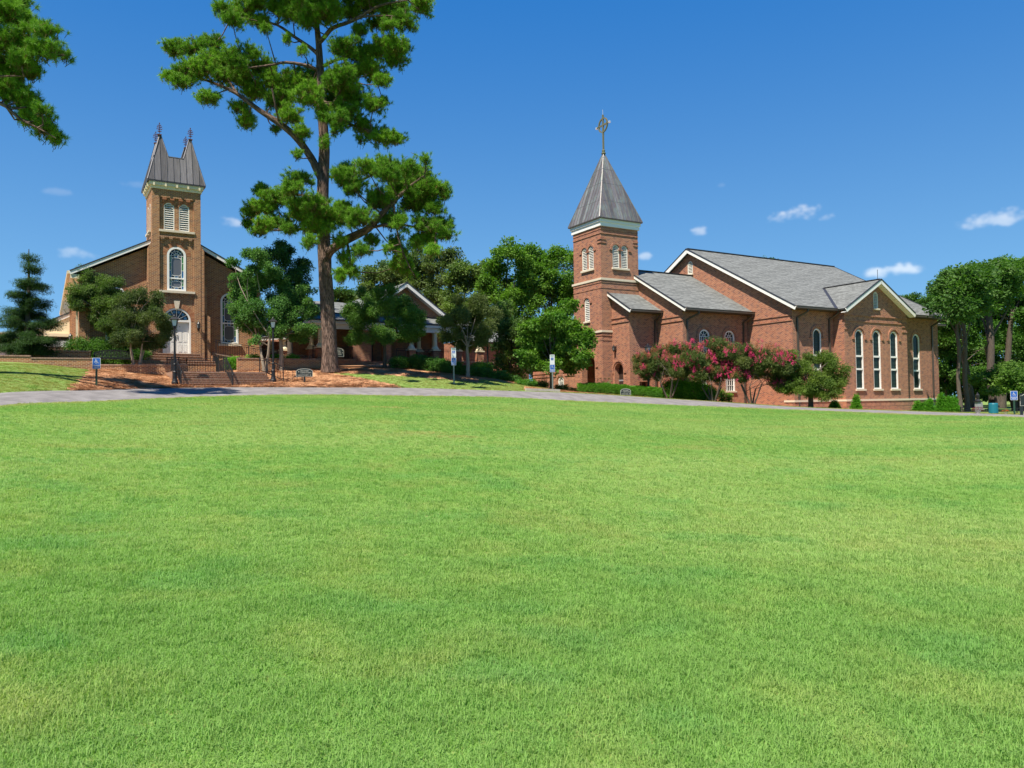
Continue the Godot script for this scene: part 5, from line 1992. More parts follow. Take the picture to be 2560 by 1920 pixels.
func build_props() -> void:
	street_lamp(on_ground(-17.94, -40.0), "tall black post lamp in front of the older church's white doors")
	street_lamp(on_ground(-13.65, -43.0), "black post lamp at the right end of the broad steps before the holly trees")
	street_lamp(on_ground(9.26, -51.0), "black post lamp in front of the brick church beside the pink crape myrtles")
	var pole := thing("lamp_post", "slim dark post standing in the shrubs left of the maple", "post", on_ground(-1.72, -54.0), 0.0)
	var s := Shape.new()
	s.lathe(Vector3.ZERO, pts2([0.08, -0.2, 0.07, 0.5, 0.05, 2.6, 0.07, 2.62, 0.0, 2.7]), 8)
	part("shaft", s, mats.iron, pole)
	parking_sign(on_ground(-19.35, -35.0), "blue reserved parking sign alone on a green post at left below the bench", 0.80, false, "green_post", 0.25, 0.345)
	parking_sign(on_ground(-3.51, -45.5), "double parking sign in the shade of the dark trees at the road's middle", 1.16, true, "steel_post", 0.08, 0.305)
	parking_sign(on_ground(2.55, -47.2), "double parking sign on a steel post by the kerb before the maple", 1.2, true, "steel_post", 0.0, 0.315)
	parking_sign(on_ground(25.68, -38.5), "blue reserved parking sign on a green post at right beside the large black signboard", 0.75, false, "green_post", -0.4, 0.31)
	var two := [["HISTORIC", 0.02, 0.72, 0.15, 0.52], ["SANCTUARY", 0.1, 0.5, 0.15, 0.66], ["SANCTUARY", -0.08, 0.2, 0.15, 0.66]]
	direction_board(on_ground(-11.87, -43.0), "black directional signboard on a short post in the pine straw left of the pine", 0.93, 0.47, 0.32, 0.2, two, [[-0.33, 0.62, 0.17, PI / 2], [0.36, 0.2, 0.17, 0.0]])
	direction_board(on_ground(7.29, -48.3), "small black directional signboard low against the clipped green hedge", 0.66, 0.42, 0.06, -0.1, two, [[-0.36, 0.62, 0.17, PI], [0.36, 0.2, 0.17, PI / 4]])
	direction_board(on_ground(-12.12, -52.0, 0.2), "black directional signboard half hidden behind the trunk of the big pine", 1.0, 0.62, 0.45, 0.2, [["OFFICE", 0.1, 0.74, 0.1, 0.34], ["NURSERY", 0.08, 0.58, 0.1, 0.4], ["SANCTUARY", 0.06, 0.42, 0.1, 0.5], ["CENTER HALL", 0.06, 0.26, 0.1, 0.58]], [[0.4, 0.72, 0.11, PI / 2], [0.4, 0.44, 0.11, 0.0]])
	direction_board(on_ground(25.35, -35.9), "large black signboard on two posts cut by the right edge of the picture", 1.9, 0.66, 0.5, -0.45, [["WELCOME", 0.0, 0.62, 0.15, 0.62], ["PARKING", 0.0, 0.28, 0.13, 0.5]], [])
	# bench with an arched slatted back
	var o := thing("garden_bench", "black slatted garden bench with an arched back before the shrubs", "bench", Vector3(-23.2, 4.14, -43.8), deg_to_rad(28.0))
	s = Shape.new()
	for k in 4:
		bar(s, Vector3(-1.0, 0.42, 0.05 + 0.1 * k), Vector3(1.0, 0.42, 0.05 + 0.1 * k), 0.07, 0.03)
	part("seat", s, mats.iron, o)
	for k in 26:
		var x := lerpf(-0.95, 0.95, k / 25.0)
		s = Shape.new()
		bar(s, Vector3(x, 0.45, 0.0), Vector3(x, 0.80 + 0.16 * (1.0 - x * x), -0.1), 0.035, 0.02)
		part("slat", s, mats.iron, o)
	s = Shape.new()
	for k in 12:
		var x0 := lerpf(-1.0, 1.0, k / 12.0)
		var x1 := lerpf(-1.0, 1.0, (k + 1) / 12.0)
		bar(s, Vector3(x0, 0.80 + 0.16 * (1.0 - x0 * x0), -0.1), Vector3(x1, 0.80 + 0.16 * (1.0 - x1 * x1), -0.1), 0.05, 0.06)
	bar(s, Vector3(-1.0, 0.5, 0.0), Vector3(1.0, 0.5, 0.0), 0.04, 0.06)
	part("back_rail", s, mats.iron, o)
	for x in [-1.0, 1.0]:
		for z in [0.0, 0.42]:
			s = Shape.new()
			bar(s, Vector3(x, -0.1, z), Vector3(x, 0.65 if z > 0 else 0.8, z if z > 0 else -0.1), 0.06, 0.06)
			part("leg", s, mats.iron, o)
		s = Shape.new()
		bar(s, Vector3(x, 0.65, -0.05), Vector3(x, 0.65, 0.46), 0.07, 0.035)
		part("armrest", s, mats.iron, o)
	# kerb under the second double sign
	var kerb := thing("concrete_kerb", "short length of pale concrete kerb at the foot of the double sign", "kerb", Vector3.ZERO)
	s = Shape.new()
	for k in 6:
		var b0 := 0.018 + 0.0075 * k
		var b1 := b0 + 0.0073
		var s0 := section(b0)
		var s1 := section(b1)
		var p := Vector3(b0 * (s0[3] + 0.3), s0[4], -s0[3] - 0.3)
		var q := Vector3(b1 * (s1[3] + 0.3), s1[4], -s1[3] - 0.3)
		bar(s, p + Vector3(0, 0.06, 0), q + Vector3(0, 0.06, 0), 0.2, 0.26)
	part("kerb_stone", s, mats.concrete, kerb)
	# along the right edge: things at the burial ground's gate
	o = thing("gate_pillar", "white square pillar topped by a black lantern before the dark trunks at right", "pillar", on_ground(30.0, -48.5), 0.2)
	s = Shape.new()
	s.box(Vector3(0, 0.25, 0), Vector3(0.24, 0.9, 0.24))
	part("shaft", s, mats.grey_stone, o)
	s = Shape.new()
	s.box(Vector3(0, 0.73, 0), Vector3(0.34, 0.06, 0.34))
	s.lathe(Vector3(0, 0.76, 0), pts2([0.16, 0, 0.12, 0.08, 0.09, 0.12, 0.12, 0.38, 0.05, 0.48, 0.0, 0.6]), 8)
	part("lantern", s, mats.iron, o)
	o = thing("recycling_barrel", "teal upright barrel standing between a trunk and the right parking sign", "barrel", on_ground(25.5, -39.9), 0.0)
	s = Shape.new()
	s.lathe(Vector3.ZERO, pts2([0.2, -0.1, 0.21, 0.02, 0.225, 0.05, 0.225, 0.52, 0.21, 0.56, 0.19, 0.58, 0.0, 0.58]), 16)
	part("drum", s, plain("teal_plastic", lin(0.008, 0.14, 0.19), 0.45), o)
	s = Shape.new()
	s.lathe(Vector3(0.19, 0.36, 0.12), pts2([0.0, 0.0, 0.06, 0.0, 0.06, 0.09, 0.0, 0.09]), 8)
	part("bracket", s, mats.iron, o)
	var blooms := [["red_flowers", "low mound of crimson flowers left of the teal barrel", Vector3(24.6, 0, -39.8), Color(0.26, 0.012, 0.05), 0.28], ["orange_flowers", "small orange flowers in a pot right of the teal barrel", Vector3(26.0, 0, -39.7), Color(0.7, 0.16, 0.04), 0.17], ["purple_flowers", "little purple flowers at the foot of the large black signboard", Vector3(25.9, 0, -38.2), Color(0.25, 0.06, 0.32), 0.15]]
	for q in blooms:
		o = thing(q[0], q[1], "flowers", on_ground(q[2].x, q[2].z), 0.0)
		s = Shape.new()
		s.lathe(Vector3.ZERO, pts2([0.08, -0.1, 0.1, 0.08, 0.12, 0.1]), 8)
		part("pot", s, mats.concrete, o)
		var cl := Cloud.new()
		for k in 60:
			var d := Vector3(rng.randf_range(-1, 1), rng.randf_range(0.1, 1), rng.randf_range(-1, 1)).normalized()
			cl.add(Basis(Vector3(rng.randf(), rng.randf(), 0.3).normalized(), rng.randf() * TAU).scaled(Vector3.ONE * q[4] * 0.9), Vector3(0, 0.1, 0) + d * q[4], q[3] * rng.randf_range(0.6, 1.3))
		scatter("petals", cl, meshes.petal, mats.petal, o)
	for q in [[28.6, -52.0, 0.45, 0.4], [33.5, -60.0, 0.4, 0.55], [36.0, -63.0, 0.5, 0.35], [41.0, -66.0, 0.5, 0.6]]:
		o = thing("gravestone", ["squat grey gravestone behind the leaning trunk", "upright pale gravestone on the far lawn", "low broad gravestone on the far lawn", "tall grey gravestone farthest back on the far lawn"][taken.get("gravestone", -1) + 1], "gravestone", on_ground(q[0], q[1]), 0.3, "gravestones on the far lawn")
		s = Shape.new()
		s.prism(Transform3D(Basis.IDENTITY, Vector3.ZERO), arch(0, -0.2, q[2] / 2, q[3] * 0.8, 8), -0.09, 0.09)
		part("stone", s, mats.grey_stone, o)
		s = Shape.new()
		s.box(Vector3(0, 0.02, 0), Vector3(q[2] + 0.15, 0.16, 0.35))
		part("plinth", s, mats.grey_stone, o)
	railing("graveyard_fence", "low black iron fence along the burial ground at right", [on_ground(26.5, -44.5), on_ground(28.5, -45.0), on_ground(30.5, -45.5), on_ground(33.0, -46.0)], 0.32)
	# a handrail by the hedge, painted blue, and a pale short post by the third lamp
	o = thing("stair_handrail", "slanting blue painted handrail in front of the clipped hedge", "handrail", on_ground(8.55, -50.6), 0.0)
	s = Shape.new()
	bar(s, Vector3(-0.3, -0.05, 0.1), Vector3(0.3, 0.5, 0), 0.045, 0.045)
	bar(s, Vector3(0.28, -0.2, 0), Vector3(0.28, 0.48, 0), 0.04, 0.04, Vector3.BACK)
	part("rail", s, plain("blue_paint", lin(0.05, 0.13, 0.26), 0.5), o)


# ---------------------------------------------------------------- where the plants stand and how their crowns are made up
# each: the foot, then masses of foliage as offset from the foot and radii in metres
const PINE_0 := [Vector3(-11.25, 3.85, -46.50),
	[-9.17, 20.03, 0.64, 0.81, 0.64, 0.75], [-9.10, 18.01, 1.26, 0.73, 0.38, 0.58], [-8.05, 18.23, 1.54, 0.99, 0.50, 0.79], [-8.09, 17.17, 2.30, 0.81, 0.31, 0.60],
	[-7.69, 19.71, 1.25, 0.86, 0.69, 0.82], [-6.94, 18.16, 2.20, 1.04, 0.68, 0.92], [-8.18, 21.75, -2.45, 0.65, 0.61, 0.61], [-6.90, 19.62, -0.18, 1.10, 0.78, 0.96],
	[-6.54, 16.19, 2.31, 0.71, 0.37, 0.58], [-6.17, 18.30, 0.77, 1.01, 0.57, 0.82], [-5.10, 18.71, 1.99, 0.65, 0.74, 0.75], [-6.12, 19.19, -1.83, 1.21, 0.88, 1.02],
	[-5.00, 19.95, -0.13, 0.75, 0.65, 0.72], [-4.53, 19.56, -0.98, 0.98, 0.73, 0.85], [-5.04, 15.65, 0.20, 0.61, 0.58, 0.61], [-5.35, 16.34, 0.35, 0.61, 0.39, 0.51],
	[-5.14, 18.44, -1.97, 1.07, 0.81, 0.92], [-3.49, 18.61, -0.90, 1.25, 0.79, 1.02], [-3.18, 17.22, -0.67, 1.18, 0.72, 0.96], [-2.11, 15.50, 1.10, 1.00, 0.57, 0.82],
	[-2.32, 18.36, -1.26, 1.26, 0.87, 1.06], [-1.28, 14.46, 1.22, 0.47, 0.44, 0.48], [-1.54, 18.71, -1.20, 1.05, 0.80, 0.92], [-1.16, 12.55, 2.56, 0.21, 0.24, 0.24],
	[-3.73, 15.73, -1.59, 0.29, 0.26, 0.26], [-5.90, 22.06, 1.42, 0.60, 0.69, 0.68], [-5.09, 20.85, 2.31, 0.71, 0.43, 0.61], [-5.72, 23.35, -1.50, 0.99, 0.67, 0.82],
	[-4.61, 22.56, -1.27, 0.84, 0.40, 0.61], [-3.36, 22.96, -0.58, 1.04, 0.66, 0.85], [-4.84, 23.70, -1.20, 0.91, 0.47, 0.68], [-3.38, 20.79, 1.34, 0.32, 0.19, 0.26],
	[-2.45, 20.65, 0.34, 0.22, 0.22, 0.22], [-0.88, 18.89, 2.51, 0.21, 0.21, 0.22], [-2.05, 22.26, 0.46, 0.88, 0.64, 0.79], [-2.35, 23.68, -1.48, 1.41, 0.74, 1.06],
	[-0.25, 21.97, 1.66, 1.32, 0.75, 1.09], [-0.80, 21.25, 1.42, 0.79, 0.50, 0.68], [0.43, 21.69, 1.48, 0.99, 0.69, 0.89], [-2.83, 24.13, 0.30, 2.71, 0.97, 1.88],
	[0.56, 23.63, 1.95, 2.94, 1.24, 2.22], [2.72, 23.58, 0.68, 2.02, 0.96, 1.54], [-0.26, 25.63, 1.50, 2.31, 1.26, 1.88], [-2.17, 25.58, 0.81, 1.68, 0.96, 1.37],
	[1.57, 22.48, -0.05, 1.03, 0.52, 0.79], [2.72, 23.28, -0.64, 1.25, 0.53, 0.89], [4.07, 22.46, -0.08, 1.30, 0.71, 1.02], [4.96, 21.38, 0.99, 0.80, 0.70, 0.79],
	[5.57, 24.00, -2.30, 0.93, 0.75, 0.82], [4.26, 20.51, 2.00, 0.59, 0.31, 0.48], [2.77, 22.55, -1.72, 0.78, 0.40, 0.58], [2.21, 20.93, 0.73, 0.60, 0.32, 0.48],
	[3.79, 19.98, 1.36, 0.73, 0.38, 0.58], [1.47, 19.39, 1.88, 0.98, 0.62, 0.85], [2.01, 19.89, -0.23, 1.10, 0.78, 0.96], [3.23, 20.24, -0.46, 1.03, 0.65, 0.85],
	[4.54, 19.52, 1.52, 0.86, 0.56, 0.75], [4.91, 20.48, -0.23, 0.28, 0.28, 0.28], [4.31, 19.07, 0.90, 0.74, 0.45, 0.61], [2.87, 18.69, 0.42, 0.88, 0.45, 0.68],
	[3.83, 17.22, 1.77, 0.59, 0.25, 0.44], [2.92, 18.99, -1.39, 0.77, 0.33, 0.55], [-0.56, 16.14, 2.49, 1.10, 0.74, 0.99], [-0.60, 18.46, -1.55, 1.27, 0.94, 1.09],
	[1.33, 17.33, 2.43, 1.16, 0.80, 1.06], [1.41, 18.93, -0.63, 0.69, 0.72, 0.72], [-0.00, 17.38, -1.17, 1.05, 0.80, 0.92], [1.40, 17.02, 0.58, 1.15, 0.70, 0.96],
	[2.32, 16.39, 0.87, 0.87, 0.51, 0.72]]
const PINE_1 := [Vector3(-11.25, 3.85, -46.50),
	[3.12, 16.06, 1.24, 0.80, 0.44, 0.65], [3.22, 17.46, -1.80, 0.29, 0.29, 0.28], [-0.03, 15.51, 1.33, 0.53, 0.57, 0.58], [1.13, 14.69, 2.47, 0.78, 0.68, 0.79],
	[1.33, 15.56, 1.44, 0.99, 0.69, 0.89], [2.12, 15.15, 0.57, 0.67, 0.45, 0.58], [2.50, 15.55, -1.36, 0.98, 0.47, 0.72], [3.74, 14.19, 0.73, 1.01, 0.45, 0.75],
	[4.12, 14.75, -0.85, 0.70, 0.40, 0.55], [2.29, 14.04, 0.87, 0.33, 0.27, 0.30], [0.33, 13.50, 2.15, 0.26, 0.32, 0.30], [1.01, 13.93, 2.59, 0.31, 0.26, 0.30],
	[-1.40, 11.38, 1.72, 0.85, 0.56, 0.75], [-0.99, 10.12, 3.99, 0.75, 0.47, 0.68], [-4.74, 11.83, -1.81, 0.64, 0.40, 0.51], [-3.02, 10.57, 0.79, 1.07, 0.57, 0.85],
	[-4.73, 10.48, -0.65, 0.76, 0.33, 0.55], [-5.27, 10.23, -1.10, 0.70, 0.40, 0.55], [-3.71, 10.03, 0.56, 0.94, 0.51, 0.75], [-5.58, 9.58, -1.60, 0.23, 0.34, 0.28],
	[-3.42, 8.61, 1.83, 0.79, 0.37, 0.61], [-2.90, 9.18, 0.43, 0.95, 0.45, 0.72], [-1.77, 8.33, 2.40, 0.71, 0.31, 0.55], [-4.67, 8.95, -1.17, 0.63, 0.23, 0.43],
	[-1.05, 9.58, 3.02, 0.77, 0.49, 0.68], [0.16, 9.28, 3.63, 1.07, 0.66, 0.96], [-0.84, 9.00, 2.51, 0.90, 0.55, 0.79], [0.52, 9.03, 2.30, 1.10, 0.62, 0.92],
	[1.16, 9.59, 1.96, 0.52, 0.43, 0.51], [1.60, 9.12, 2.36, 0.71, 0.68, 0.75], [0.11, 8.26, 2.59, 0.90, 0.55, 0.79], [-0.06, 7.30, 3.72, 0.31, 0.23, 0.29],
	[1.24, 7.57, 2.41, 0.45, 0.31, 0.41], [2.67, 8.55, 3.61, 1.01, 0.66, 0.92], [-0.31, 7.05, 3.65, 0.31, 0.20, 0.28], [1.57, 10.97, 3.72, 0.57, 0.60, 0.65],
	[2.30, 10.59, 3.40, 0.76, 0.84, 0.89], [1.58, 11.85, 1.60, 0.53, 0.44, 0.51], [3.23, 11.32, 3.99, 1.00, 0.47, 0.82], [3.81, 12.18, 2.00, 0.65, 0.37, 0.55],
	[4.60, 10.84, 4.71, 0.86, 0.64, 0.85], [5.32, 11.07, 4.30, 0.99, 0.59, 0.89], [5.79, 11.53, 1.65, 1.05, 0.69, 0.92], [6.42, 12.10, 2.85, 0.21, 0.23, 0.24],
	[6.19, 10.55, 2.09, 1.04, 0.74, 0.96], [4.76, 10.71, 2.03, 1.11, 0.74, 0.99], [7.17, 10.34, 2.36, 0.65, 0.62, 0.68], [5.58, 9.99, 1.11, 1.13, 0.57, 0.89],
	[3.65, 9.86, 2.58, 0.90, 0.67, 0.85], [4.13, 8.82, 1.97, 0.92, 0.62, 0.82], [5.22, 7.74, 5.40, 0.54, 0.40, 0.55], [6.77, 9.34, 2.12, 0.65, 0.31, 0.51],
	[7.08, 8.60, 1.70, 1.05, 0.44, 0.79], [6.36, 8.12, 3.76, 0.88, 0.48, 0.75], [7.47, 7.59, 3.47, 0.69, 0.36, 0.58], [6.49, 7.49, 2.94, 0.70, 0.36, 0.58],
	[3.01, 7.67, 1.80, 0.52, 0.31, 0.44], [2.89, 6.53, 4.80, 0.43, 0.23, 0.38], [6.98, 6.26, 5.48, 0.42, 0.23, 0.38], [5.95, 7.19, 3.31, 0.57, 0.36, 0.51],
	[1.23, 6.83, 1.35, 0.32, 0.59, 0.47], [1.73, 5.98, 2.01, 0.46, 0.74, 0.65], [1.31, 5.41, 2.58, 0.26, 0.47, 0.39], [2.27, 7.19, 1.08, 0.60, 0.32, 0.48],
	[4.17, 7.63, 0.79, 0.54, 0.57, 0.58], [4.72, 6.63, 2.08, 0.46, 0.62, 0.58], [4.77, 6.43, -0.08, 0.55, 0.65, 0.61], [4.19, 6.51, 0.21, 0.33, 0.50, 0.42],
	[5.21, 6.06, -0.43, 0.22, 0.34, 0.28], [4.28, 6.73, 3.71, 0.20, 0.25, 0.25]]
const PINE_LIMBS := [
	[0.02, -0.15, 0.00, 0.660, 0.00, 0.27, 0.00, 0.530, -0.01, 1.14, 0.00, 0.470, -0.05, 2.38, 0.00, 0.455, -0.16, 4.62, 0.00, 0.430, -0.24, 6.12, 0.00, 0.410, -0.31, 8.19, 0.00, 0.400, -0.36, 9.62, 0.00, 0.385, -0.35, 10.67, 0.00, 0.365, -0.32, 12.13, 0.00, 0.360, -0.23, 13.68, 0.00, 0.335, -0.27, 14.89, 0.00, 0.310, -0.33, 16.41, 0.00, 0.290, -0.41, 18.17, 0.00, 0.250, -0.48, 19.59, 0.00, 0.210, -0.54, 20.71, 0.00, 0.190, -0.61, 21.67, 0.10, 0.160, -0.62, 23.14, 0.20, 0.130, -0.55, 25.16, 0.20, 0.090, -0.46, 26.94, 0.20, 0.040],
	[-0.37, 11.83, 0.00, 0.260, -0.71, 12.62, 0.20, 0.240, -0.98, 13.17, 0.30, 0.230, -1.73, 14.27, 0.60, 0.210, -2.73, 15.12, 0.90, 0.190, -3.93, 15.90, 1.10, 0.150, -5.23, 16.89, 1.20, 0.110, -6.82, 17.69, 1.00, 0.080, -8.40, 18.32, 0.80, 0.050],
	[-5.23, 16.89, 1.20, 0.080, -6.04, 18.16, 0.80, 0.060, -7.01, 19.31, 0.50, 0.045, -8.08, 20.05, 0.30, 0.030],
	[-2.73, 15.12, 0.90, 0.090, -2.76, 15.85, 1.50, 0.070, -2.90, 16.94, 1.80, 0.050],
	[-0.49, 18.73, 0.00, 0.120, -1.13, 18.93, 0.30, 0.110, -2.41, 19.09, 0.50, 0.090, -3.39, 18.88, 0.60, 0.070, -4.72, 18.68, 0.70, 0.050],
	[-0.50, 19.69, 0.00, 0.130, -1.03, 20.30, -0.30, 0.120, -2.19, 21.21, -0.60, 0.100, -3.42, 22.17, -0.90, 0.080, -4.78, 22.50, -1.00, 0.060, -6.31, 22.84, -1.00, 0.040],
	[-0.52, 20.50, 0.00, 0.150, 0.01, 20.85, 0.30, 0.140, 0.51, 21.22, 0.50, 0.130, 1.76, 21.48, 0.80, 0.110, 3.51, 22.29, 1.00, 0.080, 5.23, 22.61, 1.00, 0.050],
	[1.76, 21.48, 0.80, 0.070, 2.80, 21.55, 1.20, 0.060, 4.30, 21.43, 1.40, 0.040],
	[-0.46, 18.93, 0.00, 0.120, 0.41, 19.70, -0.60, 0.100, 1.85, 20.18, -1.00, 0.080, 4.00, 20.58, -1.20, 0.050],
	[-0.40, 16.91, 0.00, 0.120, 0.48, 16.23, 0.90, 0.100, 1.09, 16.81, 1.40, 0.070, 1.63, 17.45, 1.60, 0.050],
	[-0.34, 15.65, 0.00, 0.110, 0.87, 15.32, 0.50, 0.090, 2.27, 14.85, 0.70, 0.070, 4.00, 14.17, 0.80, 0.040],
	[-0.19, 6.87, 0.00, 0.300, 0.16, 7.38, 0.30, 0.280, 1.32, 7.88, 1.00, 0.260, 2.11, 8.07, 1.60, 0.240, 2.93, 8.30, 2.20, 0.210, 3.76, 9.03, 2.60, 0.170, 4.46, 9.67, 2.80, 0.140, 5.32, 10.51, 2.70, 0.090, 6.25, 11.27, 2.50, 0.050],
	[2.93, 8.30, 2.20, 0.100, 4.52, 8.33, 3.00, 0.080, 6.07, 8.00, 3.30, 0.060, 7.34, 7.86, 3.30, 0.040],
	[1.31, 7.88, 1.00, 0.090, 1.41, 6.99, 0.50, 0.070, 1.50, 6.02, 0.40, 0.040],
	[4.46, 9.67, 2.80, 0.080, 4.63, 8.35, 2.90, 0.060, 4.85, 7.17, 2.90, 0.050, 5.40, 5.78, 2.80, 0.030],
	[-0.32, 8.74, 0.00, 0.120, -1.13, 8.69, 0.60, 0.100, -2.27, 8.56, 0.90, 0.070, -3.70, 8.56, 1.00, 0.040],
	[-0.35, 10.62, 0.00, 0.110, -1.46, 11.08, -0.70, 0.090, -2.82, 11.19, -1.00, 0.070, -4.86, 10.45, -1.00, 0.040],
	[-0.33, 10.12, 0.00, 0.100, -0.28, 9.61, 1.00, 0.090, -0.61, 9.71, 1.60, 0.070, -1.25, 9.52, 1.90, 0.050],
	[-0.32, 12.13, 0.00, 0.100, 0.62, 12.14, -0.50, 0.080, 1.81, 12.08, -0.80, 0.060, 3.31, 12.76, -1.00, 0.040]]
const LEFT_PINE := [Vector3(-25.23, 3.11, -30.00),
	[4.39, 15.63, -1.03, 0.68, 0.30, 0.48], [5.18, 15.44, -0.71, 0.50, 0.21, 0.35], [5.35, 14.37, 0.52, 0.74, 0.41, 0.59], [5.37, 14.56, -0.30, 0.67, 0.42, 0.55],
	[5.90, 14.33, -0.36, 0.62, 0.34, 0.48], [7.29, 13.33, 1.09, 0.38, 0.20, 0.31], [6.44, 13.46, 0.85, 0.34, 0.16, 0.26], [5.67, 13.14, 0.88, 0.73, 0.41, 0.59],
	[5.94, 13.19, 0.45, 0.56, 0.33, 0.46], [6.13, 13.14, 0.11, 0.48, 0.21, 0.35], [7.15, 12.53, 1.11, 0.55, 0.28, 0.44], [7.01, 12.93, 0.12, 0.48, 0.29, 0.40],
	[7.06, 13.08, -0.48, 0.36, 0.21, 0.29], [5.00, 13.25, -0.49, 0.67, 0.30, 0.48], [5.11, 12.67, 0.03, 0.79, 0.38, 0.59], [6.36, 12.17, 1.08, 0.51, 0.32, 0.44],
	[5.74, 12.41, -0.50, 0.31, 0.26, 0.29], [4.68, 12.36, -0.36, 0.67, 0.34, 0.51], [4.57, 12.18, -0.89, 0.59, 0.30, 0.44], [5.59, 12.53, -0.22, 0.67, 0.38, 0.53],
	[5.19, 11.40, 0.15, 0.79, 0.37, 0.59], [5.55, 11.17, 0.09, 0.61, 0.33, 0.48], [5.93, 10.88, -0.08, 0.49, 0.25, 0.37], [5.36, 10.63, -0.82, 0.41, 0.26, 0.33],
	[6.12, 10.33, -0.28, 0.58, 0.38, 0.48], [6.59, 9.83, -0.06, 0.49, 0.25, 0.37], [6.42, 10.41, -0.72, 0.22, 0.18, 0.20], [6.49, 9.80, -0.88, 0.36, 0.17, 0.26],
	[5.10, 11.20, -0.98, 0.55, 0.22, 0.37], [6.94, 10.21, 0.77, 0.30, 0.16, 0.24], [4.48, 14.31, 0.97, 1.28, 0.61, 0.99], [3.28, 13.71, -0.71, 1.35, 0.64, 0.99],
	[3.05, 12.35, -1.04, 1.14, 0.52, 0.81], [4.68, 12.89, 2.50, 1.21, 0.58, 0.99], [1.06, 16.38, 0.24, 1.53, 0.83, 1.21]]
const LEFT_PINE_LIMBS := [
	[0.00, -0.16, 0.00, 0.500, -0.00, 0.64, 0.00, 0.400, 0.04, 3.85, 0.00, 0.360, 0.08, 7.88, 0.00, 0.320, 0.16, 11.95, 0.00, 0.250, 0.23, 15.22, 0.00, 0.160, 0.25, 17.19, 0.00, 0.080],
	[0.07, 9.83, 0.00, 0.160, 1.78, 10.66, 0.30, 0.130, 3.52, 11.12, 0.50, 0.100, 5.18, 10.68, 0.60, 0.075, 5.65, 10.32, 0.60, 0.060, 6.05, 10.00, 0.60, 0.050, 6.68, 9.67, 0.60, 0.035, 7.39, 9.26, 0.60, 0.015],
	[0.09, 11.46, 0.00, 0.140, 2.01, 12.32, 0.20, 0.110, 3.61, 13.10, 0.20, 0.090, 4.90, 13.28, 0.20, 0.065, 5.54, 13.04, 0.20, 0.050, 6.18, 12.87, 0.20, 0.035, 7.46, 12.72, 0.20, 0.015],
	[0.11, 12.76, 0.00, 0.130, 2.11, 14.03, -0.30, 0.100, 3.66, 14.88, -0.40, 0.070, 4.81, 14.62, -0.40, 0.045, 5.71, 14.27, -0.40, 0.030, 6.45, 14.01, -0.40, 0.012],
	[0.09, 10.97, 0.00, 0.120, 2.96, 11.24, 0.80, 0.090, 4.59, 11.57, 0.90, 0.060, 5.69, 11.63, 0.90, 0.040, 6.32, 11.62, 0.90, 0.020]]
const DARK_TREE := [Vector3(-23.92, 4.75, -45.50),
	[-1.90, 5.12, -0.32, 0.63, 0.63, 0.63], [-1.80, 4.20, 0.53, 0.72, 0.53, 0.63], [-1.18, 4.38, 0.13, 1.01, 0.77, 0.90], [-0.48, 4.24, -0.14, 0.92, 0.78, 0.85],
	[-2.09, 3.62, 0.45, 0.53, 0.34, 0.44], [-1.87, 3.31, -0.01, 0.92, 0.63, 0.77], [-1.04, 3.06, -0.04, 1.11, 0.82, 0.97], [0.14, 3.23, 0.35, 0.96, 0.82, 0.90],
	[-1.51, 2.36, -0.23, 0.92, 0.63, 0.77], [-0.04, 2.23, 0.69, 0.95, 0.71, 0.85], [0.28, 3.81, -0.32, 0.54, 0.49, 0.51], [0.27, 1.56, 0.13, 0.82, 0.53, 0.68]]
const STEM_TREE := [Vector3(-21.51, 3.78, -43.00),
	[0.13, 3.80, 0.42, 0.95, 0.82, 0.89], [0.73, 4.10, -0.32, 0.69, 0.69, 0.69], [-1.02, 3.00, -0.20, 0.92, 0.83, 0.87], [-0.31, 3.06, -0.86, 1.12, 0.98, 1.03],
	[1.36, 2.87, 0.67, 0.81, 0.90, 0.87], [1.42, 2.26, -0.16, 0.55, 0.78, 0.66], [-0.12, 1.94, 0.64, 1.04, 0.59, 0.82], [0.27, 1.86, -0.63, 1.02, 0.56, 0.78],
	[0.99, 1.73, -0.59, 0.46, 0.37, 0.41], [1.30, 4.41, 0.21, 0.27, 0.23, 0.25], [0.87, 4.55, 0.82, 0.31, 0.22, 0.27]]
const HOLLY_A := [Vector3(-15.28, 4.43, -46.50),
	[-0.15, 5.44, -0.55, 1.10, 0.90, 0.99], [-1.16, 4.57, -1.00, 1.21, 0.96, 1.06], [0.37, 4.69, -0.66, 1.15, 1.05, 1.09], [-1.29, 3.35, -0.21, 1.09, 0.80, 0.94],
	[-0.04, 3.16, -0.04, 1.34, 1.04, 1.19], [1.10, 2.96, 0.06, 1.09, 0.94, 1.01], [-0.97, 2.31, -0.56, 1.05, 0.60, 0.82], [0.44, 2.16, -0.05, 1.09, 0.64, 0.87],
	[-1.79, 4.24, -0.78, 0.65, 0.45, 0.54], [-1.58, 2.63, -0.02, 0.59, 0.35, 0.47], [-0.24, 6.20, 0.77, 0.73, 0.68, 0.72], [-0.72, 5.52, 0.48, 0.59, 0.49, 0.54],
	[-1.94, 6.24, -0.24, 0.55, 0.22, 0.38], [-1.91, 5.33, -0.01, 0.35, 0.25, 0.30], [-0.16, 1.27, 1.10, 0.43, 0.24, 0.35]]
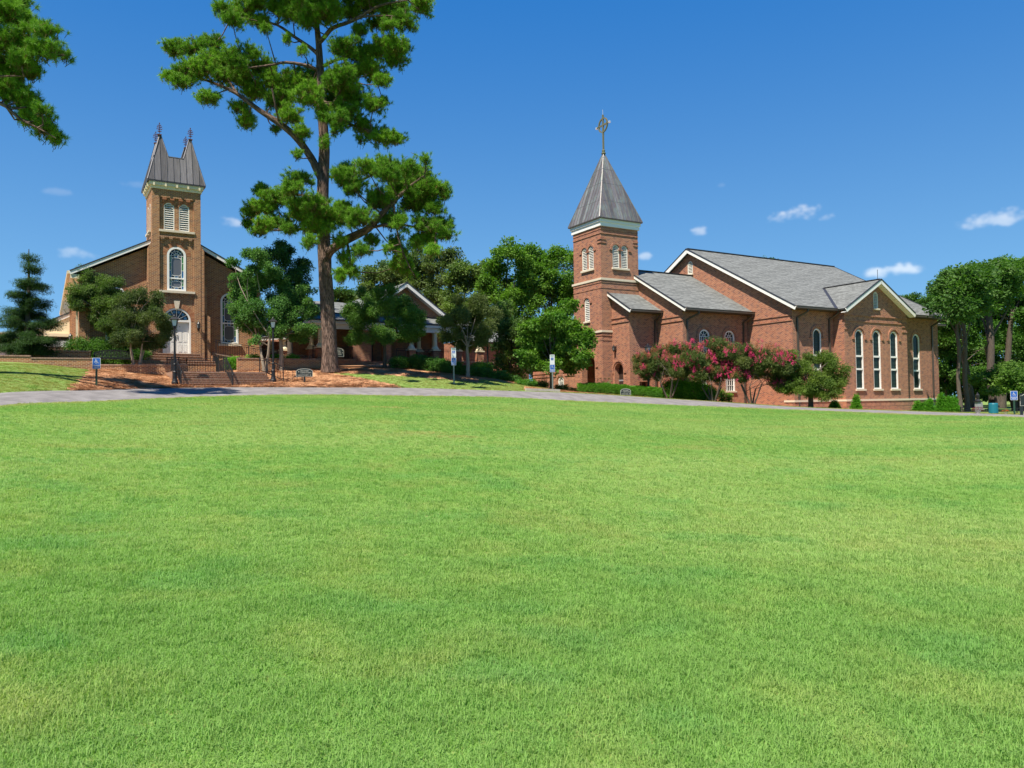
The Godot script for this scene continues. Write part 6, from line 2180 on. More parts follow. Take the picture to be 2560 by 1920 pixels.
const HOLLY_B := [Vector3(-14.42, 4.19, -47.00),
	[0.91, 3.50, 0.02, 1.10, 1.00, 1.05], [1.55, 2.52, 0.39, 0.74, 0.64, 0.70], [0.61, 2.39, 0.38, 0.99, 0.64, 0.83], [1.79, 3.57, 0.31, 0.60, 0.65, 0.62],
	[1.05, 4.46, -0.58, 0.86, 0.76, 0.80], [0.94, 1.78, -0.45, 0.76, 0.30, 0.53], [1.79, 1.99, -0.12, 0.40, 0.35, 0.38], [0.24, 4.12, 0.11, 0.75, 0.65, 0.70]]
const BACK_CONIFER := [Vector3(-15.05, 4.81, -51.00),
	[-0.82, 7.61, 0.24, 0.70, 0.81, 0.76], [-0.47, 6.73, 0.52, 0.97, 0.81, 0.90], [0.01, 6.75, -1.07, 0.94, 0.94, 0.92], [0.64, 5.49, -0.30, 0.98, 0.93, 0.95],
	[0.03, 5.38, 0.42, 0.97, 0.91, 0.95], [1.26, 4.41, 0.49, 0.75, 0.75, 0.76], [-0.34, 7.55, -0.86, 0.55, 0.66, 0.60], [1.25, 3.59, -0.52, 0.55, 0.55, 0.54],
	[-1.70, 7.11, 0.06, 0.65, 0.65, 0.65], [0.56, 4.29, 0.41, 0.97, 0.81, 0.90]]
const DOGWOOD_A := [Vector3(-8.62, 4.22, -51.00),
	[-1.53, 4.59, -1.13, 1.16, 0.78, 0.95], [0.27, 4.54, 0.65, 1.23, 0.80, 1.03], [1.33, 4.40, -0.92, 1.05, 0.88, 0.95], [-1.95, 3.37, -0.15, 1.14, 0.82, 0.98],
	[-0.27, 3.21, 1.04, 1.49, 1.12, 1.33], [1.27, 3.08, 0.30, 1.29, 1.02, 1.17], [-1.79, 2.25, 0.42, 0.91, 0.59, 0.76], [-0.03, 2.04, 1.55, 1.26, 0.74, 1.03],
	[1.52, 1.90, 0.44, 1.02, 0.65, 0.84], [2.29, 2.56, 0.73, 0.64, 0.75, 0.71], [-2.08, 4.00, 0.53, 0.54, 0.43, 0.49], [2.43, 3.45, -0.04, 0.38, 0.27, 0.33],
	[-1.54, 5.13, 0.46, 0.38, 0.27, 0.33], [0.80, 5.22, 0.74, 0.48, 0.27, 0.38]]
const DOGWOOD_B := [Vector3(-2.92, 3.42, -50.00),
	[-0.98, 3.96, 0.75, 0.89, 0.94, 0.93], [0.11, 4.52, -0.07, 1.23, 1.12, 1.17], [1.21, 3.98, 0.27, 1.06, 1.11, 1.09], [-0.79, 2.93, -0.40, 1.02, 0.86, 0.93],
	[0.33, 2.97, -1.00, 1.19, 0.92, 1.04], [1.22, 2.54, 0.27, 0.79, 0.79, 0.80], [-1.68, 3.56, 0.08, 0.42, 0.48, 0.45], [-0.44, 5.06, 0.32, 0.63, 0.42, 0.53],
	[0.87, 4.99, -0.04, 0.64, 0.48, 0.56], [-0.26, 2.11, -0.41, 0.80, 0.38, 0.59]]
const MAGNOLIA := [Vector3(-0.14, 3.38, -56.00),
	[-0.34, 5.27, -0.31, 0.84, 0.78, 0.80], [-0.08, 4.46, 0.24, 1.01, 1.01, 1.01], [-0.04, 3.30, 0.50, 1.18, 1.12, 1.16], [-0.38, 2.24, 0.44, 1.00, 1.00, 1.01],
	[0.60, 2.43, 0.05, 1.01, 1.01, 1.01], [0.88, 1.16, -0.10, 0.90, 0.72, 0.80], [-0.55, 1.17, 0.03, 0.83, 0.83, 0.83], [0.51, 3.94, -0.64, 0.90, 0.90, 0.89],
	[1.36, 1.61, 0.15, 0.65, 0.71, 0.69], [0.31, 0.46, -0.33, 0.84, 0.48, 0.66]]
const MAPLE := [Vector3(2.68, 2.64, -51.00),
	[1.40, 5.51, -1.12, 0.61, 0.72, 0.65], [0.73, 4.89, -1.25, 0.94, 0.67, 0.79], [0.04, 4.49, 1.24, 1.22, 0.69, 0.98], [1.22, 4.38, -0.46, 1.26, 0.99, 1.11],
	[-0.77, 4.00, -0.16, 1.14, 0.87, 1.00], [0.46, 3.47, -1.23, 1.56, 1.17, 1.33], [1.87, 3.66, -0.21, 0.93, 1.04, 0.98], [2.44, 3.04, -0.02, 0.49, 0.71, 0.60],
	[-1.18, 3.03, -0.64, 0.99, 0.77, 0.87], [-0.10, 2.27, -1.03, 1.33, 0.89, 1.09], [1.23, 2.16, 0.31, 1.35, 0.86, 1.11], [-1.42, 2.01, 0.42, 0.97, 0.48, 0.73],
	[1.68, 1.49, -0.96, 0.77, 0.39, 0.57], [-0.01, 1.44, 1.11, 0.64, 0.37, 0.52], [2.01, 2.08, 0.95, 0.64, 0.53, 0.60], [-0.91, 1.49, 0.45, 0.48, 0.22, 0.35]]
const MYRTLE_A := [Vector3(10.54, 1.87, -50.50),
	[-1.57, 2.42, -0.11, 0.80, 0.62, 0.71], [-0.66, 2.64, -0.76, 1.00, 0.75, 0.86], [0.41, 3.00, -0.77, 1.19, 0.82, 0.99], [1.29, 3.10, 0.40, 0.98, 0.67, 0.83],
	[-0.01, 1.77, -1.09, 1.07, 0.63, 0.83], [-1.06, 1.63, -0.63, 0.75, 0.56, 0.65], [0.77, 2.03, 0.12, 1.11, 0.80, 0.96], [-1.96, 1.88, 0.18, 0.37, 0.37, 0.37],
	[1.38, 2.36, 0.28, 0.68, 0.68, 0.68]]
const MYRTLE_B := [Vector3(13.20, 1.64, -49.50),
	[0.32, 3.26, -0.32, 1.22, 0.79, 1.00], [-0.75, 2.54, 0.05, 1.03, 0.85, 0.94], [0.41, 2.18, -0.56, 1.35, 0.92, 1.12], [1.22, 1.91, -0.07, 0.85, 0.73, 0.79],
	[-0.50, 1.77, 0.14, 1.03, 0.51, 0.77], [1.09, 2.81, -0.56, 0.92, 0.73, 0.82], [0.67, 1.48, -0.58, 0.80, 0.37, 0.58]]
const MYRTLE_C := [Vector3(15.45, 1.42, -48.50),
	[-0.86, 3.02, 0.24, 1.00, 0.77, 0.89], [0.57, 3.07, -0.03, 1.42, 0.83, 1.13], [-0.05, 2.26, -0.34, 1.14, 0.90, 1.01], [1.09, 2.46, 0.46, 1.29, 0.94, 1.13],
	[1.68, 2.50, 1.10, 0.75, 0.75, 0.77], [1.95, 1.60, -1.03, 1.27, 0.67, 0.95], [2.88, 1.73, -0.41, 0.66, 0.66, 0.65], [2.21, 1.00, 0.17, 0.83, 0.38, 0.61],
	[-0.81, 1.76, 0.27, 0.65, 0.35, 0.50], [3.18, 1.33, -0.27, 0.30, 0.30, 0.30]]
const OLIVE_TREE := [Vector3(19.04, 1.16, -48.00),
	[-1.44, 3.10, 0.64, 0.40, 0.55, 0.49], [-0.37, 2.43, 0.12, 0.76, 0.71, 0.74], [0.11, 3.08, -0.67, 0.41, 0.47, 0.43], [1.43, 2.84, -0.99, 0.83, 0.73, 0.77],
	[1.76, 2.19, -0.47, 0.88, 0.88, 0.87], [0.30, 1.66, 0.80, 0.90, 0.70, 0.82], [2.00, 1.35, -0.24, 0.56, 0.72, 0.64], [-1.01, 1.27, 1.04, 0.80, 0.50, 0.66],
	[-1.53, 1.14, 0.34, 0.56, 0.33, 0.45], [0.57, 0.77, 0.84, 0.90, 0.40, 0.66], [0.15, 1.05, -0.11, 0.77, 0.41, 0.59], [1.57, 2.95, -0.21, 0.41, 0.36, 0.38]]
const GROVE_A := [Vector3(46.52, 0.02, -76.00),
	[-2.68, 11.76, -0.93, 1.21, 1.21, 1.20], [-1.27, 12.66, -1.56, 1.60, 1.88, 1.71], [-0.63, 13.11, -0.51, 1.86, 1.95, 1.89], [-2.57, 10.38, 0.23, 2.02, 1.65, 1.84],
	[0.25, 10.96, -1.41, 2.25, 1.97, 2.07], [-3.66, 8.90, 1.00, 1.64, 1.36, 1.52], [-1.08, 8.76, 0.02, 2.12, 1.57, 1.84], [0.74, 13.42, -0.07, 1.38, 1.57, 1.47],
	[-3.75, 10.85, -0.16, 0.65, 0.65, 0.65], [-1.86, 13.88, -0.12, 1.02, 0.92, 0.97]]
const GROVE_B := [Vector3(46.63, -0.08, -72.00),
	[-2.08, 13.03, 1.52, 1.54, 1.54, 1.57], [1.70, 13.96, -1.94, 1.79, 1.61, 1.66], [2.03, 13.20, 0.17, 1.74, 1.74, 1.75], [-0.53, 11.31, 0.18, 2.00, 1.74, 1.88],
	[1.92, 11.19, -0.62, 2.20, 1.94, 2.05], [2.66, 12.55, 1.72, 2.13, 2.13, 2.18], [-2.16, 9.26, 1.46, 1.71, 1.54, 1.66], [1.29, 8.84, -0.37, 2.19, 1.58, 1.88],
	[2.31, 9.19, 1.52, 2.14, 1.97, 2.10], [-2.06, 7.45, 0.61, 1.56, 1.13, 1.35], [6.45, 10.59, -1.02, 2.21, 2.66, 2.40]]
const GROVE_C := [Vector3(50.93, -0.05, -88.00),
	[-1.55, 8.14, 2.70, 1.76, 2.07, 1.97], [1.42, 6.92, -0.07, 2.14, 2.14, 2.13], [5.22, 6.56, -2.83, 2.20, 1.98, 2.03], [-1.00, 5.94, 1.24, 1.26, 2.10, 1.71],
	[6.21, 7.88, -1.28, 2.49, 2.17, 2.29], [5.47, 7.52, 3.39, 2.36, 2.05, 2.29], [11.34, 7.37, -1.85, 2.51, 2.72, 2.56], [0.05, 4.42, 4.00, 1.53, 1.02, 1.33],
	[-0.51, 4.07, 1.49, 1.05, 1.26, 1.17], [10.50, 5.72, 1.94, 2.61, 3.13, 2.93], [6.60, 5.73, -1.26, 2.17, 1.41, 1.76], [-1.50, 3.17, 1.16, 1.37, 1.37, 1.39],
	[1.44, 2.95, -1.11, 1.62, 1.30, 1.44], [3.84, 3.17, -1.93, 1.64, 1.42, 1.49], [3.48, 3.56, 1.33, 1.79, 1.47, 1.65], [3.10, 3.68, 4.77, 1.72, 1.41, 1.65],
	[9.00, 4.03, -1.37, 1.95, 1.63, 1.76], [12.76, 3.83, -4.07, 2.23, 1.90, 1.97], [-2.32, 4.98, 2.28, 1.14, 1.56, 1.39], [3.45, 1.51, -2.56, 0.88, 0.66, 0.75],
	[6.81, 1.95, -3.28, 1.11, 0.89, 0.96], [10.02, 1.92, -4.46, 1.35, 0.90, 1.07], [12.32, 1.88, -4.23, 1.45, 1.12, 1.23], [13.78, 3.01, -1.45, 2.71, 2.17, 2.40]]
const GROVE_D := [Vector3(40.29, 0.09, -60.00),
	[-1.71, 3.02, -0.92, 1.26, 0.52, 0.87], [-1.33, 2.67, -0.04, 1.46, 0.66, 1.06], [-1.42, 2.78, 1.54, 1.42, 0.85, 1.16], [0.25, 3.11, 0.49, 1.44, 1.01, 1.24],
	[1.70, 2.79, -0.24, 1.46, 1.10, 1.27], [-0.67, 3.47, -0.26, 1.24, 0.51, 0.87], [0.73, 3.95, -0.65, 1.32, 0.66, 0.98], [-3.69, 2.84, 0.70, 0.58, 0.29, 0.44],
	[-2.62, 2.02, 1.45, 0.92, 0.28, 0.62]]
const FAR_A := [Vector3(-15.62, 6.71, -84.00),
	[-0.21, 9.51, -0.43, 1.17, 1.26, 1.21], [0.98, 10.34, -0.11, 1.34, 1.16, 1.25], [0.37, 8.21, -0.89, 1.81, 1.54, 1.65], [1.74, 8.88, 0.45, 1.60, 1.51, 1.56],
	[2.38, 7.29, -1.04, 1.63, 1.54, 1.56], [-0.72, 7.57, 0.50, 0.80, 0.98, 0.89], [1.59, 5.67, 1.11, 1.76, 1.50, 1.65], [3.23, 8.94, -0.04, 1.07, 1.07, 1.07]]
const FAR_B := [Vector3(-10.27, 6.86, -88.00),
	[-1.73, 11.31, 0.09, 1.12, 1.22, 1.17], [-0.49, 12.04, -1.38, 1.62, 1.43, 1.50], [1.43, 10.82, 1.21, 1.66, 1.57, 1.64], [2.57, 12.05, 0.80, 1.48, 1.11, 1.31],
	[3.45, 10.96, 0.30, 0.93, 1.12, 1.03], [-0.09, 9.70, -1.75, 2.20, 1.81, 1.97], [2.11, 8.22, 1.40, 2.03, 1.75, 1.92], [-1.36, 8.55, -0.41, 1.69, 1.60, 1.64],
	[1.11, 5.97, 0.97, 2.04, 1.85, 1.97]]
const FAR_C := [Vector3(-5.50, 6.33, -80.00),
	[0.75, 9.91, -0.42, 1.54, 1.28, 1.40], [0.05, 8.25, -0.80, 1.72, 1.46, 1.57], [1.77, 8.71, -1.09, 1.55, 1.38, 1.45], [-0.35, 6.42, -0.05, 1.87, 1.62, 1.74],
	[1.40, 5.85, 0.83, 1.85, 1.60, 1.74], [2.85, 6.85, -0.37, 1.28, 1.45, 1.36], [0.52, 4.19, 0.62, 1.86, 1.44, 1.66], [2.25, 9.44, -0.35, 1.03, 0.85, 0.94]]
const FAR_D := [Vector3(-0.18, 4.72, -74.00),
	[-1.42, 11.12, -0.11, 1.34, 1.26, 1.30], [-0.02, 12.26, -0.90, 1.12, 0.96, 1.02], [0.74, 10.74, 1.74, 1.54, 1.31, 1.46], [-0.87, 9.75, -1.41, 1.85, 1.52, 1.65],
	[1.11, 8.96, 0.74, 1.79, 1.48, 1.65], [-1.85, 8.31, 0.12, 1.34, 1.41, 1.38], [-0.08, 7.43, 0.54, 1.80, 1.48, 1.65], [1.88, 7.43, 0.36, 1.57, 1.41, 1.50],
	[-0.89, 5.40, 1.24, 1.70, 1.32, 1.54], [1.45, 5.43, 0.68, 1.72, 1.17, 1.46], [-1.72, 3.15, 0.37, 1.57, 1.41, 1.50], [0.24, 2.85, -1.11, 1.60, 1.44, 1.50],
	[2.23, 3.15, -0.36, 1.58, 1.42, 1.50], [-0.99, 0.87, -1.31, 1.44, 1.20, 1.30], [0.97, 0.49, 1.70, 1.38, 1.08, 1.26], [2.77, 0.95, -0.05, 1.34, 1.18, 1.26]]
const FAR_E := [Vector3(4.59, 4.82, -78.00),
	[-2.31, 12.06, 0.38, 1.40, 1.24, 1.33], [-0.80, 12.30, -0.97, 1.60, 1.43, 1.49], [0.87, 11.82, -0.81, 1.51, 1.43, 1.45], [1.90, 11.35, -0.64, 1.25, 1.42, 1.33],
	[-1.51, 9.98, 0.29, 1.82, 1.57, 1.70], [0.53, 9.47, 0.66, 1.81, 1.65, 1.74], [-0.67, 7.82, -0.70, 1.84, 1.59, 1.70], [1.38, 7.49, -0.08, 1.41, 1.66, 1.54],
	[-1.94, 8.17, -0.10, 1.25, 1.25, 1.24], [0.27, 5.76, 0.54, 1.65, 1.24, 1.45], [-0.72, 3.85, -1.01, 1.68, 1.51, 1.58], [1.39, 3.81, -1.01, 1.43, 1.51, 1.45],
	[-0.04, 1.19, 1.03, 1.64, 1.31, 1.49], [1.64, 1.20, 0.47, 1.24, 1.24, 1.24], [-1.25, 0.01, 0.19, 1.24, 0.91, 1.08]]
const FAR_F := [Vector3(-22.84, 8.81, -100.00),
	[-0.64, 7.17, 0.39, 1.38, 1.06, 1.22], [0.81, 7.68, 0.43, 1.48, 1.27, 1.38], [-0.06, 6.21, -0.49, 1.92, 1.28, 1.60], [1.98, 6.35, 0.27, 1.38, 1.06, 1.22],
	[0.95, 4.88, -0.76, 1.93, 1.18, 1.54]]
const FAR_G := [Vector3(35.47, 3.80, -105.00),
	[-0.14, 17.13, -0.05, 1.01, 0.67, 0.84], [0.84, 16.76, 0.33, 1.11, 0.67, 0.89], [0.17, 15.60, 0.58, 1.89, 1.11, 1.51]]
const FAR_H := [Vector3(52.93, 3.41, -100.00),
	[-0.36, 11.48, -0.00, 0.74, 0.48, 0.61], [-0.00, 11.06, 1.10, 1.05, 0.74, 0.90], [2.48, 10.84, -1.54, 1.08, 0.86, 0.96], [-0.54, 10.01, 1.07, 1.37, 1.05, 1.22],
	[2.18, 9.05, -0.10, 1.38, 1.38, 1.38]]
const SHRUBS := [
	["leafy_shrub", -25.85, 4.79, -44.90, 0.76, 1.82],
	["leafy_shrub", -24.73, 4.82, -45.00, 0.81, 1.77],
	["leafy_shrub", -23.57, 4.89, -45.20, 0.77, 1.63],
	["leafy_shrub", -22.56, 4.85, -45.60, 0.68, 1.50],
	["mound", -17.65, 4.58, -47.60, 0.51, 0.91],
	["mound", -16.56, 4.52, -48.20, 0.56, 0.92],
	["mound", -15.31, 4.56, -48.80, 0.39, 0.93],
	["mound", -14.33, 4.47, -49.00, 0.57, 0.89],
	["juniper", -7.59, 4.02, -51.00, 0.71, 0.76],
	["juniper", -6.43, 4.02, -51.50, 0.82, 0.99],
	["juniper", -5.20, 3.71, -51.00, 0.98, 0.92],
	["juniper", -4.05, 3.41, -50.80, 0.81, 0.81],
	["juniper", -3.09, 3.26, -50.60, 0.70, 0.65],
	["juniper", -2.04, 3.12, -51.20, 0.76, 0.54],
	["juniper", -0.96, 2.81, -51.40, 0.82, 0.49],
	["juniper", -0.14, 2.69, -51.50, 0.66, 0.33],
	["bright", -2.10, 3.74, -53.00, 0.73, 0.90],
	["low", 0.93, 2.50, -50.50, 0.75, 0.35],
	["dark", 1.93, 2.45, -52.00, 0.61, 0.33],
	["dark", 3.47, 2.32, -52.40, 0.56, 0.39],
	["dark", 4.41, 2.22, -52.00, 0.55, 0.28],
	["big", 11.32, 1.70, -52.00, 0.94, 1.60],
	["big", 12.46, 1.60, -51.60, 0.99, 1.54],
	["big", 13.42, 1.56, -51.80, 0.66, 1.27],
	["ivy", 14.58, 1.57, -52.30, 0.22, 1.06],
	["ivy", 15.02, 1.56, -52.20, 0.19, 0.83],
	["big", 10.02, 1.77, -51.00, 0.38, 0.43],
	["cone", 21.64, 1.00, -50.50, 0.32, 0.59],
	["cone", 23.08, 0.90, -50.50, 0.30, 1.02],
	["cone", 25.59, 0.71, -47.50, 0.25, 0.66],
	["cone", 25.79, 0.71, -47.30, 0.23, 0.50],
	["cone", 25.99, 0.71, -47.30, 0.20, 0.60],
	["cone", 26.07, 0.68, -47.00, 0.25, 0.80],
	["cone", 27.05, 0.64, -47.40, 0.33, 1.16],
	["cone", 27.39, 0.61, -47.20, 0.33, 0.95],
	["cone", 27.71, 0.61, -47.20, 0.28, 0.95]]
const CEDAR := [Vector3(-26.49, 4.19, -41.00),
	[0.37, 5.86, 0.29, 0.22, 0.30, 0.26], [0.74, 5.22, 0.76, 0.34, 0.30, 0.33], [0.68, 4.44, 0.93, 0.55, 0.43, 0.50], [0.03, 4.37, -0.60, 0.58, 0.40, 0.48],
	[0.12, 3.67, 0.40, 0.73, 0.48, 0.61], [0.69, 3.24, 0.27, 0.82, 0.48, 0.65], [-0.85, 3.04, -0.59, 0.80, 0.49, 0.63], [-0.16, 2.69, -0.54, 0.97, 0.53, 0.74],
	[-0.66, 2.36, 0.52, 0.65, 0.47, 0.57], [1.22, 2.34, 0.41, 0.73, 0.47, 0.61], [-0.88, 1.84, -0.81, 1.11, 0.58, 0.83], [1.19, 1.43, 0.88, 0.94, 0.51, 0.74],
	[-1.33, 1.47, -0.31, 0.66, 0.53, 0.59], [0.94, 1.33, -0.39, 0.66, 0.48, 0.57], [0.17, 0.95, 0.47, 0.99, 0.39, 0.70], [-0.78, 0.87, 0.18, 0.65, 0.30, 0.48],
	[0.79, 0.83, -0.09, 0.66, 0.31, 0.48]]


# ---------------------------------------------------------------- plants
func leaf_sprig(seed_: int, count: int, radius: float, long: float, wide: float, up := 0.4, tone := 0.22) -> ArrayMesh:
	var s := Shape.new()
	var r := RandomNumberGenerator.new()
	r.seed = seed_
	for k in count:
		var o := Vector3(r.randf_range(-1, 1), r.randf_range(-0.8, 0.8), r.randf_range(-1, 1)) * radius * 0.75
		var d := (o.normalized() + Vector3(r.randf_range(-1, 1), r.randf_range(-0.9, 0.7), r.randf_range(-1, 1)) * 0.8).normalized()
		var n := (Vector3(r.randf_range(-1, 1), r.randf_range(-0.3, 1), r.randf_range(-1, 1)) + Vector3.UP * up).normalized()
		var w := d.cross(n).normalized() * wide * r.randf_range(0.35, 0.6)
		var l := long * r.randf_range(0.7, 1.2)
		var sag := d.cross(w).normalized() * l * 0.12
		if sag.y > 0:
			sag = -sag
		var mid := o + d * l * 0.45
		var from := s.v.size()
		s.tri(o, mid + w + sag * 0.4, o + d * l + sag)
		s.tri(o, o + d * l + sag, mid - w + sag * 0.4)
		var c := Color.WHITE * r.randf_range(1.0 - tone, 1.0 + tone)
		for j in s.v.size() - from:
			s.c.append(c)
	return s.mesh()


func needle_tuft(seed_: int, count: int, long: float) -> ArrayMesh:
	var s := Shape.new()
	var r := RandomNumberGenerator.new()
	r.seed = seed_
	for k in count:
		var a := r.randf() * TAU
		var lift := r.randf_range(0.1, 1.5)
		var d := Vector3(cos(a) * cos(lift), sin(lift), sin(a) * cos(lift))
		var o := Vector3(0, r.randf_range(-0.12, 0.04), 0) + d * 0.015
		var l := long * r.randf_range(0.75, 1.1)
		var across := d.cross(Vector3.UP if absf(d.y) < 0.95 else Vector3.RIGHT).normalized().rotated(d, r.randf() * PI) * 0.0075
		var tip := o + d * l + Vector3.DOWN * l * 0.18 * cos(lift)
		var from := s.v.size()
		s.tri(o - across, o + across, tip)
		var c := Color(0.8, 0.85, 0.8).lerp(Color(1.25, 1.15, 1.0), r.randf())
		for j in s.v.size() - from:
			s.c.append(c)
	# the twig and a little brown growth at its foot
	var from := s.v.size()
	var pts := PackedVector3Array([Vector3(0, -0.34, 0), Vector3(0, 0.0, 0)])
	s.tube(pts, PackedFloat32Array([0.011, 0.008]), 4, false)
	for j in s.v.size() - from:
		s.c.append(Color(1.1, 0.42, 0.95))
	return s.mesh()


func flower_cluster(seed_: int, count: int, tall: float, wide: float) -> ArrayMesh:
	var s := Shape.new()
	var r := RandomNumberGenerator.new()
	r.seed = seed_
	for k in count:
		var h := r.randf()
		var a := r.randf() * TAU
		var q := wide * (1.0 - h * 0.7) * sqrt(r.randf())
		var o := Vector3(cos(a) * q, (h - 0.4) * tall, sin(a) * q)
		var n := (o.normalized() + Vector3(r.randf_range(-1, 1), r.randf_range(-0.5, 1), r.randf_range(-1, 1))).normalized()
		var x := n.cross(Vector3.UP).normalized() * 0.024
		var y := n.cross(x).normalized() * 0.024
		var from := s.v.size()
		s.tri(o - x, o + y * 0.8, o + x)
		s.tri(o - y, o + x * 0.5, o + y)
		var c := Color.WHITE * r.randf_range(0.75, 1.25)
		for j in s.v.size() - from:
			s.c.append(c)
	return s.mesh()


func make_leaves() -> void:
	meshes.far = leaf_sprig(101, 26, 0.5, 0.25, 0.16)
	meshes.mid = leaf_sprig(102, 18, 0.22, 0.125, 0.07)
	meshes.small = leaf_sprig(103, 20, 0.18, 0.085, 0.045)
	meshes.maple = leaf_sprig(104, 16, 0.26, 0.15, 0.14, 0.8)
	meshes.magnolia = leaf_sprig(105, 13, 0.25, 0.21, 0.09, 0.3, 0.3)
	meshes.holly = leaf_sprig(106, 20, 0.20, 0.10, 0.055, 0.5, 0.28)
	meshes.cedar = leaf_sprig(107, 26, 0.24, 0.14, 0.035, 0.9)
	meshes.hedge = leaf_sprig(108, 22, 0.12, 0.06, 0.034, 0.8)
	meshes.cone = leaf_sprig(109, 22, 0.10, 0.10, 0.022, 0.2)
	meshes.tuft = needle_tuft(110, 54, 0.24)
	meshes.petal = flower_cluster(111, 40, 0.26, 0.11)


func clumps(masses: Array, share: float, most: int, r: RandomNumberGenerator) -> Array:
	# break each mass of foliage into smaller clumps sitting on and in it
	var out := []
	for k in range(0, masses.size(), 1):
		var m: Array = masses[k]
		var c := Vector3(m[0], m[1], m[2])
		var q := Vector3(m[3], m[4], m[5])
		var n := most
		for j in n:
			var d := Vector3(r.randf_range(-1, 1), r.randf_range(-0.9, 1), r.randf_range(-1, 1)).normalized()
			var reach := r.randf_range(0.45, 0.88)
			var size := share * r.randf_range(0.7, 1.35)
			out.append([c + Vector3(d.x * q.x, d.y * q.y, d.z * q.z) * reach, (q.x + q.y + q.z) / 3.0 * size])
	return out


func leafage(clump_list: Array, per_area: float, size: float, c0: Color, c1: Color, r: RandomNumberGenerator, squash := 0.8, fill := 0.55) -> Cloud:
	var cloud := Cloud.new()
	for q in clump_list:
		var c: Vector3 = q[0]
		var rad: float = q[1]
		var n := int(2.6 * per_area * rad * rad * r.randf_range(0.75, 1.2)) + 3
		var own := r.randf()   # every clump has a slightly different green
		for k in n:
			var d := Vector3(r.randf_range(-1, 1), r.randf_range(-1, 1), r.randf_range(-1, 1))
			if d.length_squared() > 1.0 or d.length_squared() < 0.01:
				continue
			d = d.normalized() * lerpf(pow(r.randf(), fill), 1.0, 0.25) * (1.0 + 0.3 * fold_noise.get_noise_3dv((c + d * rad) * 3.0))
			var p := c + Vector3(d.x, d.y * squash, d.z) * rad
			var x := Basis(Vector3.UP, r.randf() * TAU) * Basis(Vector3.RIGHT, r.randf_range(-0.6, 0.6))
			var t := clampf(own * 0.55 + r.randf() * 0.45, 0.0, 1.0)
			cloud.add(x.scaled(Vector3.ONE * size * r.randf_range(0.7, 1.3)), p, c0.lerp(c1, t) * 1.4 * r.randf_range(0.88, 1.12))
	return cloud


func limb(parent: Node3D, a: Vector3, b: Vector3, r0: float, r1: float, m: Material, r: RandomNumberGenerator, called := "limb") -> void:
	var s := Shape.new()
	var pts := PackedVector3Array()
	var rr := PackedFloat32Array()
	var bend := Vector3(r.randf_range(-0.1, 0.1), r.randf_range(0.02, 0.16), r.randf_range(-0.1, 0.1)) * a.distance_to(b)
	for k in 6:
		var t := k / 5.0
		pts.append(a.lerp(b, t) + bend * sin(PI * t))
		rr.append(lerpf(r0, r1, t))
	s.tube(pts, rr, 7)
	part(called, s, m, parent)


func broadleaf(called: String, label: String, group: String, spec: Array, leaf: String, size: float, per_area: float, c0: Color, c1: Color, trunk: Dictionary, category := "tree", share := 0.42, most := 7) -> Node3D:
	# trunk: r (radius), h (height of the fork), stems, lean, bark
	var r := RandomNumberGenerator.new()
	r.seed = hash(label) % 100000
	var at: Vector3 = spec[0]
	at.y = ground(at.x, at.z)
	var shift: float = spec[0].y - at.y
	var o := thing(called, label, category, at, 0.0, group)
	var masses := []
	for k in range(1, spec.size()):
		var m: Array = spec[k].duplicate()
		m[1] += shift
		masses.append(m)
	var bark: Material = mats[trunk.get("bark", "bark")]
	var stems: int = trunk.get("stems", 1)
	var tips := []
	for j in stems:
		var h: float = trunk.h * (1.0 if j == 0 else r.randf_range(0.7, 1.0))
		var a := TAU * j / maxi(1, stems) + r.randf()
		var spread: float = trunk.get("spread", 0.0)
		var foot := Vector3(cos(a), 0, sin(a)) * (0.12 if stems > 1 else 0.0)
		var tip: Vector3 = foot + Vector3(cos(a) * spread + trunk.get("lean", 0.0), h, sin(a) * spread)
		var s := Shape.new()
		var pts := PackedVector3Array()
		var rr := PackedFloat32Array()
		for k in 8:
			var t := k / 7.0
			pts.append(foot.lerp(tip, t) + Vector3(sin(t * 5.0 + j) * 0.03 * h / 2.0 * t, -0.25 if k == 0 else 0.0, cos(t * 4.0 + j * 2.0) * 0.03 * t))
			rr.append(trunk.r * (1.45 if k == 0 else lerpf(1.1, 0.72, t)) * (1.0 if stems == 1 else 0.75))
		s.tube(pts, rr, 10, true, 0.18, rough_noise)
		part("trunk", s, bark, o)
		tips.append(tip)
	for k in masses.size():
		var c := Vector3(masses[k][0], masses[k][1], masses[k][2])
		var from: Vector3 = tips[k % tips.size()]
		if c.y < from.y:
			from.y = maxf(trunk.h * 0.55, c.y - 0.3)
			from.x *= 0.7
			from.z *= 0.7
		limb(o, from, c, trunk.r * 0.3, trunk.r * 0.07, bark, r)
	var all := clumps(masses, share, most, r)
	scatter("crown", leafage(all, per_area, size, c0, c1, r), meshes[leaf], mats.leaf, o)
	return o


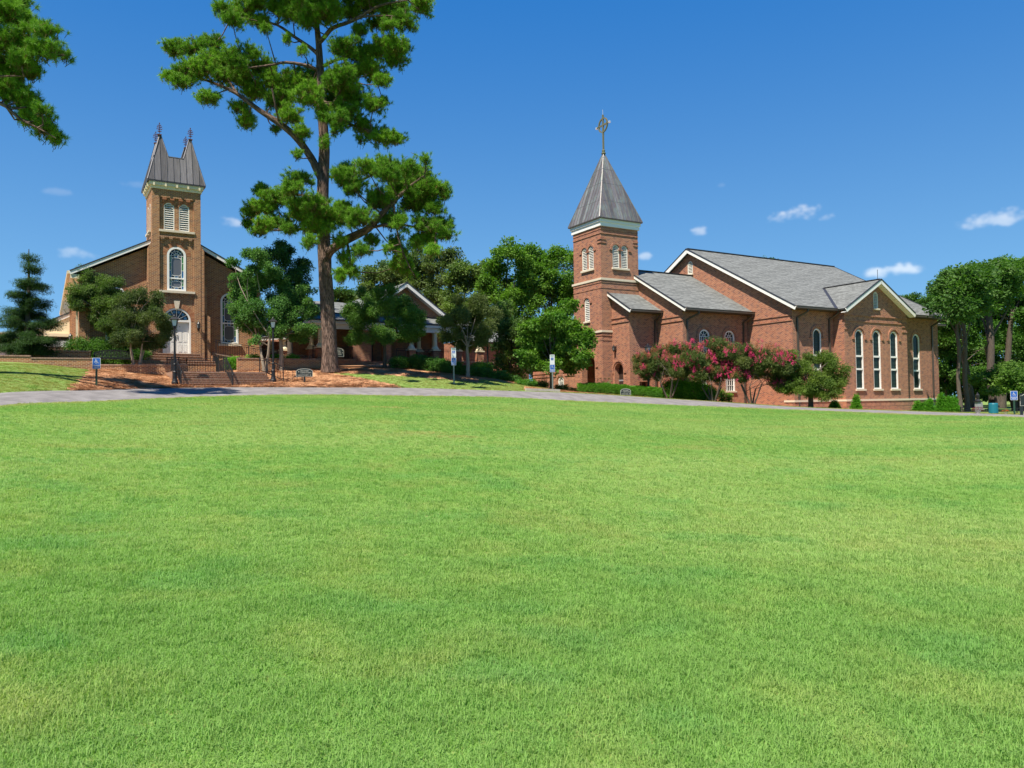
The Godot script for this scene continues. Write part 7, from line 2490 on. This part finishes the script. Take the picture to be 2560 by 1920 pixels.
func blossoms(o: Node3D, spec: Array, count: int, cols: Array, seed_: int, low: float) -> void:   # flower heads at the outside of the crown
	var r := RandomNumberGenerator.new()
	r.seed = seed_
	var cloud := Cloud.new()
	var shift: float = spec[0].y - ground(spec[0].x, spec[0].z)
	# flowers come in bunches
	for k in count:
		var m: Array = spec[1 + r.randi() % (spec.size() - 1)]
		var d := Vector3(r.randf_range(-1, 1), r.randf_range(low, 1), r.randf_range(-0.2, 1)).normalized()
		var c := Vector3(m[0] + d.x * m[3] * 0.98, m[1] + shift + d.y * m[4] * 0.98, m[2] + d.z * m[5] * 0.98)
		var tone := r.randf()
		for j in r.randi_range(1, 4):
			var p := c + Vector3(r.randf_range(-1, 1), r.randf_range(-1, 1), r.randf_range(-1, 1)) * 0.17
			var k2: Color = cols[0].lerp(cols[1], tone) * r.randf_range(0.8, 1.2)
			cloud.add((Basis(Vector3.UP, r.randf() * TAU) * Basis(Vector3.RIGHT, r.randf_range(-0.9, 0.9))).scaled(Vector3.ONE * r.randf_range(0.7, 1.25)), p, k2)
	scatter("blossom", cloud, meshes.petal, mats.petal, o)


func pine(label: String, foot: Vector3, limbs: Array, masses: Array, bark: Material, seed_: int, density: float) -> void:
	var r := RandomNumberGenerator.new()
	r.seed = seed_
	var o := thing("pine_tree", label, "tree", foot, 0.0, "tall pines")
	var lines := []
	for k in limbs.size():
		var a: Array = limbs[k]
		var pts := PackedVector3Array()
		var rr := PackedFloat32Array()
		for j in range(0, a.size(), 4):
			pts.append(Vector3(a[j], a[j + 1], a[j + 2]))
			rr.append(a[j + 3])
		# smooth the surveyed points
		var p2 := PackedVector3Array()
		var r2 := PackedFloat32Array()
		for j in pts.size() - 1:
			for i in 3:
				var t := i / 3.0
				p2.append(pts[j].cubic_interpolate(pts[j + 1], pts[maxi(j - 1, 0)], pts[mini(j + 2, pts.size() - 1)], t))
				r2.append(lerpf(rr[j], rr[j + 1], t))
		p2.append(pts[-1])
		r2.append(rr[-1])
		var s := Shape.new()
		s.tube(p2, r2, 16 if k == 0 else 8, true, 0.10, rough_noise)
		part("trunk" if k == 0 else "limb", s, bark, o)
		for j in p2.size():
			if k or p2[j].y > 7.0:
				lines.append(p2[j])
	var twigs := Shape.new()
	var cloud := Cloud.new()
	for m in masses:
		var c := Vector3(m[0], m[1], m[2])
		var q := Vector3(m[3], m[4], m[5])
		var near: Vector3 = lines[0]
		for p in lines:
			if p.distance_squared_to(c + Vector3(0, -q.y * 0.4, 0)) < near.distance_squared_to(c + Vector3(0, -q.y * 0.4, 0)):
				near = p
		var hub := c + Vector3(0, -q.y * 0.35, 0)
		var mid := near.lerp(hub, 0.55) + Vector3(r.randf_range(-0.2, 0.2), r.randf_range(-0.25, 0.1), r.randf_range(-0.2, 0.2))
		twigs.tube(PackedVector3Array([near, mid, hub]), PackedFloat32Array([0.045, 0.034, 0.022]), 5, false)
		var n := int(density * (q.x * q.y + q.y * q.z + q.x * q.z) * 1.33) + 8
		var shade := r.randf()
		# a few side twigs carry the tufts
		var ends := []
		for j in maxi(4, n / 10):
			var d := Vector3(r.randf_range(-1, 1), r.randf_range(-0.75, 1), r.randf_range(-1, 1)).normalized()
			var e := c + Vector3(d.x * q.x, d.y * q.y, d.z * q.z) * r.randf_range(0.3, 1.12)
			ends.append(e)
			twigs.tube(PackedVector3Array([hub, hub.lerp(e, 0.55) + Vector3(0, -0.08, 0), e]), PackedFloat32Array([0.018, 0.013, 0.008]), 4, false)
		for j in n:
			var e: Vector3 = ends[j % ends.size()]
			var d := Vector3(r.randf_range(-1, 1), r.randf_range(-0.7, 1), r.randf_range(-1, 1)).normalized()
			var p := hub.lerp(e, r.randf_range(0.55, 1.12)) + d * r.randf_range(0.04, 0.36)
			var off := p - c
			if fold_noise.get_noise_3dv((p + foot) * 2.6) < -0.2:
				continue
			var up := (Vector3(off.x, 0, off.z).normalized() * r.randf_range(0.0, 0.9) + Vector3.UP * r.randf_range(0.5, 1.0) + Vector3(r.randf_range(-1, 1), 0, r.randf_range(-1, 1)) * 0.35).normalized()
			if r.randf() < 0.12:
				up = (up + Vector3.DOWN * 1.1).normalized()
			var side := up.cross(Vector3(r.randf_range(-1, 1), 0.1, r.randf_range(-1, 1))).normalized()
			var x := Basis(side, up, side.cross(up))
			var k := Color(0.085, 0.22, 0.022).lerp(Color(0.24, 0.45, 0.04), clampf(shade * 0.6 + r.randf() * 0.5, 0.0, 1.0))
			cloud.add(x.scaled(Vector3.ONE * r.randf_range(0.65, 1.15)), p, k)
	part("twigs", twigs, bark, o).set_meta("kind", "stuff")
	scatter("needles", cloud, meshes.tuft, mats.needle, o)


func unpack(spec: Array) -> Array:
	return spec


func cone_tree() -> void:   # the open dark conifer at the left edge: tiers of drooping sprays round a straight stem
	var spec: Array = CEDAR
	var at: Vector3 = spec[0]
	at.y = ground(at.x, at.z)
	var o := thing("conifer_tree", "dark pointed conifer with open tiers of branches at the left edge", "tree", at)
	var r := RandomNumberGenerator.new()
	r.seed = 808
	var s := Shape.new()
	var pts := PackedVector3Array()
	var rr := PackedFloat32Array()
	for k in 9:
		pts.append(Vector3(0.16 * k / 8.0, lerpf(-0.3, 6.2, k / 8.0), 0.05 * sin(k)))
		rr.append(lerpf(0.2, 0.02, k / 8.0))
	s.tube(pts, rr, 9, true, 0.1, rough_noise)
	part("trunk", s, mats.bark, o)
	var shift: float = spec[0].y - at.y
	var cloud := Cloud.new()
	for k in range(1, spec.size()):
		var m: Array = spec[k]
		var c := Vector3(m[0], m[1] + shift, m[2])
		limb(o, Vector3(0.1, c.y - 0.1, 0), c, 0.035, 0.012, mats.bark, r, "branch")
		for tier in 9:
			var a := r.randf() * TAU
			var e := c + Vector3(cos(a) * m[3], r.randf_range(-0.7, 0.7) * m[4], sin(a) * m[5]) * r.randf_range(0.5, 1.0)
			for j in int(60 * m[3]):
				var t := sqrt(r.randf())
				var p := Vector3(c.x * 0.4, e.y, c.z * 0.4).lerp(e, lerpf(0.35, 1.05, t)) + Vector3(r.randf_range(-0.3, 0.3), -0.12 * t + r.randf_range(-0.16, 0.16), r.randf_range(-0.3, 0.3))
				cloud.add((Basis(Vector3.UP, r.randf() * TAU)).scaled(Vector3(1, 0.85, 1) * r.randf_range(0.42, 0.85)), p, Color(0.03, 0.075, 0.03).lerp(Color(0.07, 0.135, 0.04), r.randf()))
	scatter("crown", cloud, meshes.cedar, mats.leaf, o)


func bush(called: String, label: String, group: String, at: Vector3, rad: Vector3, leaf: String, size: float, per_area: float, c0: Color, c1: Color, pointed := false) -> void:
	var r := RandomNumberGenerator.new()
	r.seed = hash(label) % 99991
	at.y = ground(at.x, at.z)
	var o := thing(called, label, "shrub", at, 0.0, group)
	var s := Shape.new()
	for k in 5:
		var a := TAU * k / 5.0
		s.tube(PackedVector3Array([Vector3(cos(a) * 0.05, -0.15, sin(a) * 0.05), Vector3(cos(a) * rad.x * 0.3, rad.y * 0.6, sin(a) * rad.z * 0.3), Vector3(cos(a) * rad.x * 0.55, rad.y * 1.2, sin(a) * rad.z * 0.55) if not pointed else Vector3(0, rad.y * 1.6, 0)]), PackedFloat32Array([0.03, 0.02, 0.008]), 5)
	part("stems", s, mats.bark, o)
	var cloud := Cloud.new()
	var n := int(per_area * (rad.x * rad.y + rad.y * rad.z + rad.x * rad.z) * 1.4) + 12
	for k in n:
		var p: Vector3
		if pointed:
			var h := 1.0 - sqrt(r.randf())
			var a := r.randf() * TAU
			var w := (1.0 - h) * lerpf(0.55, 1.0, pow(r.randf(), 0.4)) * (1.0 + 0.25 * fold_noise.get_noise_3d(cos(a) * 6.0 + at.x, h * 14.0, sin(a) * 6.0))
			if h < 0.08:
				w *= 0.8
			p = Vector3(cos(a) * w * rad.x, h * rad.y * 2.0 + 0.04, sin(a) * w * rad.z)
		else:
			var d := Vector3(r.randf_range(-1, 1), r.randf_range(-0.9, 1), r.randf_range(-1, 1)).normalized()
			d *= lerpf(pow(r.randf(), 0.4), 1.0, 0.3) * (1.0 + 0.3 * fold_noise.get_noise_3dv(d * 5.0 + at))
			p = Vector3(d.x * rad.x, rad.y * 0.95 + d.y * rad.y, d.z * rad.z)
		cloud.add((Basis(Vector3.UP, r.randf() * TAU) * Basis(Vector3.RIGHT, r.randf_range(-0.5, 0.5))).scaled(Vector3.ONE * size * r.randf_range(0.7, 1.3)), p, c0.lerp(c1, r.randf()) * 1.3 * r.randf_range(0.85, 1.15))
	scatter("foliage", cloud, meshes[leaf], mats.leaf, o)


func build_plants() -> void:
	make_leaves()
	# the great pine, and the neighbour that reaches in at the top left
	pine("huge pine with a thick bare trunk and spreading limbs in the middle of the view", PINE_0[0], PINE_LIMBS, PINE_0.slice(1) + PINE_1.slice(1), mats.pine_bark, 71, 215.0)
	pine("pine reaching in with dark boughs at the top left corner of the picture", LEFT_PINE[0], LEFT_PINE_LIMBS, LEFT_PINE.slice(1), mats.pine_bark, 72, 190.0)
	cone_tree()
	var g := "small trees in front of the churches"
	broadleaf("crape_tree", "dark small tree with a yellowish top hiding the older church's left corner", g, DARK_TREE, "small", 1.0, 330.0, Color(0.045, 0.09, 0.026), Color(0.13, 0.20, 0.045), {"r": 0.12, "h": 1.7, "bark": "smooth_bark"})
	broadleaf("crape_tree", "dark bushy tree on several pale stems between the bench and the left lamp", g, STEM_TREE, "small", 1.0, 330.0, Color(0.036, 0.072, 0.024), Color(0.095, 0.125, 0.04), {"r": 0.08, "h": 1.8, "stems": 4, "spread": 0.35, "bark": "smooth_bark"})
	broadleaf("holly_tree", "dense glossy green tree hiding the right half of the older church", "evergreens by the steps", HOLLY_A, "holly", 1.0, 260.0, Color(0.045, 0.125, 0.036), Color(0.115, 0.235, 0.055), {"r": 0.13, "h": 2.1, "stems": 2, "spread": 0.5, "bark": "smooth_bark"})
	broadleaf("holly_tree", "smaller glossy evergreen close against the left side of the pine trunk", "evergreens by the steps", HOLLY_B, "holly", 1.0, 260.0, Color(0.045, 0.125, 0.036), Color(0.115, 0.225, 0.055), {"r": 0.14, "h": 2.2, "bark": "smooth_bark"})
	broadleaf("evergreen_tree", "darker taller evergreen rising behind the glossy trees left of the pine", "evergreens by the steps", BACK_CONIFER, "holly", 1.15, 130.0, Color(0.03, 0.085, 0.03), Color(0.07, 0.155, 0.04), {"r": 0.2, "h": 3.0})
	broadleaf("shade_tree", "dark round headed tree in the pine's shade in front of the hall gable", g, DOGWOOD_A, "small", 1.1, 240.0, Color(0.045, 0.115, 0.022), Color(0.115, 0.215, 0.036), {"r": 0.13, "h": 1.75})
	broadleaf("shade_tree", "dark brownish tree behind the first double parking sign right of the hall", g, DOGWOOD_B, "small", 1.1, 240.0, Color(0.055, 0.085, 0.026), Color(0.115, 0.15, 0.042), {"r": 0.13, "h": 2.0, "bark": "smooth_bark"})
	broadleaf("magnolia_tree", "magnolia with large glossy and rusty leaves left of the maple", g, MAGNOLIA, "magnolia", 1.0, 95.0, Color(0.035, 0.10, 0.022), Color(0.125, 0.175, 0.05), {"r": 0.14, "h": 1.6})
	broadleaf("maple_tree", "bright green maple standing before the foot of the brick church tower", g, MAPLE, "maple", 1.0, 120.0, Color(0.05, 0.135, 0.022), Color(0.135, 0.245, 0.035), {"r": 0.13, "h": 1.9})
	var myrtles := [[MYRTLE_A, "leftmost pink crape myrtle, sparse of flower, beside the right lamp", 60], [MYRTLE_B, "middle crape myrtle with bright pink flowers low on its right", 110], [MYRTLE_C, "rightmost crape myrtle, widest and with pink flowers along its right edge", 130]]
	for k in 3:
		var o := broadleaf("crape_myrtle", myrtles[k][1], "pink crape myrtles along the brick church", myrtles[k][0], "small", 1.0, 340.0, Color(0.045, 0.09, 0.022), Color(0.12, 0.14, 0.04), {"r": 0.07, "h": 1.35, "stems": 5, "spread": 0.55})
		blossoms(o, myrtles[k][0], myrtles[k][2], [Color(0.56, 0.025, 0.13), Color(0.68, 0.07, 0.21)], 900 + k, -0.3)
		blossoms(o, myrtles[k][0], 110, [Color(0.28, 0.09, 0.05), Color(0.34, 0.16, 0.08)], 950 + k, 0.2)
	broadleaf("olive_tree", "olive green round tree right of the crape myrtles before the nave wall", g, OLIVE_TREE, "small", 1.1, 260.0, Color(0.05, 0.10, 0.016), Color(0.12, 0.18, 0.025), {"r": 0.16, "h": 1.2})
	# woodland behind
	var deep := Color(0.028, 0.075, 0.018)
	var lite := Color(0.08, 0.16, 0.03)
	var far := "tall trees behind the buildings"
	broadleaf("far_tree", "greyish green oak crown right of the pine above the hall roof", far, FAR_A, "far", 1.0, 26.0, Color(0.05, 0.095, 0.03), Color(0.115, 0.165, 0.05), {"r": 0.3, "h": 6.0})
	broadleaf("far_tree", "pale olive tree crown directly above the hall's gable", far, FAR_B, "far", 1.0, 26.0, Color(0.055, 0.095, 0.032), Color(0.12, 0.165, 0.055), {"r": 0.3, "h": 6.0})
	broadleaf("far_tree", "olive tree crown between the hall and the bright trees by the tower", far, FAR_C, "far", 1.0, 28.0, Color(0.06, 0.11, 0.026), Color(0.125, 0.19, 0.045), {"r": 0.3, "h": 5.0})
	broadleaf("far_tree", "bright green tall tree rising above the magnolia", far, FAR_D, "far", 0.95, 30.0, Color(0.055, 0.13, 0.018), Color(0.13, 0.245, 0.03), {"r": 0.3, "h": 5.0})
	broadleaf("far_tree", "bright green tall tree touching the left side of the brick tower", far, FAR_E, "far", 0.95, 30.0, Color(0.05, 0.125, 0.018), Color(0.12, 0.235, 0.03), {"r": 0.3, "h": 5.0})
	broadleaf("far_tree", "small distant green tree seen just right of the pine trunk", far, FAR_F, "far", 1.0, 24.0, deep, lite, {"r": 0.25, "h": 4.0})
	broadleaf("far_tree", "treetop peeping over the ridge of the long grey nave roof", far, FAR_G, "far", 1.0, 24.0, deep, lite, {"r": 0.25, "h": 12.0})
	broadleaf("far_tree", "treetops peeping over the right end of the grey church roof", far, FAR_H, "far", 1.0, 24.0, deep, lite, {"r": 0.25, "h": 8.0})
	broadleaf("grove_tree", "tall tree with a leaning dark trunk just right of the brick church", "tall trees of the right hand grove", GROVE_A, "far", 0.85, 44.0, Color(0.035, 0.095, 0.02), Color(0.10, 0.205, 0.038), {"r": 0.3, "h": 9.0, "lean": -1.4}, "tree", 0.36, 9)
	broadleaf("grove_tree", "tallest spreading green tree at the right edge of the picture", "tall trees of the right hand grove", GROVE_B, "far", 0.85, 44.0, Color(0.036, 0.10, 0.02), Color(0.105, 0.215, 0.038), {"r": 0.4, "h": 9.0, "stems": 2, "spread": 1.2}, "tree", 0.36, 9)
	broadleaf("grove_tree", "deep shaded lower trees behind the trunks of the right hand grove", "tall trees of the right hand grove", GROVE_C, "far", 1.1, 26.0, Color(0.028, 0.08, 0.016), Color(0.085, 0.175, 0.03), {"r": 0.2, "h": 3.0, "stems": 3, "spread": 3.0})
	broadleaf("grove_tree", "low spreading light green boughs above the teal barrel and right sign", "tall trees of the right hand grove", GROVE_D, "mid", 1.5, 70.0, Color(0.05, 0.115, 0.02), Color(0.12, 0.215, 0.035), {"r": 0.36, "h": 2.2, "stems": 2, "spread": 0.3})
	for q in [[32.7, -55.0, 0.14, 7.0, "slim straight dark trunk at the left side of the right grove"], [35.0, -58.0, 0.17, 8.0, "reddish dark trunk second from the left in the right grove"], [40.5, -63.5, 0.30, 9.0, "broad dark double trunk behind the white gate pillar"]]:
		var o := thing("tree_trunk", q[4], "tree", on_ground(q[0], q[1]), 0.0, "bare trunks of the right hand grove")
		var s := Shape.new()
		var pts := PackedVector3Array()
		var rr := PackedFloat32Array()
		for k in 8:
			pts.append(Vector3(0.05 * sin(k * 1.7), -0.3 + q[3] * k / 7.0, 0.05 * cos(k * 1.3)))
			rr.append(q[2] * lerpf(1.15 if k else 1.5, 0.7, k / 7.0))
		s.tube(pts, rr, 10, true, 0.2, rough_noise)
		part("trunk", s, mats.bark, o)
		var r := RandomNumberGenerator.new()
		r.seed = int(q[0] * 10)
		for k in 3:
			limb(o, Vector3(0, q[3] * (0.55 + 0.12 * k), 0), Vector3(r.randf_range(-2, 2), q[3] + r.randf_range(0, 2), r.randf_range(-2, 2)), q[2] * 0.4, q[2] * 0.12, mats.bark, r)
		var top := [[0.0, q[3] + 1.0, 0.0, 2.2, 1.6, 2.2], [0.8, q[3] + 2.2, 0.4, 1.8, 1.4, 1.8]]
		scatter("crown", leafage(clumps(top, 0.4, 8, r), 26.0, 1.0, deep, lite, r), meshes.far, mats.leaf, o)
	# shrubs
	var seen := {}
	var what := {
		"leafy_shrub": ["leafy_shrub", "loose green shrubs before the older church", "small", 1.05, 150.0, Color(0.035, 0.105, 0.018), Color(0.10, 0.215, 0.03), ["loose green shrub at the older church's left corner behind the brick wall", "loose green shrub second along the older church's wall", "green shrub behind the left part of the bench", "green shrub behind the right end of the bench"]],
		"mound": ["mounded_shrub", "bright low shrubs on the planter", "hedge", 1.3, 160.0, Color(0.07, 0.21, 0.018), Color(0.15, 0.34, 0.03), ["bright green mounded shrub below the older church's right window", "bright green mounded shrub at the older church's right corner", "small bright mounded shrub between the two holly trunks", "bright low shrub on the planter wall left of the pine"]],
		"juniper": ["dark_shrub", "dark shrubs on the shaded bank", "hedge", 1.35, 190.0, Color(0.04, 0.115, 0.024), Color(0.09, 0.21, 0.035), ["dark shrub nearest the hall steps at the left of the shaded bank", "tall dark shrub right of the first shade tree", "dark shrub in the middle of the shaded bank before the porch", "dark shrub left of the first double parking sign", "dark shrub right behind the first double parking sign", "dark low shrub below the bright shrub", "dark low shrub spilling down toward the maple", "last small dark shrub at the foot of the shaded bank"]],
		"bright": ["bright_shrub", "", "small", 1.1, 170.0, Color(0.06, 0.17, 0.02), Color(0.12, 0.30, 0.03), ["bright green shrub standing alone among the dark ones right of the brownish tree"]],
		"low": ["low_shrub", "", "hedge", 1.2, 180.0, Color(0.05, 0.15, 0.02), Color(0.10, 0.24, 0.03), ["low light green shrub behind the kerb left of the maple trunk"]],
		"dark": ["low_shrub", "", "hedge", 1.2, 180.0, Color(0.04, 0.115, 0.024), Color(0.09, 0.21, 0.035), ["dark low shrub just left of the maple trunk", "dark low shrub under the small arched window", "dark low shrub at the foot of the tower's dark archway"]],
		"big": ["tall_shrub", "tall bright shrubs under the crape myrtles", "small", 1.1, 190.0, Color(0.05, 0.17, 0.012), Color(0.11, 0.31, 0.02), ["tall bright green shrub behind the stems of the leftmost crape myrtle", "tall bright green shrub between the left and middle crape myrtles", "bright green shrub behind the middle crape myrtle's stems", "low bright shrub at the end of the clipped hedge by the lamp"]],
		"ivy": ["climbing_vine", "", "small", 1.0, 200.0, Color(0.07, 0.19, 0.018), Color(0.14, 0.32, 0.03), ["bright vine climbing the wall left of the low white window", "second thin vine climbing close beside the low white window"]],
		"cone": ["cone_shrub", "clipped cone shrubs by the brick church", "cone", 1.25, 420.0, Color(0.055, 0.19, 0.012), Color(0.11, 0.30, 0.02), ["small bright cone shrub under the olive tree", "single bright cone shrub before the cross gable", "leftmost cone shrub of the cluster at the church's right corner", "shortest cone shrub, second of the cluster at the right corner", "third small cone shrub of the cluster at the right corner", "taller cone shrub by the corner downspout", "tall slim cone shrub just past the church's corner", "broad cone shrub, left of the last pair by the grove", "last cone shrub of the row beside the leaning trunk"]],
	}
	for q in SHRUBS:
		var w: Array = what[q[0]]
		var k: int = seen.get(q[0], 0)
		seen[q[0]] = k + 1
		var tall: float = q[5] / 2.0
		bush(w[0], w[7][k], w[1], Vector3(q[1], 0, q[3]), Vector3(q[4], tall, q[4] * (0.9 if q[0] != "ivy" else 0.5)), w[2], w[3], w[4], w[5], w[6], q[0] == "cone")
	# the clipped hedge in front of the vestibule
	var o := thing("clipped_hedge", "long clipped bright green hedge in front of the brick church's side door", "hedge", on_ground(7.0, -50.6))
	var cloud := Cloud.new()
	var r := RandomNumberGenerator.new()
	r.seed = 515
	for k in 5200:
		var x := r.randf_range(-2.5, 2.9)
		var a := r.randf_range(0.0, PI)
		var hh := 0.62 * (0.75 + 0.25 * clampf((x + 2.6) / 1.2, 0.0, 1.0)) * (1.0 + 0.12 * fold_noise.get_noise_2d(x * 3.0, 5.0))
		var gz := ground(7.0 + x, -50.6) - o.position.y
		var rr := lerpf(0.75, 1.0, sqrt(r.randf())) * (1.0 + 0.1 * fold_noise.get_noise_2d(x * 8.0, a * 4.0))
		var p := Vector3(x, gz + 0.05 + pow(sin(a), 0.6) * hh * rr, -cos(a) * 0.75 * rr)
		cloud.add((Basis(Vector3.UP, r.randf() * TAU)).scaled(Vector3.ONE * r.randf_range(0.8, 1.4)), p, Color(0.075, 0.21, 0.022).lerp(Color(0.15, 0.34, 0.04), r.randf()))
	scatter("foliage", cloud, meshes.hedge, mats.leaf, o)
	var stems := Shape.new()
	for k in 20:
		var x := lerpf(-2.4, 2.8, k / 19.0)
		var gz := ground(7.0 + x, -50.6) - o.position.y
		stems.tube(PackedVector3Array([Vector3(x, gz - 0.1, 0), Vector3(x + 0.1, gz + 0.45, 0.1)]), PackedFloat32Array([0.025, 0.01]), 5)
	part("stems", stems, mats.bark, o)
	# a small palm by the tower
	o = thing("small_palm", "little fan palm above the hedge right of the tower's dark archway", "plant", on_ground(6.5, -52.6))
	for k in 9:
		var a := TAU * k / 9.0
		var s := Shape.new()
		var tip := Vector3(cos(a) * 0.3, 0.95 + 0.2 * sin(k * 2.0), sin(a) * 0.3)
		bar(s, Vector3(0, 0, 0), tip, 0.015, 0.015, Vector3.BACK)
		for j in 9:
			var b := lerpf(-1.1, 1.1, j / 8.0)
			var d := (Vector3(cos(a + b), 0.45, sin(a + b))).normalized() * 0.34
			var w := d.cross(Vector3.UP).normalized() * 0.02
			s.tri(tip - w, tip + w, tip + d)
		part("frond", s, plain("frond", lin(0.10, 0.20, 0.06), 0.6), o)


# ---------------------------------------------------------------- camera, light, and the order of building
func sky_clouds() -> ImageTexture:
	# a few small fair-weather clouds low in the sky, all round the horizon
	var w := 4096
	var h := 2048
	var im := Image.create(w, h, false, Image.FORMAT_RGBA8)
	var n := FastNoiseLite.new()
	n.seed = 3
	n.frequency = 0.035
	n.fractal_octaves = 5
	var list := [[21.6, 12.8, 2.2, 0.62, 0.85], [14.1, 12.3, 0.65, 0.36, 0.5], [33.2, 11.2, 2.3, 0.62, 0.65], [26.9, 8.5, 2.1, 0.5, 0.72], [10.2, 10.8, 0.6, 0.4, 0.5], [-20.7, 13.0, 1.2, 0.36, 0.5], [-30.2, 10.2, 1.4, 0.42, 0.35], [-31.0, 14.0, 1.0, 0.3, 0.14], [15.9, 15.5, 0.3, 0.2, 0.1], [-26.4, 15.0, 0.9, 0.25, 0.1]]
	var r := RandomNumberGenerator.new()
	r.seed = 12
	for k in 26:
		list.append([r.randf_range(45.0, 315.0), r.randf_range(8.0, 18.0), r.randf_range(0.8, 2.8), r.randf_range(0.3, 0.8), r.randf_range(0.2, 0.8)])
	for c in list:
		var cx: float = (fposmod(c[0], 360.0) / 360.0) * w
		var cy: float = (0.5 - c[1] / 180.0) * h
		var rx: float = c[2] / 360.0 * w * 1.25
		var ry: float = c[3] / 180.0 * h * 1.25
		for y in range(int(cy - ry * 1.6), int(cy + ry * 1.4)):
			for x in range(int(cx - rx * 1.5), int(cx + rx * 1.5)):
				var dx := (x - cx) / rx
				var dy := (y - cy) / ry
				var q := n.get_noise_2d(x * 1.0, y * 1.6)
				var q2 := n.get_noise_2d(x * 3.1 + 500.0, y * 3.6)
				var flat := dy * (1.0 if dy < 0 else 1.5)
				var a := smoothstep(0.0, 0.95, 1.0 - dx * dx - flat * flat + q * 1.1 + q2 * 0.35 - 0.28)
				a *= clampf(1.6 - absf(dx) * 1.0, 0.0, 1.0)
				if a > 0.004:
					var xi := posmod(x, w)
					var lit := clampf(0.85 - dy * 0.22 + q * 0.25, 0.5, 1.0)
					im.set_pixel(xi, y, Color(0.62 * lit, 0.55 * lit, 0.40 * lit, a * c[4]))
	return ImageTexture.create_from_image(im)


func _ready() -> void:
	var cam := Camera3D.new()
	cam.name = "camera"
	cam.position = Vector3(0, EYE, 0)
	cam.rotation = Vector3(atan(48.0 / 1880.0), 0, 0)
	cam.basis = cam.basis * Basis(Vector3.BACK, -0.015)
	cam.fov = 2.0 * rad_to_deg(atan(960.0 / 1880.0))
	cam.near = 0.1
	cam.far = 1200.0
	add_child(cam)

	var env := Environment.new()
	env.background_mode = Environment.BG_SKY
	var sky_m := ProceduralSkyMaterial.new()
	sky_m.sky_top_color = lin(0.0, 0.075, 0.272)
	sky_m.sky_horizon_color = lin(0.16, 0.335, 0.50)
	sky_m.sky_curve = 0.171
	sky_m.sky_energy_multiplier = 1.0
	sky_m.ground_bottom_color = lin(0.10, 0.13, 0.07)
	sky_m.ground_horizon_color = lin(0.25, 0.33, 0.30)
	sky_m.sun_angle_max = 12.0
	sky_m.sun_curve = 0.1
	sky_m.sky_cover = sky_clouds()
	sky_m.sky_cover_modulate = Color(1, 1, 1, 1)
	env.sky = Sky.new()
	env.sky.sky_material = sky_m
	env.background_energy_multiplier = 1.0
	env.tonemap_mode = Environment.TONE_MAPPER_LINEAR
	env.tonemap_exposure = 2.05
	env.sdfgi_enabled = true
	env.ssao_enabled = true
	env.ssil_enabled = true
	var we := WorldEnvironment.new()
	we.name = "surroundings"
	we.environment = env
	add_child(we)

	var sun := DirectionalLight3D.new()
	sun.name = "sun"
	add_child(sun)
	sun.look_at_from_position(Vector3.ZERO, Vector3(0.31, -1.0, -0.51), Vector3.UP)
	sun.light_energy = 1.45
	sun.light_color = Color(1.0, 0.955, 0.88)
	sun.light_angular_distance = 0.5
	sun.shadow_enabled = true

	rng.seed = 20240
	for f in [rough_noise, patch_noise, fold_noise]:
		f.noise_type = FastNoiseLite.TYPE_SIMPLEX_SMOOTH
		f.fractal_octaves = 3
	rough_noise.seed = 7
	rough_noise.frequency = 0.6
	patch_noise.seed = 8
	patch_noise.frequency = 0.11
	fold_noise.seed = 9
	fold_noise.frequency = 0.35
	make_materials()
	tones("zinc", [1.0, 0.86, 1.14])
	tones("copper", [1.0, 0.88, 1.12])
	build_land()
	build_church()
	build_old_church()
	build_hall()
	build_annex()
	build_approach()
	build_plants()
	build_props()
	build_grass()
	build_straw()
